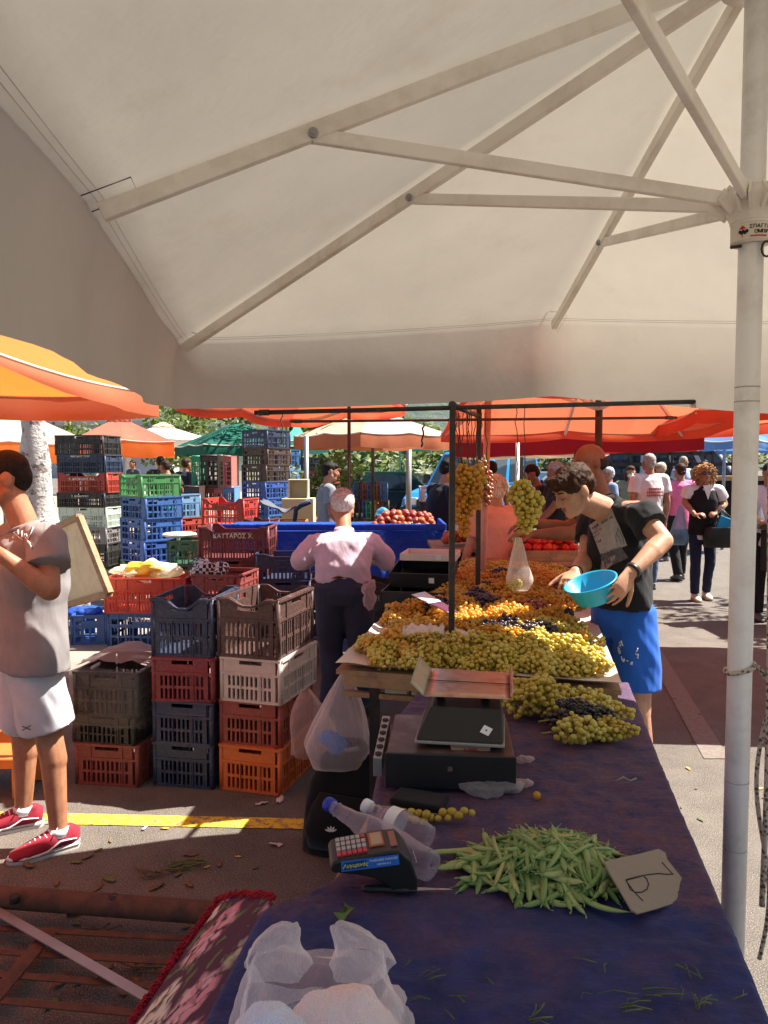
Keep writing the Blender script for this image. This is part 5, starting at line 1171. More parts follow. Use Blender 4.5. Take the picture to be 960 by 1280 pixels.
# bunches on the near table
for i, (u, v, c, z, yw) in enumerate([(662, 876, 'green', .05, .2), (690, 886, 'green', .04, -.6), (672, 862, 'green', .09, 1.0), (655, 862, 'green', .07, 2.0)]):
    bunch(gz(u, v, TZ+z), yw, c, 'large green bunch on the purple cloth beside the scale, against the stall edge', 'green bunches by the scale', stem=True, sc=1.1)
bunch(gz(712, 868, TZ+.05), 0, 'green', 'loose green bunch behind the dark bunch near the stall corner', None, stem=True)
bunch(gz(748, 885, TZ+.06), -.3, 'green', 'green bunch draped over the dark one near the cloth edge', None, stem=True)
bunch(gz(718, 897, TZ+.04), .3, 'black', 'black bunch in the middle of the pile on the purple cloth', None, stem=True, sc=1.05)
bunch(gz(742, 893, TZ+.045), 2.6, 'black', 'smaller black bunch touching the green bunches on the purple cloth', None, stem=True, sc=.8)
bunch(gz(722, 882, TZ+.08), 2.8, 'black', 'black bunch tucked behind, next to the stall rim', None, stem=True, sc=.6)
bunch(gz(728, 915, TZ+.035), .1, 'green', 'long green bunch nearest the beans on the purple cloth', None, stem=True, sc=1.05, roll=0)
bunch(gz(765, 908, TZ+.035), -.9, 'green', 'short green bunch at the cloth edge by the youth', None, stem=True, sc=.8)
b, s = bunch_mesh(40, 24, .19, .03, .0105); lay_down(b); lay_down(s); q = gz(530, 1016, TZ+.012)
o = b.build('grape_bunch', GM['green'], origin=V((0, 0, 0)), fix=False); st = s.build('stem', M['stem'], o, fix=False); o.location = q; o.rotation_euler = (0, 0, -.28); tag(o, 'sparse strand of green grapes behind the plastic bottles', 'grapes')
# hanging bunches
def hanging(pts, label, c, n, Lb, Wb, seed, rb=.0115):
    b, s = bunch_mesh(seed, n, Lb, Wb, rb); o = b.build('grape_bunch', GM[c], origin=V((0, 0, 0)), fix=False); s.build('stem', M['stem'], o, fix=False); o.location = pts; tag(o, label, 'grapes'); return o
hanging(at(583, 584, 3.4), 'long orange-lit bunch hanging beside the thick black post', 'amber', 150, .30, .125, 51)
hanging(at(596, 580, 3.45), 'orange-lit bunch hanging close to the thinner dark post', 'amber', 90, .20, .09, 52)
hanging(at(578, 582, 3.38), 'small orange-lit bunch hanging at the outer side of the orange-lit cluster', 'amber', 60, .14, .10, 53)
hanging(at(605, 578, 3.62), 'reddish bunch hanging behind the orange-lit ones by the salmon pole', 'red', 90, .2, .10, 54)
hanging(at(657, 602, 3.25), 'plump green bunch hanging from thin cords above the clear bag', 'green', 150, .215, .15, 55)
hanging(at(645, 672, 3.3), 'little tail of pale grapes hanging over the clear bag', 'green', 14, .07, .03, 56)
# ================================================================ things on the near table
# ---- runner beans
def pod_mesh(seed):
    rr = random.Random(seed); L_ = rr.uniform(.10, .15); w_ = rr.uniform(.0056, .0074); bend = rr.uniform(-.03, .03); tw = rr.uniform(-.5, .5); rings = []; n = 15
    for i in range(n):
        t = i/(n-1); x = (t-.5)*L_; y = bend*(1-(2*t-1)**2)-bend*.5; pr = min(1, (t/.13)**.6 if t < .13 else ((1-t)/.2)**.75 if t > .8 else 1); pr = max(pr, .06)
        bumpy = 1+.10*math.sin(t*math.pi*12); a_ = tw*t
        rings.append([V((x, y+w_*pr*math.cos(q)*math.cos(a_)-.0042*pr*bumpy*math.sin(q)*math.sin(a_), .0042*pr*bumpy*math.sin(q)*math.cos(a_)+w_*pr*math.cos(q)*math.sin(a_))) for q in [2*math.pi*k/10 for k in range(10)]])
    b = MB(); b.loft(rings); b.tube([(-L_/2, -bend*.5, 0), (-L_/2-.008, -bend*.5+.003, .001)], .0013, 5); b.tube([(L_/2, -bend*.5, 0), (L_/2+.006, -bend*.5+.004, 0)], .0008, 4); return b
m, N, L, p = nodes('bean_skin'); oi = N.new('ShaderNodeObjectInfo'); t = tex(N, L, 'n', 30, 5, .65, rnd=True)
c1 = ramp(N, L, oi.outputs['Random'], [(.0, (.13, .24, .06)), (.55, (.22, .33, .10)), (.85, (.33, .41, .14)), (1, (.45, .42, .15))]); c2 = mixc(N, L, ramp(N, L, t.outputs[0], [(.5, (0, 0, 0)), (.72, (.5, .5, .5))]), c1, (.30, .30, .10)); L.new(c2, p.inputs['Base Color'])
p.inputs['Roughness'].default_value = .42; p.inputs['Subsurface Weight'].default_value = .08; p.inputs['Subsurface Radius'].default_value = (.003, .004, .001); p.inputs['Subsurface Scale'].default_value = 1; t2 = tex(N, L, 'n', 260, 2); bump(N, L, p, t2.outputs[0], .2, .0006)
PODS = [pod_mesh(i).mesh('green_bean', m) for i in range(9)]
hc = gz(683, 1086, TZ); rr = random.Random(21)
def bean(x, y, z, yaw, tilt, roll, lab, grp):
    o = bpy.data.objects.new('green_bean', rr.choice(PODS)); COL.objects.link(o); o.location = (x, y, z); o.rotation_euler = (roll, tilt, yaw); o.scale = (1, 1, 1); tag(o, lab, 'bean', grp)
for i in range(240):
    a = rr.random()*6.283; q = math.sqrt(rr.random())*1.0 if i < 150 else math.sqrt(rr.random())*.72
    x, y = q*math.cos(a)*.165, q*math.sin(a)*.115
    if x < -.03: y = y*.8-.00
    hgt = .052*max(0, 1-q)**.8; z = TZ+.008+hgt*(rr.uniform(.15, 1) if i < 110 else 1)
    yaw = rr.gauss(1.0, .75) if rr.random() < .7 else rr.random()*6.28
    sl = -.55*max(0, 1-abs(q-.5))*math.cos(yaw-a) if q > .1 else 0
    bean(hc.x+x, hc.y+y, z, yaw, -sl*.5+rr.uniform(-.14, .14), rr.uniform(-1.2, 1.2), 'green bean pod in the heap beside the cardboard price sign', 'green beans in the heap')
for u, v, yw in ((606, 1098, -.9), (613, 1094, -.7), (578, 1062, .2), (584, 1078, .4), (700, 1112, -.1), (742, 1122, -.95), (730, 1113, .6)):
    q = gz(u, v, TZ+.012); bean(q.x, q.y, q.z, yw, 0, .3, 'green bean pod lying loose at the skirt of the heap', 'loose green beans')
# ---- cardboard price sign
zs = [.862, .822, .812, .822]; cs = [gz(755, 1077, zs[0]), gz(826, 1061, zs[1]), gz(870, 1117, zs[2]), gz(795, 1142, zs[3])]
o_ = cs[0]; nx = (cs[1]-cs[0]).cross(cs[3]-cs[0]).normalized()
if nx.z < 0: nx = -nx
def on_plane(u, v, off=0): d = ray(u, v); e = V((0, 0, CAMZ)); t = (o_+nx*off-e).dot(nx)/d.dot(nx); return e+d*t
px_ = [(755, 1077), (775, 1072), (800, 1067), (823, 1061), (832, 1066), (834, 1074), (848, 1092), (862, 1109), (870, 1117), (868, 1122), (845, 1128), (820, 1136), (797, 1142), (790, 1138), (776, 1114), (764, 1094)]
sg = root('price_sign', on_plane(812, 1100), 'torn cardboard price sign leaning on the bean heap', 'sign')
a_ = [on_plane(*q) for q in px_]; b = MB(); n_ = len(a_); b.add([q-nx*.003 for q in a_]+a_, [tuple(reversed(range(n_))), tuple(range(n_, 2*n_))]+[(i, (i+1) % n_, n_+(i+1) % n_, n_+i) for i in range(n_)], False); b.build('cardboard', M['card'], sg)
b = MB(); zz = lambda l: [on_plane(550+x/2.82, 990+y/2.82, .0005) for x, y in l]
for st in ([(655, 311), (690, 302), (725, 292), (770, 287), (800, 290), (822, 289)], [(783, 248), (800, 268), (822, 290)], [(655, 311), (672, 335), (690, 358), (716, 384)], [(660, 318), (672, 345), (690, 354), (712, 353), (730, 342), (736, 325), (728, 305), (718, 298)], [(657, 309), (700, 297), (740, 290)]):
    b.tube(zz(st), .0011, 5)
b.build('handwritten_price', M['ink'], sg)
# ---- cash drawer, scale
A, B = gz(481, 983, TZ+.006), gz(645, 989, TZ+.006); ex = (B-A).normalized(); ey = V((-ex.y, ex.x, 0)); wd = (B-A).length; hh = at(481, 940, A.y).z-A.z; dp = .30
dr = root('cash_box', A+ex*wd/2, 'black cash drawer with brown top under the weighing scale', 'cash drawer')
Mx = basis((0, 0, 0), ex, ey).to_3x3()
b = MB(); b.box(A+ex*wd/2+ey*(dp/2+.005)+V((0, 0, hh/2)), (wd-.006, dp, hh-.004), Mx); b.build('body', pm('drawer_brown', (.10, .06, .05), .45, .4, 10, .1, .001, 50, dirt=(.22, .17, .14), dsc=9, metal=.3), dr, .004)
b = MB(); b.box(A+ex*wd/2+V((0, 0, hh/2)), (wd, .012, hh), Mx); b.build('front_panel', M['black'], dr, .003)
b = MB(); b.box(A+ex*wd/2+ey*-.007+V((0, 0, hh*.6)), (.012, .003, .012), Mx); b.build('lock', M['chrome'], dr)
pr = root('perforated_rail', A-ex*.02, 'perforated pale metal rail along the side of the cash drawer', 'rail'); a_, c_ = A-ex*.018+ey*.0+V((0, 0, hh*.55)), A-ex*.018+ey*.26+V((0, 0, hh*.8))
b = MB(); b.bar(a_, c_, .022, .05); b.build('bar', M['steel'], pr, .002)
for i in range(6): q = a_.lerp(c_, .08+.16*i)+V((0, 0, .026)); h_ = MB(); h_.ball(q, (.009, .014, .002)); h_.build('slot', M['ink'], pr)
dt = A.z+hh
S0, S1 = gz(519, 925, dt+.018), gz(630, 931, dt+.018); sx_ = (S1-S0).normalized(); sy_ = V((-sx_.y, sx_.x, 0)); sw = (S1-S0).length
sr = root('weighing_scale', (S0+S1)/2-V((0, 0, .018)), 'black electronic scale with sloping front and steel pan on the cash drawer', 'scale')
P = lambda x, y, z: S0+sx_*x+sy_*y+V((0, 0, z))
b = MB(); b.hexa([P(0, 0, 0), P(sw, 0, 0), P(sw, .25, 0), P(0, .25, 0), P(.03, .085, .062), P(sw-.004, .085, .062), P(sw-.012, .24, .062), P(.03, .24, .062)]); b.build('housing', M['black'], sr, .005)
b = MB(); b.hexa([P(-.002, -.003, -.008), P(sw+.002, -.003, -.008), P(sw+.002, .25, -.008), P(-.002, .25, -.008), P(-.002, -.003, -.001), P(sw+.002, -.003, -.001), P(sw+.002, .25, -.001), P(-.002, .25, -.001)]); b.build('base_rim', pm('grey_rim', (.3, .29, .27), .5), sr, .002)
for x in (.03, sw-.03):
    for y in (.03, .2): b = MB(); b.tube([P(x, y, -.018), P(x, y, -.008)], .011, 10); b.build('foot', M['rubber'], sr)
u_ = V((0, .085, .062)); up_ = (P(0, .085, .062)-P(0, 0, 0)).normalized()
b = MB(); q = P(sw*.80, .03, .023); Ms = basis(q, (sx_+up_*-.5), up_+sx_*.5); b.prism([(-.012, -.012), (.012, -.012), (.012, .012), (-.012, .012)], .0015, Ms); stk = b.build('sticker', M['whiteink'], sr)
b = MB(); b.prism([(-.003, 0), (0, -.004), (.003, 0), (0, .004)], .0022, Ms); b.build('blue_mark', flat('blue_print', (.03, .1, .4)), stk)
pan = pm('steel_pan', (.64, .40, .31), .36, .15, 14, .2, .001, 60, metal=.9, dirt=(.42, .2, .13), dsc=14)  # steel base reddened to carry the red parasol's reflection
tz = .085; T = [P(.012, .10, tz), P(sw+.018, .10, tz+.002), P(sw+.018, .315, tz+.014), P(.012, .315, tz+.018)]
b = MB(); b.sheet([[T[0].lerp(T[1], i/8).lerp(T[3].lerp(T[2], i/8), j/6) for i in range(9)] for j in range(7)], .003); b.build('pan', pan, sr, fix=True)
b = MB(); b.sheet([[T[0].lerp(T[3], j/8)+V((0, 0, .0))+(-sx_*.035+V((0, 0, .035)))*(i/4)**1.3 for j in range(9)] for i in range(5)], .003); b.build('pan_lip', pm('yellowed_lip', (.42, .40, .28), .4, .2, 20, metal=.4), sr)
b = MB(); b.sheet([[T[1].lerp(T[2], j/8)+(sx_*.006+V((0, 0, .02)))*(i/4) for j in range(9)] for i in range(5)], .003); b.build('pan_lip', pan, sr)
b = MB(); m0 = T[0].lerp(T[3], .52); m1 = T[1].lerp(T[2], .5); b.tube([m0.lerp(m1, i/12)+V((0, .004*noise.noise(V((i*.9, 0, 0))), .0025)) for i in range(13)], .0012, 4); b.build('scratch_line', M['ink'], sr)
for x in (.05, sw-.05): b = MB(); b.tube([P(x, .17, .06), P(x, .17, tz)], .012, 10); b.build('pan_support', M['black'], sr)
b = MB(); q = [gz(563, 931, dt+.006), gz(613, 933, dt+.006)]; dn = V((0, 0, -.035))-ey*.012
pl = [q[0]+ey*.05, q[1]+ey*.05, q[1]-ey*.004, q[1]+dn*.7+ex*-.004, q[1]+dn+ex*-.012, q[0]+dn*1.05+ex*.012, q[0]-ey*.004]
cf = root('card_flap', (q[0]+q[1])/2, 'torn brown carton flap sticking out below the scale', 'cardboard'); cm = pm('brown_carton', (.36, .22, .12), .85, .12, 12)
b.sheet([[pl[0].lerp(pl[1], i/6) for i in range(7)], [pl[6].lerp(pl[2], i/6) for i in range(7)], [(pl[6]+dn*.65+ex*.006-ey*.012).lerp(pl[3]-ey*.012, i/6) for i in range(7)], [pl[5].lerp(pl[4], i/6)-ey*.016+V((0, 0, .004*math.sin(i*2.2))) for i in range(7)]], .002, False); b.build('flap', cm, cf)
b = MB(); textmesh(b, 'ևՈՐ' if False else 'υπ', basis((q[0]+q[1])/2-ey*.016+V((0, 0, -.010)), ex, V((0, 0, 1))), .028, bold=.001); b.build('printed_letters', flat('crimson_print', (.3, .02, .06)), cf)
# crumpled film and black folder
blob('plastic_film', plastic_film('grey_film', (.62, .6, .62), .55, 40), gz(615, 990, TZ+.015)+ey*.03, (.085, .035, .016), .016, 'crumpled clear film squeezed under the cash drawer front', 'plastic film', 11, 22)
blob('plastic_bag', plastic_film('pinkish_film', (.8, .6, .58), .8, 40), gz(655, 949, TZ+.016), (.03, .012, .012), .01, 'twisted pinkish bag end at the cash drawer side, beside the purple cloth', 'bag', 12, 30)
blob('plastic_bag', plastic_film('pinkish_film', (.8, .6, .58), .8, 40), gz(652, 978, TZ+.016), (.03, .012, .012), .01, 'second twisted bag end, nearer the beans than the other', 'bag', 14, 30)
b = MB(); a_, c_ = gz(492, 1001, TZ+.012), gz(556, 1012, TZ+.012); b.bar(a_+ey*.03, c_+ey*.03, .075, .018); tag(b.build('wallet', M['blackmatte'], bevel=.006), 'flat black wallet in front of the cash drawer', 'wallet')
# ---- calculator / till
Q = gz(528, 1117, TZ+.003); kx = V((.992, .12, 0)).normalized(); ky = V((-kx.y, kx.x, 0)); SC = .155/.205
cr = root('cash_register', Q, 'small black till with red and grey keys and a blue label', 'cash register'); D_ = .092
pf = [(.0, .066), (-.006, .078), (0, .092), (.02, .098), (.135, .112), (.162, .112), (.188, .085), (.204, .035), (.205, 0), (.15, 0), (.135, .022), (.10, .045), (.055, .058)]
Mt = basis(Q-kx*.168, kx, V((0, 0, 1))); b = MB(); b.prism([(x*SC*1.03, z*SC) for x, z in pf], -D_, Mt); b.build('body', M['black'], cr, .004)
K = lambda x, y, z=0: Q-kx*.168+kx*(x*SC*1.03)+ky*y+V((0, 0, (.098+(x-.02)*(.014/.115)+z)*SC))
kr = flat('red_key', (.55, .04, .06), .5); kg = flat('grey_key', (.42, .38, .36), .5)
for i in range(6):
    for j in range(4):
        b = MB(); b.hexa([K(.012+i*.0125+dx_*.0095, .011+j*.0185+dy_*.0125, .0005+dz_) for dz_ in (0, .0045) for dx_, dy_ in ((0, 0), (1, 0), (1, 1), (0, 1))])
        b.build('key', kr if j == 0 or (i == 5 and j == 3) else kg, cr)
b = MB(); b.hexa([K(x, y, z) for z in (.0005, .003) for x, y in ((.092, .026), (.128, .026), (.128, .080), (.092, .080))]); b.build('bezel', flat('orange_bezel', (.4, .1, .04)), cr)
b = MB(); b.hexa([K(x, y, z) for z in (.0032, .0042) for x, y in ((.097, .030), (.124, .030), (.124, .076), (.097, .076))]); b.build('display', flat('lcd_screen', (.36, .33, .22), .2), cr)
b = MB(); b.hexa([K(x, y, z) for z in (-.001, .0015) for x, y in ((.142, .018), (.158, .018), (.158, .076), (.142, .076))]); b.build('receipt_slot', flat('slot_brown', (.28, .11, .08), .4), cr)
Lb = basis(Q-kx*.168+kx*.021*SC-ky*.0008+V((0, 0, .081*SC)), kx*1.0+V((0, 0, .07)), V((0, 0, 1)))
b = MB(); b.prism([(0, -.009), (.108, -.009), (.108, .0105), (0, .0105)], .0012, Lb); lb = b.build('label_strip', flat('label_blue', (.03, .17, .62), .35), cr)
b = MB(); b.prism([(.006, -.006), (.046, -.006), (.051, .001), (.046, .008), (.006, .008), (.002, .001)], .0016, Lb); b.build('oval', flat('label_dark', (.015, .05, .16)), lb)
b = MB(); textmesh(b, 'Αυγερινός', Lb @ Matrix.Translation((.0265, .001, .002)), .0095, shear=.2, bold=.0002); b.build('lettering', flat('label_yellow', (.62, .62, .2)), lb)
b = MB(); textmesh(b, 'ΤΑΜΕΙΑΚΕΣ ΜΗΧΑΝΕΣ', Lb @ Matrix.Translation((.079, .005, .0016)), .0048); textmesh(b, 'ΑΘΗΝΑ 210', Lb @ Matrix.Translation((.079, -.003, .0016)), .0048); b.build('small_lettering', M['whiteink'], lb)
b = MB(); Ls = basis(Q-kx*.168+kx*.2*SC*1.03+ky*.05+V((0, 0, .062*SC))+kx*.0015, ky, V((-.3, 0, 1))); textmesh(b, 'cash', Ls @ Matrix.Translation((-.01, .008, .004)), .012); textmesh(b, 'mini', Ls @ Matrix.Translation((0, -.006, .004)), .012); b.build('side_print', M['whiteink'], cr)
# ---- bottles
def clear_plastic(name, tint):
    m, N, L, p = nodes(name); out = N['Material Output']; p.inputs['Base Color'].default_value = (*tint, 1); p.inputs['Roughness'].default_value = .12; p.inputs['Specular IOR Level'].default_value = .9
    t = tex(N, L, 'n', 34, 4, .6); bp = bump(N, L, p, t.outputs[0], .5, .006)
    lw = N.new('ShaderNodeLayerWeight'); lw.inputs[0].default_value = .3; L.new(bp.outputs[0], lw.inputs['Normal']); mr = N.new('ShaderNodeMapRange'); L.new(lw.outputs['Facing'], mr.inputs[0]); mr.inputs[3].default_value = .09; mr.inputs[4].default_value = .8
    tp = N.new('ShaderNodeBsdfTransparent'); tp.inputs[0].default_value = (.93, .93, .95, 1); ms = N.new('ShaderNodeMixShader'); L.new(mr.outputs[0], ms.inputs[0]); L.new(tp.outputs[0], ms.inputs[1]); L.new(p.outputs[0], ms.inputs[2]); L.new(ms.outputs[0], out.inputs[0]); return m
CP = clear_plastic('clear_bottle_plastic', (.60, .50, .58))
def bottle(label, cap_px, base_px, zc, zb, rbig, capmat, band=None, ribs=False):
    a, e = gz(*cap_px, zc), gz(*base_px, zb); ax = (e-a); Ln = ax.length; ax.normalize(); rt = root('plastic_bottle', a.lerp(e, .6)-V((0, 0, rbig)), label, 'bottle'); Mb = ax.to_track_quat('Z', 'Y').to_matrix()
    pr_ = [(.0125, .018), (.0125, .03), (.0155, .033), (.0135, .037), (.016, .05), (rbig*.55, Ln*.28), (rbig*.86, Ln*.42), (rbig, Ln*.52)]
    n_ = 14
    for i in range(n_): z = Ln*(.55+.40*i/n_); pr_.append((rbig*((.955 if i % 2 else 1) if ribs else (.99 if i % 4 else .97)), z))
    pr_ += [(rbig*.9, Ln*.985), (rbig*.6, Ln), (.004, Ln*.985)]
    b = MB(); b.lathe(pr_, a, Mb, 28)
    if not ribs:
        for q in b.v: q += V((0, 0, .006*noise.noise(q*22)))
    b.build('bottle_body', CP, rt, fix=True)
    b = MB(); b.lathe([(.001, 0), (.0145, 0), (.0155, .003), (.0155, .017), (.001, .018)], a, Mb, 20); b.build('cap', capmat, rt)
    if band: b = MB(); b.lathe([(rbig*.88+.0012, Ln*band[0]), (rbig*1.0+.0012, Ln*band[1])], a, Mb, 28); b.build('label', M['whiteink'], rt)
bottle('big clear plastic bottle with a blue cap lying behind the till', (409, 1004), (541, 1086), .872, .836, .031, flat('blue_cap', (.02, .05, .4), .4))
bottle('ribbed clear water bottle with a white label lying behind the blue-capped one', (455, 1006), (537, 1050), .868, .836, .030, M['whiteink'], (.40, .56), True)
# ---- knife
k0, k1 = gz(452, 1110, TZ+.012), gz(566, 1114, TZ+.008); kd = (k1-k0).normalized(); kn = root('knife', k0.lerp(k1, .5), 'kitchen knife with a black handle lying before the till', 'knife'); kw = V((-kd.y, kd.x, 0)); kl = (k1-k0).length
b = MB(); b.eloft([k0+kd*kl*f for f in (0, .05, .25, .45, .52)], [.006, .010, .009, .0095, .008], [.004, .007, .007, .007, .005], kw, 10); hd = b.build('handle', M['black'], kn)
b = MB(); Mk = basis(k0+kd*kl*.50-kw*.0, kd, kw); b.prism([(0, -.006), (.5*kl, .003), (.46*kl, .006), (0, .007)], .0015, Mk); b.build('blade', flat('knife_steel', (.75, .6, .55), .22, 1), kn)
b = MB(); textmesh(b, 'CII', basis(k0+kd*kl*.40+V((0, 0, .0072)), kd, kw), .014); b.build('handle_print', M['whiteink'], hd)
# ---- stems, leaf, loose grapes
def sprig(u, v, yaw, n, ln, label='dry green stem scraps scattered on the blue cloth', seed=0):
    rr2 = random.Random(int(u*7+v)); q = gz(u, v, TZ+.006); b = MB()
    for i in range(max(1, n-1)):
        a = yaw+rr2.uniform(-.7, .7); s = V((rr2.uniform(-.012, .012), rr2.uniform(-.008, .008), 0)); e = V((math.cos(a), math.sin(a), 0))*ln*rr2.uniform(.5, 1)
        b.tube([q+s, q+s+e*.5+V((rr2.uniform(-.006, .006), rr2.uniform(-.006, .006), .004)), q+s+e], rr2.uniform(.0006, .0014), 5)
    tag(b.build('stem_scrap', M['stemg']), label, 'plant scrap', 'stem scraps on the blue cloth')
M['stemg'] = pm('green_stem', (.12, .15, .045), .6, .5, 30)
for u, v, yw, n, ln in ((718, 1196, -.9, 2, .045), (756, 1218, 1.3, 2, .03), (742, 1240, .1, 2, .06), (725, 1252, .05, 2, .045), (775, 1262, .4, 6, .05), (808, 1240, .2, 5, .05), (868, 1222, 1.6, 4, .05), (878, 1262, .9, 6, .05), (845, 1250, 1.2, 2, .04), (530, 1222, .6, 4, .04), (505, 1210, .1, 2, .03), (598, 1220, -.5, 2, .02), (568, 1242, .1, 3, .03), (500, 1250, .2, 3, .04), (660, 1276, .5, 5, .06), (560, 1262, -.3, 2, .03), (430, 1165, 1.2, 1, .02), (690, 955, .1, 2, .03), (838, 1210, -.9, 1, .03), (920, 1250, .7, 3, .04)): sprig(u, v, yw, n, ln)
q = gz(770, 976, TZ+.01); b = MB(); b.tube([q, q+V((.02, .004, .008)), q+V((.035, -.004, .002)), q+V((.052, .002, .006))], [.002, .005, .003, .004], 6, ky=.4); tag(b.build('dry_leaf', pm('pale_leaf', (.3, .32, .17), .8)), 'pale dry leaf curl alone on the purple cloth', 'leaf')
q = gz(671, 999, TZ); b = MB(); b.ball(q+V((0, 0, .0095)), .0098); tag(b.build('grape', GM['amber']), 'single loose grape between the drawer and the beans', 'grape')
q = gz(645, 892, TZ); b = MB(); b.ball(q+V((0, 0, .0095)), .0095); tag(b.build('grape', GM['green']), 'single loose grape beside the scale pan', 'grape')
b = MB(); q = gz(430, 1145, TZ+.012); b.sheet([[q+V((.018*(j-2)/2*math.sin((i+.6)/6.2*math.pi), .05*(i-3)/6+.004*j, .006*math.sin(i)+.003*abs(j-2))) for j in range(5)] for i in range(7)], .0008); tag(b.build('green_leaf', pm('leaf_green', (.10, .17, .04), .6)), 'fallen green leaf behind the white carrier bag', 'leaf')
# ---- foreground carrier bag
M['film'] = plastic_film('white_carrier_film', (.92, .88, .90), .42, 34); M['film2'] = plastic_film('white_carrier_film_dense', (.80, .76, .80), .75, 16)
bc = V((gz(400, 1200, .90).x+.004, 1.0, 0)); cb = root('carrier_bag', (bc.x, bc.y, TZ), 'white translucent carrier bag with two handles standing on the blue cloth', 'bag')
rings = []
for i in range(16):
    t = i/15; z = TZ+.004+.135*t; rx = .128-.040*t**1.2; ry = .105-.06*t; row = []
    for j in range(56):
        a = 2*math.pi*j/56; k = 1+.13*noise.noise(V((math.cos(a)*2.4, math.sin(a)*2.4, t*2)))+.05*math.sin(a*9+t*3+2*noise.noise(V((a, t*3, 7))))*t+.05*abs(noise.noise(V((math.cos(a)*5+t*2, math.sin(a)*5, t*4+a))))+.03*noise.noise(V((math.cos(a)*9, math.sin(a)*9, t*6)))
        row.append(V((bc.x+rx*k*math.cos(a), bc.y+ry*k*math.sin(a), z+.012*noise.noise(V((a*2, t*5, 0)))+(.018*abs(math.cos(a))**3-.014)*t**3)))
    rings.append(row)
b = MB(); b.loft(rings, False); b.build('bag_body', M['film'], cb, fix=True)
for sx, tipx in ((-1, .038), (1, .028)):
    base = V((bc.x+sx*.056, bc.y, TZ+.128)); tip = V((bc.x+sx*tipx*1.0, bc.y+.0, at(345 if sx < 0 else 425, 1156, 1.0).z)); rg = []
    for i in range(12):
        t = i/11; c = base.lerp(tip, t)+V((sx*.012*math.sin(t*math.pi), 0, 0)); w_ = (.034*(1-t)**.6+.010); d_ = .028*(1-t)**.7+.008; row = []
        for j in range(28):
            a = 2*math.pi*j/28; k = 1+.10*noise.noise(V((math.cos(a)*2.5, math.sin(a)*2.5+sx*5, t*4)))+.10*math.sin(a*5+t*4); row.append(c+V((w_*k*math.cos(a), d_*k*math.sin(a), .006*noise.noise(V((a, t*5, sx))))))
        rg.append(row)
    b = MB(); b.loft(rg, False); top = rg[-1]; b.add(top, [tuple(range(28))], True); b.build('handle', M['film'], cb)
def inside(label, name, mat, c, r_, seed): return blob(name, mat, c, r_, .02, label, 'packet', seed, 9)
inside('pale bluish packet inside the white carrier bag', 'paper_packet', flat('pale_blue_paper', (.68, .74, .88), .6), V((bc.x-.055, bc.y-.03, TZ+.045)), (.065, .05, .04), 21)
inside('pinkish white packet inside the carrier bag', 'paper_packet', flat('pink_white_paper', (.88, .68, .62), .6), V((bc.x+.035, bc.y-.01, TZ+.05)), (.075, .055, .045), 22)
blob('plastic_bag', M['film2'], gz(490, 1268, TZ+.02), (.022, .05, .02), .015, 'pinkish bag corner poking out beside the carrier bag', 'bag', 23, 20)
# ---- hanging bag, backpack, clear bag of grapes
hb = at(432, 838, 3.14); rt = root('carrier_bag', (hb.x, hb.y, .38), 'grey translucent bag with blue things hanging from the grape stall corner', 'bag'); rings = []
zt, zb = at(436, 838, 3.14).z, at(425, 955, 3.14).z
for i in range(22):
    t = i/21; z = zt+(zb-zt)*t; rx = .014+.138*min(1, t*1.25)**.9*(1-.35*max(0, t-.75)/.25); ry = .012+.07*min(1, t*1.3)*(1-.4*max(0, t-.8)/.2); row = []
    for j in range(40):
        a = 2*math.pi*j/40; k = 1+.13*noise.noise(V((math.cos(a)*2.2, math.sin(a)*2.2, t*2)))+.07*math.sin(a*11)*(1-t)+.04*noise.noise(V((math.cos(a)*8, math.sin(a)*8, t*5)))
        row.append(V((hb.x-.035*t+rx*k*math.cos(a), hb.y-.03+ry*k*math.sin(a), z)))
    rings.append(row)
b = MB(); b.loft(rings, False); b.add(rings[-1], [tuple(range(40))], True); b.build('bag_body', plastic_film('grey_carrier_film', (.85, .80, .80), .46, 26), rt)
b = MB(); b.tube([at(436, 838, 3.14)+V((0, .01, 0)), at(437, 834, 3.15)+V((0, .02, .01))], .012, 8); b.build('knot', M['film2'], rt)
q = at(382, 880, 3.3); rings = []
for i in range(14):
    t = i/13; z = at(380, 862, 3.3).z+(.34-at(380, 862, 3.3).z)*t; rx = .02+.09*math.sin(min(1, t*1.3)*math.pi/2); row = []
    for j in range(30):
        a = 2*math.pi*j/30; k = 1+.18*noise.noise(V((math.cos(a)*2.2+4, math.sin(a)*2.2, t*2))); row.append(V((q.x+.05*t+rx*k*math.cos(a), q.y+.05*k*math.sin(a), z+.02*noise.noise(V((a, t, 1))))))
    rings.append(row)
b = MB(); b.loft(rings, False); tag(b.build('carrier_bag', plastic_film('pink_carrier_film', (.7, .5, .48), .4, 18), fix=True), 'pinkish translucent bag swelling beside the hanging grey one', 'bag')
blob('blue_gloves' if False else 'blue_cloth', cloth('bright_blue_cloth', (.03, .2, .62)), at(418, 928, 3.12), (.06, .035, .045), .03, 'bright blue cloth showing through the hanging grey bag', 'cloth', 31, 14)
bp = gz(422, 1066); bk = root('backpack', (bp.x, bp.y, 0), 'black backpack standing on the ground against the blue table', 'backpack'); rings = []
ztop = at(440, 925, bp.y+.05).z
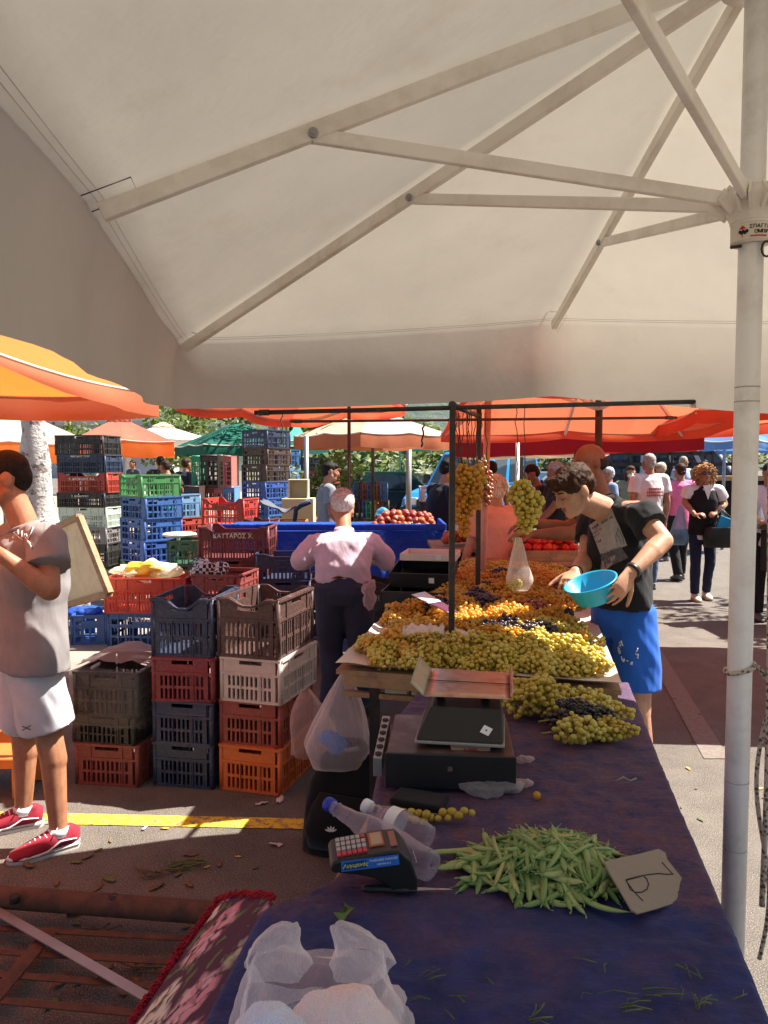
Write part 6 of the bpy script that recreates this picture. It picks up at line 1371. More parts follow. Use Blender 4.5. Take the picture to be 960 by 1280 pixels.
for i in range(18):
    t = i/17; z = .004+(ztop-.004)*t; rx = (.165+.03*math.sin(t*2.4)-.05*t)*(1 if t < .6 else math.sqrt(max(.02, 1-((t-.6)/.4)**2)*.93+.07)); ry = .10*(1 if t < .6 else math.sqrt(max(.02, 1-((t-.6)/.4)**2)*.93+.07)); row = []
    for j in range(36):
        a = 2*math.pi*j/36; ca, sa = math.cos(a), math.sin(a); ca, sa = math.copysign(abs(ca)**.6, ca), math.copysign(abs(sa)**.6, sa); k = 1+.11*noise.noise(V((ca*2, sa*2, t*3)))+.04*noise.noise(V((ca*5, sa*5, t*9)))
        row.append(V((bp.x+.015+.05*t+rx*k*ca, bp.y+.06+ry*k*sa, z)))
    rings.append(row)
b = MB(); b.loft(rings, True); b.build('main_bag', M['blackmatte'], bk)
b = MB(); b.eloft([(bp.x+.0, bp.y-.04, .05), (bp.x+.0, bp.y-.06, .12), (bp.x+.02, bp.y-.06, .2), (bp.x+.03, bp.y-.04, .26)], [.12, .13, .125, .10], [.03, .045, .045, .02], V((1, 0, 0)), 24); pk = b.build('front_pocket', M['blackmatte'], bk)
b = MB(); q = V((bp.x-.02, bp.y-.107, .14))
for k in range(5):
    a = rad(90+(k-2)*32); b.ball(q+V((.014*math.cos(a), 0, .014*math.sin(a))), (.0035, .002, .012), Matrix.Rotation(rad(90)-a, 3, 'Y'), 8, 6)
b.build('leaf_emblem', M['whiteink'], pk)
for s in (-.05, .06): b = MB(); b.tube([V((bp.x+.05+s, bp.y+.05, ztop-.05)), V((bp.x+.05+s, bp.y+.0, ztop+.0)), V((bp.x+.06+s*.5, bp.y-.03, ztop-.03)), V((bp.x+.05+s*1.4, bp.y-.02, ztop-.12))], .012, 8, ky=.4); b.build('strap', M['blackmatte'], bk)
b = MB(); b.tube([at(425, 948, bp.y-.0), at(432, 938, bp.y-.02), at(446, 936, bp.y-.02), at(455, 940, bp.y+.02)], .011, 8, ky=.4); b.build('grab_handle', pm('grey_webbing', (.4, .38, .37), .8), bk)
tb, te = at(648, 672, 3.2), at(650, 738, 3.2); rings = []
for i in range(18):
    t = i/17; c = tb.lerp(te, t); rx = .012+.043*min(1, t*1.3)*(1-.5*max(0, t-.85)/.15); row = []
    for j in range(28): a = 2*math.pi*j/28; k = 1+.10*noise.noise(V((math.cos(a)*2, math.sin(a)*2, t*3)))+.08*math.sin(a*7)*(1-t); row.append(c+V((rx*k*math.cos(a), rx*.7*k*math.sin(a), 0)))
    rings.append(row)
b = MB(); b.loft(rings, False); b.add(rings[-1], [tuple(range(28))], True); tag(b.build('carrier_bag', plastic_film('milky_bag_film', (.8, .70, .66), .5, 25)), 'milky bag of grapes hanging below the plump green bunch', 'bag')
bunch(te+V((-.02, 0, .03)), 1.2, 'green', 'green bunch inside the milky hanging bag', None, sc=.55, roll=0)
# ---- litter on the asphalt
lm = [pm('litter_leaf_brown', (.16, .10, .05), .8), pm('litter_leaf_green', (.12, .15, .05), .8), pm('litter_paper', (.6, .52, .5), .8), pm('litter_yellow', (.55, .4, .08), .7)]
def litter(u, v, k, s, label, grp, z0=0):
    q = gz(u, v, z0+.006); rr3 = random.Random(int(u*13+v)); a = rr3.random()*6.28; c_, s_ = math.cos(a), math.sin(a); g = []
    for i in range(5):
        row = []
        for j in range(4):
            x, y = (i-2)/2*s, (j-1.5)/1.5*s*.42*math.sin((i+.7)/5.4*math.pi); row.append(q+V((x*c_-y*s_, x*s_+y*c_, .006+.25*s*rr3.uniform(-.3, .5)*(k == 2)+.3*s*noise.noise(V((i*.8, j*.8, u))))))
        g.append(row)
    zmin = min(p.z for r_ in g for p in r_)
    for r_ in g:
        for p in r_: p.z += z0+.003-zmin
    b = MB(); b.sheet(g, .001); tag(b.build(('dead_leaf', 'dead_leaf', 'paper_scrap', 'yellow_petal')[k], lm[k]), label, ('leaf', 'leaf', 'paper', 'petal')[k], grp)
for u, v, k, s in ((345, 1056, 2, .03), (181, 1035, 2, .02), (350, 1000, 2, .04), (327, 1004, 2, .03), (75, 900, 2, .12), (120, 875, 2, .06)): litter(u, v, k, s, 'crumpled paper scrap lying on the asphalt near the crates', 'paper scraps on the ground')
for u, v, k, s in ((206, 1035, 3, .018), (247, 1033, 3, .016), (259, 1083, 3, .014), (860, 960, 3, .02), (298, 1070, 3, .015), (951, 985, 3, .02), (958, 998, 3, .02)): litter(u, v, k, s, 'small yellow petal fallen on the asphalt', 'petals on the ground')
for i in range(34):
    u, v = R.uniform(5, 330), R.uniform(1040, 1110) if i < 16 else R.uniform(1150, 1270); litter(u, v, R.choice([0, 0, 1]), R.uniform(.012, .035), 'brown or green dead leaf lying on the asphalt', 'dead leaves on the ground')
for i in range(16): litter(R.uniform(810, 915), R.uniform(860, 1150), R.choice([0, 1]), R.uniform(.01, .02), 'brown or green dead leaf lying on the asphalt', 'dead leaves on the ground')
for u, v in ((225, 1084), (190, 1092), (240, 1078), (125, 1165), (355, 1200), (178, 1210)):
    q = gz(u, v, .01); b = MB(); rr4 = random.Random(u)
    for k in range(9): e = q+V((rr4.uniform(-.09, .09), rr4.uniform(-.05, .05), rr4.uniform(0, .02))); b.tube([q+V((rr4.uniform(-.04, .04), rr4.uniform(-.02, .02), 0)), e], .003, 5)
    tag(b.build('dry_sprig', lm[1] if u > 200 else lm[0]), 'dry brown-green sprig flattened on the asphalt', 'plant scrap', 'dry sprigs on the ground')
q = gz(94, 1146); b = MB(); b.tube([q+V((-.03, 0, .015)), q+V((.02, .02, .018))], .012, 8); tag(b.build('bottle_stub', M['dark']), 'short dark pipe stub beneath the rusty pipe', 'pipe')
# ================================================================ people
UP = V((0, 0, 1))
def solid(mb, name, mat, parent, voxel, smooth=3, wr=0, wsc=9, wst=(1, 1, .5), off=None):
    me = mb.mesh('tmp', mat); o = bpy.data.objects.new('tmp', me); COL.objects.link(o)
    md = o.modifiers.new('r', 'REMESH'); md.mode = 'VOXEL'; md.voxel_size = voxel; md.use_smooth_shade = True
    if smooth: s = o.modifiers.new('s', 'SMOOTH'); s.iterations = smooth; s.factor = .5
    m2 = bpy.data.meshes.new_from_object(o.evaluated_get(bpy.context.evaluated_depsgraph_get())); bpy.data.objects.remove(o); bpy.data.meshes.remove(me)
    of = ORIG[parent.name] if parent else off; sd_ = (hash(name) % 7 if False else len(name))
    nn = [v.normal.copy() for v in m2.vertices]
    for v, n in zip(m2.vertices, nn):
        p = v.co.copy()
        if wr:
            w_ = noise.noise(V((p.x*wsc*wst[0]+sd_, p.y*wsc*wst[1], p.z*wsc*wst[2])))+.5*noise.noise(V((p.x*wsc*2.3+p.z*wsc*1.5, p.y*wsc*2.3, p.z*wsc*.8+sd_)))
            p = p+n*(wr*w_)
        v.co = p-of
    m2.name = name
    if not m2.materials: m2.materials.append(mat)
    return put(name, m2, parent, of)
def hand(b, W, d, pn, thumb, k, curl=.5, fr=.0085, thumb_out=.7):
    """palm, four unequal fingers in two bends, thumb from the side of the palm. pn: palm side; thumb: sign along d x pn"""
    d = d.normalized(); pn = (pn-d*pn.dot(d)).normalized(); s = d.cross(pn)*thumb
    b.eloft([W-d*.02*k, W+d*.02*k, W+d*.06*k, W+d*.092*k], [.026*k, .034*k, .041*k, .038*k], [.02*k, .016*k, .015*k, .012*k], s, 12)
    for i, ln in enumerate((.068, .078, .073, .056)):
        p = W+d*(.086-.004*abs(i-1.3))*k+s*(.031-.0205*i)*k; dr = (d+s*(.10-.07*i)).normalized(); r0 = fr*k*(1 if i < 3 else .88)
        for sg, (f, c_) in enumerate(((.44, curl*.55), (.31, curl*.8), (.25, curl*.6))):
            dr = (dr*math.cos(c_)+pn*math.sin(c_)).normalized(); q = p+dr*ln*f*k; b.cap(p, q, r0*(1-.09*sg), r0*(.95-.1*sg), 8); p = q
    p = W+d*.028*k+s*.030*k; dr = (d*.65+s*thumb_out+pn*.28).normalized()
    for f, r_ in ((.036, .0125), (.032, .0108), (.026, .0092)):
        q = p+dr*f*k; b.cap(p, q, r_*k, r_*.9*k, 8); p = q; dr = (dr+d*.32+pn*.18*curl).normalized()
def head(b, H, Fd, U, k):
    Fd = Fd.normalized(); U = (U-Fd*U.dot(Fd)).normalized(); r = Fd.cross(U); Mh = Matrix((r, Fd, U)).transposed(); P = lambda x, y, z: H+(r*x+Fd*y+U*z)*k
    E = lambda x, y, z, a, c, e: b.ball(P(x, y, z), (a*k, c*k, e*k), Mh)
    E(0, -.012, .022, .074, .094, .086); E(0, .022, -.02, .062, .070, .084); E(0, .045, -.072, .046, .044, .034); E(0, .070, -.094, .024, .020, .018)
    b.cap(P(0, .082, .018), P(0, .104, -.022), .009*k, .0145*k, 8); E(-.012, .093, -.027, .010, .011, .008); E(.012, .093, -.027, .010, .011, .008)
    b.cap(P(-.036, .070, .026), P(.036, .070, .026), .013*k, .013*k, 8)
    for s in (-1, 1):
        E(s*.045, .052, -.018, .022, .024, .022); E(s*.077, -.008, -.008, .010, .021, .033); E(s*.07, -.002, -.028, .009, .012, .014)
        b.cap(P(s*.062, .005, -.055), P(s*.03, .055, -.088), .022*k, .02*k, 8)
    b.cap(P(-.020, .079, -.052), P(.020, .079, -.052), .0085*k, .0085*k, 8); b.cap(P(-.016, .078, -.063), P(.016, .078, -.063), .009*k, .009*k, 8)
    return P, Mh
def body_mesh(J, k, g=1.0, fr=.0085):
    b = MB(); SL, SR = J['SL'], J['SR']; side = (SR-SL).normalized(); pc = (J['QL']+J['QR'])/2; sc = (SL+SR)/2; ax = (sc-pc).normalized(); N = J['N']
    w_ = pc.lerp(sc, .4)+J.get('bulge', V((0, 0, 0))); c = pc.lerp(sc, .74)+J.get('bulge', V((0, 0, 0)))
    b.eloft([pc-ax*.09*k, pc, w_, c, sc-ax*.015*k, sc.lerp(N, .6)], [.11*k, .155*k*g, .135*k*g, .158*k*g, .13*k, .06*k], [.08*k, .105*k*g, .098*k*g, .112*k*g, .085*k, .055*k], side, 18)
    for S, E_, W, Hd, t in ((SL, J['EL'], J['WL'], J.get('hl', {}), 1), (SR, J['ER'], J['WR'], J.get('hr', {}), -1)):
        b.cap(sc.lerp(S, .35)+(N-sc)*.25, S-side*0, .05*k, .056*k, 12); b.cap(S, E_, .053*k*g, .041*k, 12); b.cap(E_, E_.lerp(W, .35), .041*k, .042*k, 12); b.cap(E_.lerp(W, .3), W, .041*k, .0265*k, 12)
        d = Hd.get('d', (W-E_).normalized()); pn = Hd.get('n', side*(-1 if t == -1 else 1)); hand(b, W, d, pn, Hd.get('t', t), k, Hd.get('c', .5), fr, Hd.get('o', .7))
    b.cap(sc.lerp(N, .3), J['H']-J['F'].normalized()*.02*k-J['U'].normalized()*.045*k, .060*k, .054*k, 14)
    for Q, K_, A, T in (('QL', 'KL', 'AL', 'TL'), ('QR', 'KR', 'AR', 'TR')):
        q, kk, a = J[Q], J[K_], J[A]; b.cap(q, kk, .086*k*g, .057*k, 14); b.cap(kk, kk.lerp(a, .35)+J['B']*.012*k, .056*k, .055*k, 12); b.cap(kk.lerp(a, .3)+J['B']*.010*k, a, .054*k, .036*k, 12)
        t = J[T]; b.cap(a-UP*.035*k-t*.03*k, a-UP*.048*k+t*.08*k, .034*k, .022*k, 12)
    J['hp'], J['hm'] = head(b, J['H'], J['F'], J['U'], k*J.get('hs', 1))
    return b
def top_mesh(J, k, g=1.0, hem=.10, sleeve=.55, ease=.016, long_=False, vest=False, neck=.062, hipw=1.0):
    b = MB(); SL, SR = J['SL'], J['SR']; side = (SR-SL).normalized(); pc = (J['QL']+J['QR'])/2; sc = (SL+SR)/2; ax = (sc-pc).normalized(); N = J['N']; e = ease
    bl = J.get('bulge', V((0, 0, 0))); w_ = pc.lerp(sc, .4)+bl; c = pc.lerp(sc, .74)+bl; hd = J.get('hemdir', ax)
    z0 = 3 if hem < 0 else 0
    b.eloft(([pc-ax*hem*k] if z0 else [pc-hd*hem*k, pc-hd*hem*.5*k, pc])+[w_, c, sc-ax*.015*k, sc.lerp(N, .55), sc.lerp(N, .8)], ([.158*k*g+e] if z0 else [.165*k*g*hipw+e, .166*k*g*hipw+e, .160*k*g*hipw+e])+[.146*k*g+e, .166*k*g+e, .14*k+e, .078*k, neck*k], ([.113*k*g+e] if z0 else [.118*k*g+e, .118*k*g+e, .114*k*g+e])+[.108*k*g+e, .120*k*g+e, .095*k+e, .07*k, neck*k], side, 24)
    for S, E_, W in ((SL, J['EL'], J['WL']), (SR, J['ER'], J['WR'])):
        if vest: continue
        b.cap(sc.lerp(S, .35)+(N-sc)*.22, S, .056*k, .056*k+e*.7, 12); d = (E_-S).normalized()
        if long_:
            b.eloft([S-d*.02, S, S.lerp(E_, .5), E_], [.05*k+e, .060*k+e, .056*k+e, .050*k+e], [.05*k+e, .060*k+e, .056*k+e, .050*k+e], side, 14); b.ball(E_, .046*k+e); b.eloft([E_, E_.lerp(W, .4), E_.lerp(W, .85), E_.lerp(W, .97)], [.048*k+e, .045*k+e, .036*k+e, .032*k+e*.7], [.048*k+e, .045*k+e, .036*k+e, .032*k+e*.7], side, 14)
        else:
            q = S.lerp(E_, sleeve); b.eloft([S-d*.03, S, S.lerp(q, .5), q], [.05*k+e, .060*k+e, .060*k+e*1.2, .059*k+e*1.4], [.05*k+e, .060*k+e, .058*k+e*1.2, .057*k+e*1.4], side, 16)
    return b
def bottom_mesh(J, k, g=1.0, length=1.0, ease=.014, flare=0.0, tp=None):
    b = MB(); side = (J['QR']-J['QL']).normalized(); pc = (J['QL']+J['QR'])/2; ax = ((J['SL']+J['SR'])/2-pc).normalized(); e = ease
    tp = tp or (.012 if length <= .55 else .05)
    b.eloft([pc-UP*.09*k, pc-UP*.03*k, pc+ax*tp*k, pc+ax*tp*2*k], [.13*k*g+e, .160*k*g+e, .152*k*g+e, .146*k*g+e], [.10*k*g+e, .115*k*g+e, .110*k*g+e, .106*k*g+e], side, 20)
    for Q, K_, A in (('QL', 'KL', 'AL'), ('QR', 'KR', 'AR')):
        q, kk, a = J[Q], J[K_], J[A]; f = lambda r_: r_*k*g+e
        if length <= .55:
            q2 = q.lerp(kk, length*2); b.eloft([q+UP*.04*k, q.lerp(q2, .3), q.lerp(q2, .7), q2], [f(.074), f(.086)+flare*.3, f(.086)+flare*.7, f(.080)+flare], [f(.09), f(.092)+flare*.3, f(.088)+flare*.7, f(.082)+flare], side, 18)
        else:
            b.eloft([q+UP*.04*k, q.lerp(kk, .3), kk, kk.lerp(a, .5)+J['B']*.01*k, kk.lerp(a, .985)], [f(.09), f(.086), f(.062), f(.056), f(.050)+flare], [f(.09), f(.088), f(.066), f(.060), f(.054)+flare], side, 16)
    return b
def stand(x, y, z0, h, Ht, lean=0.0, stride=0.0, L=None, Rr=None, turn=0.0, nod=0.0, spread=.09):
    """upright joints; h heading in degrees (0 = facing away from the camera, anticlockwise); hand targets are local (right, forward, up)"""
    k = Ht/1.75; a = rad(h); f = V((-math.sin(a), math.cos(a), 0)); r = V((math.cos(a), math.sin(a), 0)); o = V((x, y, z0)); pv = .95
    def P(X, Y, Z, rot=True):
        if rot and Z > pv: Y, Z = Y+(Z-pv)*math.sin(lean), pv+(Z-pv)*math.cos(lean)
        return o+(r*X+f*Y+UP*Z)*k
    def D(X, Y, Z): return (r*X+f*Y+UP*Z).normalized()
    J = {'SR': P(.185, 0, 1.43), 'SL': P(-.185, 0, 1.43), 'N': P(0, .0, 1.49), 'QR': P(.09, 0, .93), 'QL': P(-.09, 0, .93), 'KR': P(spread+.005, .02+stride*.5, .50), 'KL': P(-spread-.005, .02-stride*.5, .50), 'AR': P(spread, -.02+stride, .085), 'AL': P(-spread, -.02-stride, .085+abs(stride)*.12), 'B': -f}
    if stride: J['KL'] = P(-spread, .06-stride*.35, .50)
    ta = rad(turn); J['F'] = D(-math.sin(ta), math.cos(ta)*math.cos(nod+lean*.4), -math.sin(nod+lean*.4)); J['U'] = UP.copy(); J['H'] = P(0, .035, 1.635)+f*.05*k*math.sin(nod)
    J['TR'] = J['TL'] = f
    for s, nm in ((1, 'R'), (-1, 'L')):
        t = Rr if s == 1 else L; S = J['S'+nm]
        if t is None: E_, W = P(s*.235, -.02, 1.14), P(s*.255, .06, .89)
        else:
            W = P(*t, rot=False) if not isinstance(t, Vector) else t; l1, l2 = .295*k, .265*k; v = W-S; d = min(v.length, (l1+l2)*.995); v.normalize(); W = S+v*d
            c = (l1*l1+d*d-l2*l2)/(2*l1*d); c = max(-1, min(1, c)); hint = D(s*.35, -.45, -1); hh_ = (hint-v*hint.dot(v)).normalized(); E_ = S+v*l1*c+hh_*l1*math.sqrt(1-c*c)
        J['E'+nm], J['W'+nm] = E_, W
    J['fwd'], J['right'] = f, r; return J, k
def cap_hair(J, k, fringe=.0, vol=1.0, long_=0.0, back=0.0, puff=0.0):
    b = MB(); P, Mh = J['hp'], J['hm']; E = lambda x, y, z, a, c, e: b.ball(P(x, y, z), (a*k*vol, c*k*vol, e*k*vol), Mh, 20, 14)
    E(0, -.020, .036, .079+puff, .094+puff, .082+puff); E(0, -.055, -.0, .070+puff, .060+puff, .075+puff)
    if fringe: E(0, .035, .072, .062, .045, .034); E(-.02, .06, .066, .03, .028, .022); E(.025, .055, .066, .032, .028, .022)
    if long_:
        for s in (-1, 1): E(s*.068, -.02, -.05-long_*.3, .032+puff*.5, .05+puff*.4, .07+long_*.6)
        E(0, -.065, -.06-long_*.4, .07+puff*.5, .045+puff*.4, .07+long_*.7)
    return b
def tufts(rt, J, k, n, L_, mat, cond, rr_=.0019, seed=1, sc=1.0, flow=(0, .5, -.5), c=(0, -.018, .042), e=(.079, .097, .082), name='hair_strands'):
    P, Mh = J['hp'], J['hm']; r = random.Random(seed); b = MB()
    for _ in range(n):
        d = V((r.gauss(0, 1), r.gauss(0, 1), r.gauss(0, 1))).normalized()
        if not cond(d): continue
        loc = V((c[0]+d.x*e[0], c[1]+d.y*e[1], c[2]+d.z*e[2]))*sc; fl = V((d.x*.8+flow[0]+r.uniform(-.4, .4), flow[1]+d.y*.3+r.uniform(-.4, .4), flow[2]+r.uniform(-.3, .3))); fl = (fl-d*fl.dot(d)).normalized(); ln = L_*r.uniform(.5, 1.2)
        pts = [loc-d*.004, loc+fl*ln*.35+d*.006, loc+fl*ln*.7+d*.005, loc+fl*ln-d*.001]; b.tube([P(*q) for q in pts], [rr_, rr_, rr_*.8, rr_*.3], 4, cap=False)
    return b.build(name, mat, rt, fix=False)
SK = {'tan': skin('tanned_skin', (.42, .205, .12)), 'fair': skin('fair_skin', (.52, .29, .19)), 'mid': skin('olive_skin', (.42, .22, .135)), 'dark': skin('sunburnt_skin', (.30, .13, .07))}
HR = {'black': hairmat('black_hair', (.018, .014, .012)), 'brown': hairmat('chestnut_hair', (.05, .021, .011)), 'grey': hairmat('grey_hair', (.38, .35, .32)), 'blond': hairmat('ash_blond_hair', (.74, .66, .5)), 'gold': hairmat('golden_curls', (.46, .26, .11)), 'white': hairmat('white_hair', (.52, .52, .52)), 'dark': hairmat('dark_brown_hair', (.04, .025, .018))}
def C_(n, c, **kw):
    if n not in M: M[n] = cloth(n, c, **kw)
    return M[n]
M['eye'] = flat('eye_dark', (.03, .02, .015), .2); M['brow'] = flat('brow_hair', (.04, .024, .016), .9); M['lip'] = flat('lip_skin', (.32, .10, .08), .5)
def face_parts(rt, J, k, brow=None, open_=True, lip=True):
    P, Mh = J['hp'], J['hm']
    for s in (-1, 1):
        if open_: b = MB(); b.ball(P(s*.031, .0765, .006), (.0125*k, .008*k, .0075*k), Mh); e = b.build('eye', flat('eye_white', (.6, .55, .5), .3), rt); b = MB(); b.ball(P(s*.031, .0825, .006), (.0055*k, .0035*k, .0055*k), Mh); b.build('iris', M['eye'], e)
        else: b = MB(); b.tube([P(s*.018, .086, .003), P(s*.03, .0875, -.001), P(s*.043, .078, .003)], .0016*k, 5); b.build('eyelash', M['brow'], rt)
        b = MB(); b.tube([P(s*.014, .087, .029), P(s*.032, .086, .033), P(s*.047, .074, .028)], [.0035*k, .0042*k, .002*k], 6); b.build('eyebrow', brow or M['brow'], rt)
    if lip: b = MB(); b.tube([P(-.022, .077, -.056), P(-.008, .0885, -.053), P(.008, .0885, -.053), P(.022, .077, -.056)], [.002*k, .0048*k, .0048*k, .002*k], 6); b.tube([P(-.018, .078, -.060), P(0, .0880, -.064), P(.018, .078, -.060)], [.002*k, .005*k, .002*k], 6); b.build('lips', M['lip'], rt)
def shoe(J, A, T, k, mat, solem, rt, name='shoe', hi=0.0):
    a, t = J[A], J[T].normalized(); gz_ = a.z-.085*k; s = V((t.y, -t.x, 0)); b = MB(); o = V((a.x, a.y, gz_))
    b.eloft([o+t*y*k+UP*z*k for y, z in ((-.075, .052), (-.05, .055), (.0, .056), (.06, .046), (.12, .034), (.168, .026), (.182, .02))], [w_*k for w_ in (.022, .036, .038, .044, .047, .036, .012)], [h_*k for h_ in (.030, .044, .046+hi, .036, .026, .019, .008)], s, 16)
    sh = b.build(name, mat, rt)
    b = MB(); pl = [(-.082, .0), (-.066, .034), (-.0, .037), (.08, .047), (.14, .045), (.182, .022), (.192, 0), (.182, -.022), (.14, -.045), (.08, -.047), (0, -.037), (-.066, -.034)]
    rg = [[o+t*y*k*f+s*x*k*f+UP*z for y, x in pl] for z, f in ((.001, .97), (.004, 1.0), (.026*k, 1.0), (.030*k, .97))]; b.loft(rg); b.build('sole', solem, sh); return sh, o, t, s
def person(label, J, k, skin_, hair=None, topd=None, botd=None, shoes=None, voxel=.011, g=1.0, foot=None, face=None, group=None, hairmesh=None, bald=False):
    base = foot or V(((J['AL'].x+J['AR'].x)/2, (J['AL'].y+J['AR'].y)/2, min(J['AL'].z, J['AR'].z)-.085*k)); rt = root('person', base, label, 'person', group)
    b = body_mesh(J, k, g, .0085 if voxel < .008 else .0105); solid(b, 'body', SK[skin_], rt, voxel, 3 if voxel > .008 else 4)
    if botd: d = dict(botd); m_ = d.pop('mat'); nm = d.pop('name', 'trousers'); solid(bottom_mesh(J, k, g, **d), nm, m_, rt, max(voxel, .009), 3, .007, 9)
    if topd: d = dict(topd); m_ = d.pop('mat'); nm = d.pop('name', 'shirt'); wr = d.pop('wr', .007); solid(top_mesh(J, k, g, **d), nm, m_, rt, max(voxel, .009), 3, wr, 9)
    if hair: hm = hairmesh(J, k) if hairmesh else cap_hair(J, k, **hair.get('kw', {})); solid(hm, 'hair', hair['mat'], rt, max(.006, voxel*.8), 2, hair.get('wr', .004), 34, (1, 1, 1))
    if shoes:
        for A, T in (('AL', 'TL'), ('AR', 'TR')): shoe(J, A, T, k, shoes[0], shoes[1], rt)
    if face: face_parts(rt, J, k, **(face if isinstance(face, dict) else {}))
    return rt
SOLE = flat('pale_sole', (.62, .6, .58), .6); DSOLE = flat('dark_sole', (.02, .02, .02), .7)
def onto(u, v, Y): return at(u, v, Y)
# ---- the man in grey tee and pale shorts
def shorts_man():
    bx = gz(40, 1052); J, k = stand(bx.x, bx.y, 0, 110, 1.75, .03, 0, turn=10, nod=.18)
    f, r = J['fwd'], J['right']
    J['H'] = at(4, 598, bx.y-.02); J['N'] = at(30, 655, bx.y); J['SL'] = at(58, 676, bx.y-.17); J['SR'] = at(18, 668, bx.y+.17)
    J['EL'] = at(62, 738, bx.y-.28); J['WL'] = at(2, 694, bx.y-.34); J['ER'] = at(0, 730, bx.y+.2); J['WR'] = at(-50, 690, bx.y+.0)
    J['hl'] = {'d': V((-.9, .1, .35)), 'n': V((.2, .9, .2)), 'c': .8}; J['hr'] = {'c': .7}
    J['AL'] = gz(74, 1062)+UP*.085; J['AR'] = gz(30, 1034)+UP*.085; J['TL'] = V((-.80, -.60, 0)); J['TR'] = V((-.92, -.38, 0))
    J['KL'] = at(58, 905, J['AL'].y+.02); J['KR'] = at(28, 900, J['AR'].y+.0)
    c = at(38, 788, bx.y); J['QL'] = c+V((.02, -.07, -.05)); J['QR'] = c+V((-.02, .07, -.05))
    gm = C_('grey_tee', (.25, .23, .235), bs=.35); sm = C_('pale_shorts', (.52, .53, .58), bs=.3)
    rt = person('young man in grey tee, pale shorts and red trainers with cropped dark hair', J, k, 'tan', None, None, None, None, .0065, .95, foot=V((bx.x, bx.y, 0)), face=True)
    solid(top_mesh(J, k, 1.0, hem=.10, sleeve=.56, ease=.026, hipw=1.2), 'shirt', gm, rt, .009, 3, .018, 8)
    solid(bottom_mesh(J, k, .88, .525, .02, .02), 'shorts', sm, rt, .009, 3, .014, 8)
    hm = cap_hair(J, k, vol=.975); solid(hm, 'hair', HR['black'], rt, .006, 2, .001, 60, (1, 1, 1))
    red = C_('red_canvas_shoe', (.30, .025, .045), bs=.2); wl = flat('white_lace', (.75, .73, .75), .8)
    for A, T in (('AL', 'TL'), ('AR', 'TR')):
        sh, o, t, s = shoe(J, A, T, 1.06, red, SOLE, rt, 'trainer', .006)
        if s.y > 0: s = -s      # near side
        b = MB(); b.tube([o+t*y+s*x+UP*z for y, x, z in ((-.062, .037, .052), (-.02, .043, .058), (.005, .046, .060), (.03, .047, .045), (.055, .049, .034), (.085, .051, .030))], [.004, .0055, .006, .0055, .005, .004], 6, ky=.6); b.build('side_stripe', wl, sh)
        b = MB()
        for i in range(6): y = .035+.018*i; z = .101-.0085*i; b.tube([o+t*y+s*.028+UP*(z-.012), o+t*(y+.006)+UP*(z+.002), o+t*(y+.002)-s*.028+UP*(z-.012)], .0038, 6)
        b.tube([o+t*.03+UP*.103, o+t*.01+s*.03+UP*.115, o+t*.03+s*.045+UP*.09], .0028, 5); b.build('laces', wl, sh)
        b = MB(); a = J[A]; b.eloft([a-UP*.02, a+UP*.014], [.043, .040], [.045, .041], s, 16); b.build('sock', wl, rt)
        b = MB(); pl = [(-.0835, .0), (-.067, .0355), (-.0, .0385), (.08, .0485), (.14, .0465), (.184, .0228), (.194, 0), (.184, -.0228), (.14, -.0465), (.08, -.0485), (0, -.0385), (-.067, -.0355)]
        b.tube([o+t*y*1.06+s*x*1.06+UP*.0225 for y, x in pl+pl[:1]], .0013, 4); b.build('sole_line', M['ink'], sh)
    # small dark emblem at the hem and printed flash on the chest
    q = at(33, 910, J['KL'].y-.15); b = MB(); ex_ = V((.96, .28, 0))
    for s in (-1, 1): b.tube([q+ex_*x+UP*z for x, z in [(-.016, s*.009), (-.006, s*.003), (.006, s*.003), (.016, s*.009)]], .002, 5)
    b.build('hem_emblem', M['ink'], rt)
    return rt, J, k
def tee_collar(rt, J, mat, k, r0=.066):
    sc = (J['SL']+J['SR'])/2; q = sc.lerp(J['N'], .80); ax = (J['N']-sc).normalized(); a, b_, _ = frame(ax); b = MB(); b.tube([q+(a*math.cos(t*.2094)+b_*math.sin(t*.2094))*r0*k for t in range(31)], .007, 6, cap=False); b.build('collar', mat, rt)
man1 = shorts_man()
tee_collar(*man1[:2], M['grey_tee'], man1[2])
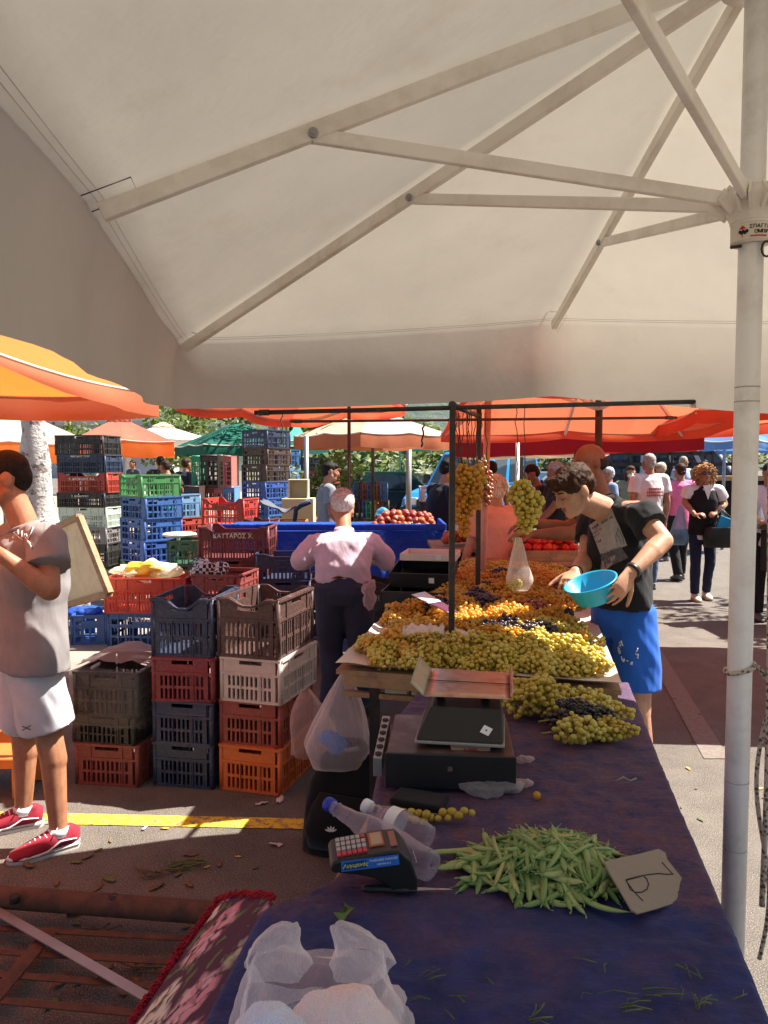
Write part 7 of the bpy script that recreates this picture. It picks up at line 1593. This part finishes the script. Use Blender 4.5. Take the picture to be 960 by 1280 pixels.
# ---- old man in pink-lit shirt seen from behind
def old_man():
    Y = 4.9; J, k = stand(at(430, 700, Y).x, Y, 0, 0, 1.68, .35, 0)
    J['H'] = at(428, 632, 5.22); J['F'] = V((-.08, .80, -.62)); J['N'] = at(430, 664, 5.12); J['SL'] = at(396, 679, 5.06); J['SR'] = at(464, 679, 5.06)
    J['EL'] = at(375, 702, 5.02); J['WL'] = at(404, 688, 5.25); J['ER'] = at(484, 700, 5.05); J['WR'] = at(466, 694, 5.32)
    J['QL'] = at(414, 738, Y); J['QR'] = at(446, 738, Y); J['KL'] = at(414, 812, Y+.04); J['KR'] = at(450, 810, Y+.0); J['AL'] = at(416, 876, Y-.0); J['AR'] = at(452, 874, Y); J['AL'].z = J['AR'].z = .085; J['bulge'] = V((0, -.035, .02))
    J['hl'] = {'d': V((.2, .6, -.5)), 'n': V((.9, 0, -.2)), 'c': .9}; J['hr'] = {'c': .8}
    rt = person('old man in pale pink-lit shirt and dark jeans seen from behind', J, k, 'mid', None, None, None, (flat('brown_shoe', (.05, .03, .02), .5), DSOLE), .009, 1.08, foot=V((J['AL'].x+.08, Y, 0)))
    solid(top_mesh(J, k, 1.12, hem=-.082, ease=.02, long_=True, neck=.07), 'shirt', C_('pink_lit_shirt', (.60, .47, .57), bs=.7, bsc=11, bd=.012), rt, .009, 2, .016, 9, (1, 1, 1.1))  # pink here is the red canopy's light, put into the shirt colour
    solid(bottom_mesh(J, k, 1.1, 1.0, .014, .02), 'jeans', C_('dark_jeans', (.035, .042, .075), bs=.6), rt, .009, 2, .01, 8)
    pc = (J['QL']+J['QR'])/2; ax = ((J['SL']+J['SR'])/2-pc).normalized(); b = MB(); b.eloft([pc+ax*.034, pc+ax*.074], [.1795, .1775], [.1365, .135], V((1, 0, 0)), 40); b.build('belt', pm('brown_leather', (.13, .035, .02), .4, .3, 14), rt)
    b = MB(); P, Mh = J['hp'], J['hm']; b.ball(P(0, -.04, .0), (.080, .085, .080), Mh, 20, 14); b.ball(P(0, -.012, .035), (.080, .100, .082), Mh, 20, 14); solid(b, 'hair', HR['white'], rt, .007, 2, .003, 40, (1, 1, 1))
    tufts(rt, J, k, 800, .022, HR['white'], lambda d: d.y < .5 and d.z > -.75, .0015, 2, flow=(0, -.6, -.6), c=(0, -.018, .03), e=(.081, .100, .084))
    b = MB(); q = J['N']; b.eloft([q-UP*.035+V((0, -.02, 0)), q+UP*.015], [.072, .066], [.068, .062], V((1, 0, 0)), 20); b.build('collar', M['pink_lit_shirt'], rt)
    bunch(at(398, 694, 5.12)+V((-.02, 0, -.0)), 0, 'green', 'pale green bunch held by the old man', None, stem=True, sc=.8, tilt=1.45)
    blob('plastic_bag', plastic_film('pocket_bag_film', (.74, .6, .62), .6, 30), at(462, 742, 4.72), (.045, .03, .085), .03, 'small pinkish plastic bag dangling from the back pocket of the old man', 'bag', 41, 16)
old_man()
# ---- youth in black tee leaning over the grapes
def youth():
    Y = 3.38; J, k = stand(at(785, 700, Y).x, Y, 0, 70, 1.82)
    J['H'] = at(716, 612, 3.433); J['F'] = V((-.78, -.36, -.52)); J['N'] = at(752, 626, 3.528); J['SL'] = at(800, 642, 3.381); J['SR'] = at(741, 652, 3.738)
    J['EL'] = at(829, 676, 3.255); J['WL'] = at(788, 716, 3.129); J['ER'] = at(733, 700, 3.633); J['WR'] = at(719, 716, 3.402)
    J['hl'] = {'d': at(770, 745, 3.077)-J['WL'], 'n': V((-.55, .62, -.25)), 'c': .55, 't': 1, 'o': .9}
    J['hr'] = {'d': at(706, 733, 3.276)-J['WR'], 'n': V((.1, .3, -.9)), 'c': .9, 't': -1}
    c = at(778, 752, 3.570); J['QL'] = c+V((.04, -.07, -.06)); J['QR'] = c+V((-.04, .07, -.06)); J['KL'] = at(797, 892, 3.465); J['KR'] = at(768, 888, 3.70)
    J['AL'] = V((J['KL'].x+.03, J['KL'].y+.05, .085)); J['AR'] = V((J['KR'].x, J['KR'].y+.04, .085)); J['B'] = V((.9, .3, 0))
    J['F'] = V((-.80, -.30, -.52)); J['hs'] = .93; rt = person('youth in black printed tee and blue shorts bending over the grapes', J, k, 'fair', None, None, None, (flat('white_trainer', (.7, .7, .7), .6), SOLE), .0058, .93, foot=V((J['AL'].x-.05, 3.6, 0)), face={'open_': False})
    bt = C_('black_tee', (.014, .014, .016), bs=.5); J['hemdir'] = UP*.9+V((0, 0, .1))
    solid(top_mesh(J, k, .97, hem=-.045, sleeve=.50, ease=.014), 'shirt', bt, rt, .008, 3, .016, 9)
    bs_ = C_('royal_blue_shorts', (.025, .13, .56), bs=.35); solid(bottom_mesh(J, k, .88, .38, .016, .014, .05), 'shorts', bs_, rt, .009, 3, .013, 8)
    b = MB(); P, Mh = J['hp'], J['hm']; E = lambda x, y, z, a, c_, e: b.ball(P(x, y, z), (a*k, c_*k, e*k), Mh, 20, 14)
    E(0, -.018, .038, .076, .094, .075); E(0, -.06, .005, .068, .055, .068); E(0, .042, .076, .056, .046, .028); E(-.02, .068, .076, .035, .03, .022); E(.02, .066, .078, .036, .03, .024)
    for s in (-1, 1): E(s*.066, .012, .03, .014, .03, .03)
    solid(b, 'hair', HR['brown'], rt, .006, 1, .006, 45, (1, 1, 1))
    tufts(rt, J, k*.93 if False else k, 900, .042, HR['brown'], lambda d: d.z > -.35 and not (d.y > .55 and d.z < .35), flow=(0, .7, -.25), sc=.93, c=(0, -.017, .039), e=(.0765, .095, .076))
    d = (J['WL']-J['EL']).normalized(); b = MB(); q = J['EL'].lerp(J['WL'], .93); b.eloft([q-d*.010, q+d*.010], [.0345, .0335], [.0345, .0335], None, 20); b.build('wristband', M['black'], rt)
    d = (J['WR']-J['ER']).normalized(); b = MB(); q = J['ER'].lerp(J['WR'], .95); b.eloft([q-d*.003, q+d*.003], [.032, .032], [.032, .032], None, 20); b.build('bracelet', M['black'], rt)
    return rt, J, k
ym = youth()
tee_collar(*ym[:2], M['black_tee'], ym[2], .064)
def conform(rt, tgt_name, grid, mat, name, lift=.003, holes=None):
    """a print laid on the shirt: each point is moved onto the garment surface along the given ray"""
    tgt = [c for c in rt.children if c.name.split('.')[0] == tgt_name][0]
    from mathutils.bvhtree import BVHTree
    me = tgt.data; of = ORIG[rt.name]; bv = BVHTree.FromPolygons([v.co+of for v in me.vertices], [tuple(p.vertices) for p in me.polygons]); out = []
    e = V((0, 0, CAMZ))
    for row in grid:
        r_ = []
        for u, v in row:
            d = ray(u, v).normalized(); h = bv.ray_cast(e, d); r_.append(h[0]+h[1]*lift if h[0] else None)
        out.append(r_)
    last = None
    for row in out:
        for i, p in enumerate(row):
            if p is None: row[i] = last
            else: last = p
    if any(p is None for r_ in out for p in r_): return None, out, bv
    b = MB(); b.sheet(out); return b.build(name, mat, rt, fix=False), out, bv
def quadgrid(a, c, d, e, nu, nv): return [[tuple((a[k]*(1-i/nu)+c[k]*i/nu)*(1-j/nv)+(e[k]*(1-i/nu)+d[k]*i/nu)*j/nv for k in (0, 1)) for i in range(nu+1)] for j in range(nv+1)]
pmat = pm('print_panel', (.34, .30, .28), .8, .25, 40)
o1, _, _ = conform(ym[0], 'shirt', quadgrid((737, 657), (765, 635), (784, 682), (751, 693), 12, 16), pmat, 'print_panel')
o2, _, _ = conform(ym[0], 'shirt', quadgrid((751, 692), (776, 683), (786, 697), (753, 712), 10, 8), pm('print_dark', (.10, .09, .10), .8, .7, 60), 'print_band')
o3, _, _ = conform(ym[0], 'shirt', quadgrid((752, 702), (770, 693), (768, 704), (751, 718), 8, 6), pm('print_pink', (.36, .25, .24), .8, .4, 60), 'print_patch')
def on_shirt_lines(rt, lines, rr_, mat, name, tgt='shirt', lift=.0045):
    b = MB(); 
    for ln in lines:
        _o, pts, bv = None, [], None
        g_ = [[q for q in ln]]; tgt_ = [c for c in rt.children if c.name.split('.')[0] == tgt][0]
        from mathutils.bvhtree import BVHTree
        key = tgt_.name
        if key not in BVC: BVC[key] = BVHTree.FromPolygons([v.co+ORIG[rt.name] for v in tgt_.data.vertices], [tuple(p.vertices) for p in tgt_.data.polygons])
        for u, v in ln:
            h = BVC[key].ray_cast(V((0, 0, CAMZ)), ray(u, v).normalized())
            if h[0]: pts.append(h[0]+h[1]*lift)
        if len(pts) > 1: b.tube(pts, rr_, 5)
    if b.v: b.build(name, mat, rt)
BVC = {}
def word_px(s, x, y, sz, ang, shear=0):
    """handwriting-like strokes in pixels for a word"""
    G = {'l': [[(0, 0), (.1, 1)]], 'e': [[(0, .3), (.4, .35), (.3, .55), (0, .3), (.1, 0), (.45, .1)]], 'g': [[(.4, .5), (.1, .45), (.1, .1), (.4, .15), (.4, .5), (.35, -.3), (.05, -.3)]], 'a': [[(.4, .5), (.1, .45), (.05, .1), (.35, .1), (.4, .5), (.45, 0)]], 'd': [[(.4, .4), (.1, .4), (.05, .05), (.4, .1), (.45, 1)]], 'c': [[(.4, .4), (.1, .45), (.05, .1), (.4, .05)]], 'v': [[(0, .5), (.2, 0), (.45, .5)]], 'i': [[(.1, 0), (.12, .5)]], 's': [[(.4, .5), (.05, .42), (.35, .15), (0, .02)]], 'n': [[(0, 0), (.03, .5)], [(.03, .35), (.25, .5), (.4, 0)]], 'u': [[(0, .5), (.1, .02), (.35, .1), (.4, .5)]]}
    out = []; cx_ = 0
    for ch in s:
        for st in G.get(ch, []):
            out.append([(x+((cx_+px)*math.cos(ang)+py*math.sin(ang))*sz, y+((cx_+px)*math.sin(ang)-py*math.cos(ang))*sz) for px, py in st])
        cx_ += .62 if ch != ' ' else .4
    return out
on_shirt_lines(ym[0], word_px('legal device', 739, 663, 4.6, -.52), .0011, M['ink'], 'print_words')
on_shirt_lines(ym[0], word_px('uneasilen', 741, 668.5, 2.6, -.52)+word_px('aunvin', 743, 672, 2.6, -.52), .0006, M['ink'], 'print_small_words')
on_shirt_lines(ym[0], word_px('ind', 747, 679, 3.6, -.4)+[[(771, 660), (775, 664), (778, 672), (780, 680)], [(770, 668), (774, 672), (777, 680)], [(773, 662), (770, 670), (771, 677)]], .0009, M['ink'], 'print_drawing')
splash = []
rr = random.Random(5)
for i in range(26):
    a = rr.uniform(-.2, 3.9); u, v = 786+13*math.cos(a)*rr.uniform(.75, 1.0), 811+17*math.sin(a)*rr.uniform(.85, 1.05); splash.append([(u, v), (u+rr.uniform(-2, 2), v+rr.uniform(1, 4))])
on_shirt_lines(ym[0], [l for l in splash if l[0][0] < 787], .0028, M['whiteink'], 'splash_print', 'shorts', .002); on_shirt_lines(ym[0], [l for l in splash if l[0][0] >= 787], .0028, M['whiteink'], 'splash_print', 'shorts', .002)
on_shirt_lines(ym[0], [[(793, 740), (797, 752), (803, 757), (810, 758), (810, 745), (800, 741)]], .0025, M['whiteink'], 'pocket_edge', 'shorts', .003)
on_shirt_lines(man1[0], [[(17, 662), (21, 659), (20, 666), (24, 663), (24, 669), (29, 664), (29, 672), (34, 668), (36, 674)], [(36, 674), (40, 666), (43, 659)], [(32, 668), (36, 678), (40, 684)], [(18, 666), (24, 672), (30, 675)], [(33, 672), (38, 679), (40, 685)]], .0022, M['whiteink'], 'chest_print')
on_shirt_lines(man1[0], [[(33, 668), (37, 678), (41, 686)], [(41, 659), (38, 668), (36, 674)]], .0018, M['ink'], 'chest_print_shade', lift=.0035)
# teal bowl in the hands of the youth
bc_ = at(741, 737, 3.171); ax = (V((-.34, -.14, .93))).normalized(); Mb = ax.to_track_quat('Z', 'Y').to_matrix(); rt = root('bowl', bc_, 'turquoise plastic bowl held by the youth over the grapes', 'bowl')
b = MB(); b.lathe([(.001, -.048), (.070, -.048), (.078, -.044), (.104, .030), (.112, .034), (.1125, .038), (.108, .040), (.101, .034), (.075, -.041), (.068, -.044), (.001, -.0445)], bc_, Mb, 48); b.build('basin', pm('turquoise_plastic', (.012, .36, .60), .35, .08, 6, spec=.5), rt)
# ---- bald man with outstretched arms behind the youth
def bald_man():
    Y = 4.35; J, k = stand(at(765, 700, Y).x, Y, 0, 78, 1.74, .12)
    J['H'] = at(736, 579, Y); J['F'] = V((-.93, -.28, -.22)); J['N'] = at(752, 622, Y+.03)
    J['SL'] = at(768, 640, Y-.18); J['SR'] = at(748, 640, Y+.2); J['EL'] = at(716, 667, Y-.2); J['WL'] = at(668, 668, Y-.12); J['ER'] = at(708, 660, Y+.12); J['WR'] = at(665, 654, Y+.06)
    J['hl'] = {'d': V((-1, 0, .05)), 'n': V((.1, .2, -1)), 'c': .7}; J['hr'] = {'d': V((-1, 0, -.1)), 'n': V((.1, -.2, -1)), 'c': .7}
    rt = person('bald man in olive shirt reaching across behind the youth', J, k, 'dark', None, {'mat': C_('olive_shirt', (.11, .095, .06)), 'sleeve': .75, 'hem': .12, 'ease': .02}, {'mat': C_('khaki_trousers', (.10, .08, .055))}, (M['black'], DSOLE), .008, 1.08, face=True)
    b = MB(); P, Mh = J['hp'], J['hm']; b.ball(P(0, -.058, -.012), (.0735, .052, .046), Mh, 18, 12)
    for s in (-1, 1): b.ball(P(s*.062, -.025, -.005), (.014, .04, .03), Mh)
    solid(b, 'hair', HR['dark'], rt, .007, 2, .002, 40, (1, 1, 1))
    b = MB(); b.tube([at(742, 630, Y-.16), at(760, 628, Y-.16), at(778, 650, Y-.24), at(790, 690, Y-.22)], .016, 8, ky=.4); b.build('shoulder_strap', M['blackmatte'], rt)
bald_man()
# ---- curly haired woman walking toward us
def curly():
    q = gz(876, 750); Y = q.y; J, k = stand(q.x, Y, 0, 176, 1.64, 0, .06)
    J['ER'] = at(856, 628, Y+.05); J['WR'] = at(869, 644, Y-.2); J['EL'] = at(906, 630, Y+.05); J['WL'] = at(894, 642, Y-.2); J['hr'] = {'d': V((.5, -.6, .2)), 'n': V((.3, .2, -.9)), 'c': 1.3}; J['hl'] = {'d': V((-.5, -.6, .1)), 'n': V((-.3, .2, -.9)), 'c': 1.3}
    rt = person('woman with big golden curls, sunglasses, black waistcoat and dark jeans', J, k, 'mid', None, {'mat': C_('white_tee', (.74, .70, .70)), 'sleeve': .62, 'hem': .14}, {'mat': C_('navy_jeans', (.018, .024, .055)), 'ease': .008}, (flat('cream_shoe', (.6, .5, .42), .6), flat('cork_sole', (.4, .28, .16), .8)), .010, .92, face=True)
    J2 = dict(J); solid(top_mesh(J2, k, 1.0, hem=.08, ease=.022, vest=True, neck=.05), 'waistcoat', C_('black_waistcoat', (.016, .015, .018)), rt, .010, 2, .006, 9)
    P, Mh = J['hp'], J['hm']; b = MB(); c = J['N']; 
    f = J['fwd']; b.add([c+f*.135+V((-.055, 0, .0)), c+f*.135+V((.055, 0, .0)), c+f*.165+V((.0, 0, -.17))], [(0, 1, 2)])
    b.add([p+f*.012 for p in b.v[:3]], [(0, 2, 1)]); b.build('neckline', M['white_tee'], rt)
    b = MB()
    for s in (-1, 1): b.ball(P(s*.033, .092, .004), (.028, .008, .021), Mh)
    b.tube([P(-.012, .098, .008), P(.012, .098, .008)], .003, 6); [b.tube([P(s*.058, .086, .008), P(s*.078, .0, .006)], .003, 6) for s in (-1, 1)]; b.build('sunglasses', flat('dark_lens', (.02, .012, .01), .1, 0, .8), rt)
    b = MB(); rr = random.Random(4)
    for i in range(330):
        d = V((rr.gauss(0, 1), rr.gauss(0, 1)-.25, rr.gauss(0, 1)+.15)).normalized()
        if d.y > .50 and -.8 < d.z < .50: continue
        p0 = P(d.x*.07, d.y*.08-.01, d.z*.08+.015); out = (p0-J['H']).normalized(); L_ = rr.uniform(.055, .10); a_, b_, _ = frame(out); pts = []
        drop = UP*-.03
        for j in range(9): t = j/8; pts.append(p0+out*L_*t+drop*t*t*1.6+(a_*math.cos(t*9+i)+b_*math.sin(t*9+i))*.012)
        b.tube(pts, [.0105*(1-.5*j/8) for j in range(9)], 5)
    b.ball(P(0, -.02, .03), (.088, .100, .09), Mh); b.build('hair', HR['gold'], rt)
    hb_ = root('handbag', at(901, 684, Y-.25), 'black leather handbag on the arm of the curly haired woman', 'bag'); b = MB(); c = at(901, 671, Y-.22)
    rg = [[c+V((x_*w_, y_*.075, z_)) for x_, y_ in ((-1, -.6), (-.85, -1), (.85, -1), (1, -.6), (1, .6), (.85, 1), (-.85, 1), (-1, .6))] for z_, w_ in ((-.125, .15), (-.12, .19), (.0, .2), (.10, .175), (.115, .16))]; b.loft(rg); b.build('bag_body', pm('black_leather', (.014, .012, .012), .35, .3, 20, .2, .002, 80), hb_, .006)
    for dy in (-.05, .05): b = MB(); b.tube([c+V((-.12, dy, .10)), c+V((-.07, dy, .26)), c+V((0, dy*.5, .32)), c+V((.10, dy, .22)), c+V((.17, dy, .06))], .009, 8); b.build('strap', M['black'], hb_)
    b = MB(); q = at(907, 656, Y-.2); b.box(q, (.2, .05, .17), Matrix.Rotation(.35, 3, 'Y')); tag(b.build('folder', flat('turquoise_card', (.01, .33, .62), .5), bevel=.008), 'turquoise packet sticking out of the black handbag', 'packet')
    cbm = plastic_film('blue_carrier_film', (.22, .42, .58), .72, 18); t0, t1 = at(851, 632, Y-.05), at(848, 681, Y-.05); rg = []
    for i in range(14):
        t = i/13; c = t0.lerp(t1, t); rx = .02+.105*min(1, t*1.2)*(1-.45*max(0, t-.8)/.2); rg.append([c+V((rx*(1+.12*noise.noise(V((math.cos(a)*2, math.sin(a)*2, t*3))))*math.cos(a), rx*.7*math.sin(a), 0)) for a in [2*math.pi*j/26 for j in range(26)]])
    b = MB(); b.loft(rg, False); b.add(rg[-1], [tuple(range(26))], True); tag(b.build('carrier_bag', cbm), 'blue translucent carrier bag swinging beside the curly haired woman', 'bag')
    blob('produce', flat('dark_aubergine', (.03, .03, .06), .3), at(848, 672, Y-.05), (.07, .05, .05), .02, 'dark fruit showing through the blue carrier bag', 'fruit', 51)
curly()
# ---- the rest of the shoppers
SH = (flat('plain_shoe', (.12, .11, .11), .6), DSOLE)
def extra(label, u, Y, h, Ht, sk, hair, topc, bot, z0=0, g=1.0, L=None, Rr=None, turn=0, nod=0, lean=0, stride=0, long_=False, sleeve=.6, blen=1.0, hk=None, face=False, hem=.10):
    x = at(u, 600, Y).x; J, k = stand(x, Y, z0, h, Ht, lean, stride, L, Rr, turn, nod)
    rt = person(label, J, k, sk, {'mat': HR[hair], 'kw': hk or {}} if hair else None, {'mat': C_(topc[0], topc[1]), 'long_': long_, 'sleeve': sleeve, 'hem': hem}, {'mat': C_(bot[0], bot[1]), 'length': blen}, SH, .011 if Y < 11 else .013, g, face=face); return rt, J, k
TR_ = ('faded_jeans', (.07, .10, .18)); BK_ = ('black_trousers', (.015, .015, .017))
ws, J, k = extra('man in white tee with red lettering on the back walking away', 812, 10.0, 8, 1.79, 'mid', 'grey', ('plain_white_tee', (.74, .71, .72)), TR_, stride=.10, g=1.05)
b = MB(); sc = (J['SL']+J['SR'])/2; bk_ = -J['fwd']
for r_, (n, z) in enumerate(((6, -.13), (8, -.175), (8, -.215))):
    for i in range(n): b.box(sc+bk_*.148+J['right']*(.028*(i-n/2+.5))+UP*z, (.017, .008, .025 if r_ else .03))
b.build('red_print', M['redink'], ws)
pk, J, k = extra('woman in bright pink tee walking away with tied brown hair', 851, 10.9, 10, 1.67, 'mid', 'brown', ('bright_pink_tee', (.78, .19, .38)), BK_, stride=.12, hem=.16)
b = MB(); b.ball(J['hp'](0, -.115, -.03), .028); b.build('hair_bun', HR['brown'], pk); b = MB(); b.tube([J['hp'](-.03, -.1, -.02), J['hp'](.03, -.1, -.02)], .012, 8); b.build('hair_tie', M['whiteink'], pk)
mk, J, k = extra('woman in grey-green top wearing a pale face mask', 788, 12.2, 170, 1.64, 'mid', 'brown', ('grey_green_top', (.22, .25, .18)), BK_, sleeve=.25, L=(-.12, .25, 1.12), hk={'fringe': 1, 'long_': .05}, face=True)
b = MB(); b.ball(J['hp'](0, .062, -.052), (.052, .046, .042), J['hm']); b.build('face_mask', flat('mask_white', (.6, .72, .78), .8), mk)
extra('blond woman in black top raising a hand to her head', 827, 13.2, 120, 1.70, 'fair', 'blond', ('black_top', (.02, .018, .02)), BK_, Rr=(.12, .12, 1.62), hk={'fringe': 1}, sleeve=.2, face=True)
extra('grey haired man in pale blue shirt beyond the pink tee', 853, 17, 200, 1.86, 'mid', 'grey', ('pale_blue_shirt', (.34, .42, .58)), TR_, face=True)
extra('small figure in white vest beside the pale blue shirt', 867, 16.4, 190, 1.60, 'mid', 'dark', ('white_vest', (.7, .68, .72)), BK_, sleeve=.2, face=True)
extra('dark-clad man in front of the white van windscreen', 880, 18.5, 180, 1.80, 'dark', 'black', ('charcoal_shirt', (.04, .03, .03)), BK_, face=True)
extra('dark haired woman in pink near the white van door', 887, 17.6, 100, 1.66, 'mid', 'black', ('rose_top', (.6, .2, .28)), BK_, hk={'long_': .05})
extra('shopper in white shirt half hidden behind the white pole', 962, 8.0, 172, 1.66, 'mid', 'dark', ('chalk_white_shirt', (.72, .7, .74)), BK_, L=(-.1, .25, 1.08), Rr=(.1, .25, 1.08), face=True)
extra('dark haired man in black top bent over something in his hands', 686, 9.0, 95, 1.66, 'dark', 'black', ('plain_black_top', (.016, .016, .018)), BK_, lean=.25, nod=.4, L=(-.05, .35, 1.05), Rr=(.05, .35, 1.05))
extra('grey haired man in black tee standing behind the one bent over', 698, 8.5, 105, 1.67, 'dark', 'grey', ('washed_black_tee', (.025, .024, .026)), TR_, L=(-.05, .35, 1.0), Rr=(.05, .33, 1.05), nod=.25)
extra('woman in blue-striped top hidden behind the bald head', 762, 11.5, 90, 1.62, 'mid', 'white', ('blue_grey_top', (.2, .28, .45)), BK_)
pe, J, k = extra('ash blond woman in peach top seen from behind at the grapes', 626, 5.85, 22, 1.54, 'fair', 'blond', ('peach_top', (.74, .37, .27)), BK_, lean=.12, hk={'puff': .016, 'long_': .0}, sleeve=.7, L=(-.30, .22, .80), Rr=(.12, .4, 1.0), hem=.16, g=1.05)
tufts(pe, J, k, 420, .05, HR['blond'], lambda d: d.y < .45, .004, 3, flow=(.2, -.2, -.3), c=(0, -.02, .03), e=(.095, .11, .098))
extra('man in black tee facing away behind the peaches', 546, 7.7, -62, 1.70, 'mid', 'black', ('faded_black_tee', (.014, .014, .016)), ('grey_trousers', (.1, .09, .08)), L=(-.1, .3, .95), Rr=(.15, .3, .95), nod=.3, lean=.15, g=1.08)
extra('young man in grey tee in profile behind the blue stall', 409, 8.8, -78, 1.67, 'tan', 'black', ('mid_grey_tee', (.24, .26, .27)), TR_, Rr=(.2, .2, .95), nod=.15, hk={'fringe': 1}, face=True)
extra('dark haired man in olive top near the blue van side', 615, 10.5, 20, 1.70, 'tan', 'black', ('dull_olive_top', (.16, .14, .10)), BK_)
extra('dark head just visible behind the amber grapes', 582, 10.8, -30, 1.72, 'dark', 'black', ('brown_top', (.08, .05, .04)), BK_)
extra('dark haired figure between the black and the green crates', 143, 15.5, 160, 1.62, 'dark', 'black', ('dull_black_top', (.02, .02, .02)), BK_, PZ)
extra('tiny dark figure before the white awning', 167, 21, 150, 1.68, 'dark', 'black', ('slate_top', (.05, .06, .09)), BK_, PZ, face=True)
extra('dark head above the sky blue crates', 201, 14.2, 20, 1.68, 'dark', 'black', ('dark_brown_top', (.04, .03, .03)), BK_, PZ)
extra('stooping dark-clad shopper beyond the grey crates', 218, 12.8, 60, 1.62, 'dark', 'dark', ('dark_olive_top', (.05, .045, .03)), BK_, PZ, lean=.3)
extra('shopper in navy jacket beside the brown upright crates', 232, 13.6, -30, 1.64, 'tan', 'dark', ('navy_jacket', (.016, .02, .04)), BK_, PZ, long_=True, face=True)
extra('dark head glimpsed beside the whitewashed trunk', 35, 12, 120, 1.66, 'dark', 'black', ('dim_top', (.04, .035, .03)), BK_, PZ)
q = at(945, 640, 7.9); rg = []
for i in range(12):
    t = i/11; c = q+V((0, 0, .14-.30*t)); rx = .02+.10*min(1, t*1.3)*(1-.4*max(0, t-.8)/.2); rg.append([c+V((rx*math.cos(a), rx*.6*math.sin(a), 0)) for a in [2*math.pi*j/24 for j in range(24)]])
b = MB(); b.loft(rg, False); b.add(rg[-1], [tuple(range(24))], True); tag(b.build('carrier_bag', plastic_film('pale_blue_film', (.55, .65, .8), .5, 20)), 'pale bag of yellow fruit carried behind the white pole', 'bag')
blob('yellow_fruit', flat('lemon_yellow', (.6, .55, .2), .5), q+V((0, 0, -.08)), (.07, .045, .05), .02, 'yellow fruit inside the pale bag behind the pole', 'fruit', 61)
for o in list(COL.objects):
    if o.get('label') and len(o['label'].split()) > 16: o['label'] = ' '.join(o['label'].split()[:16])
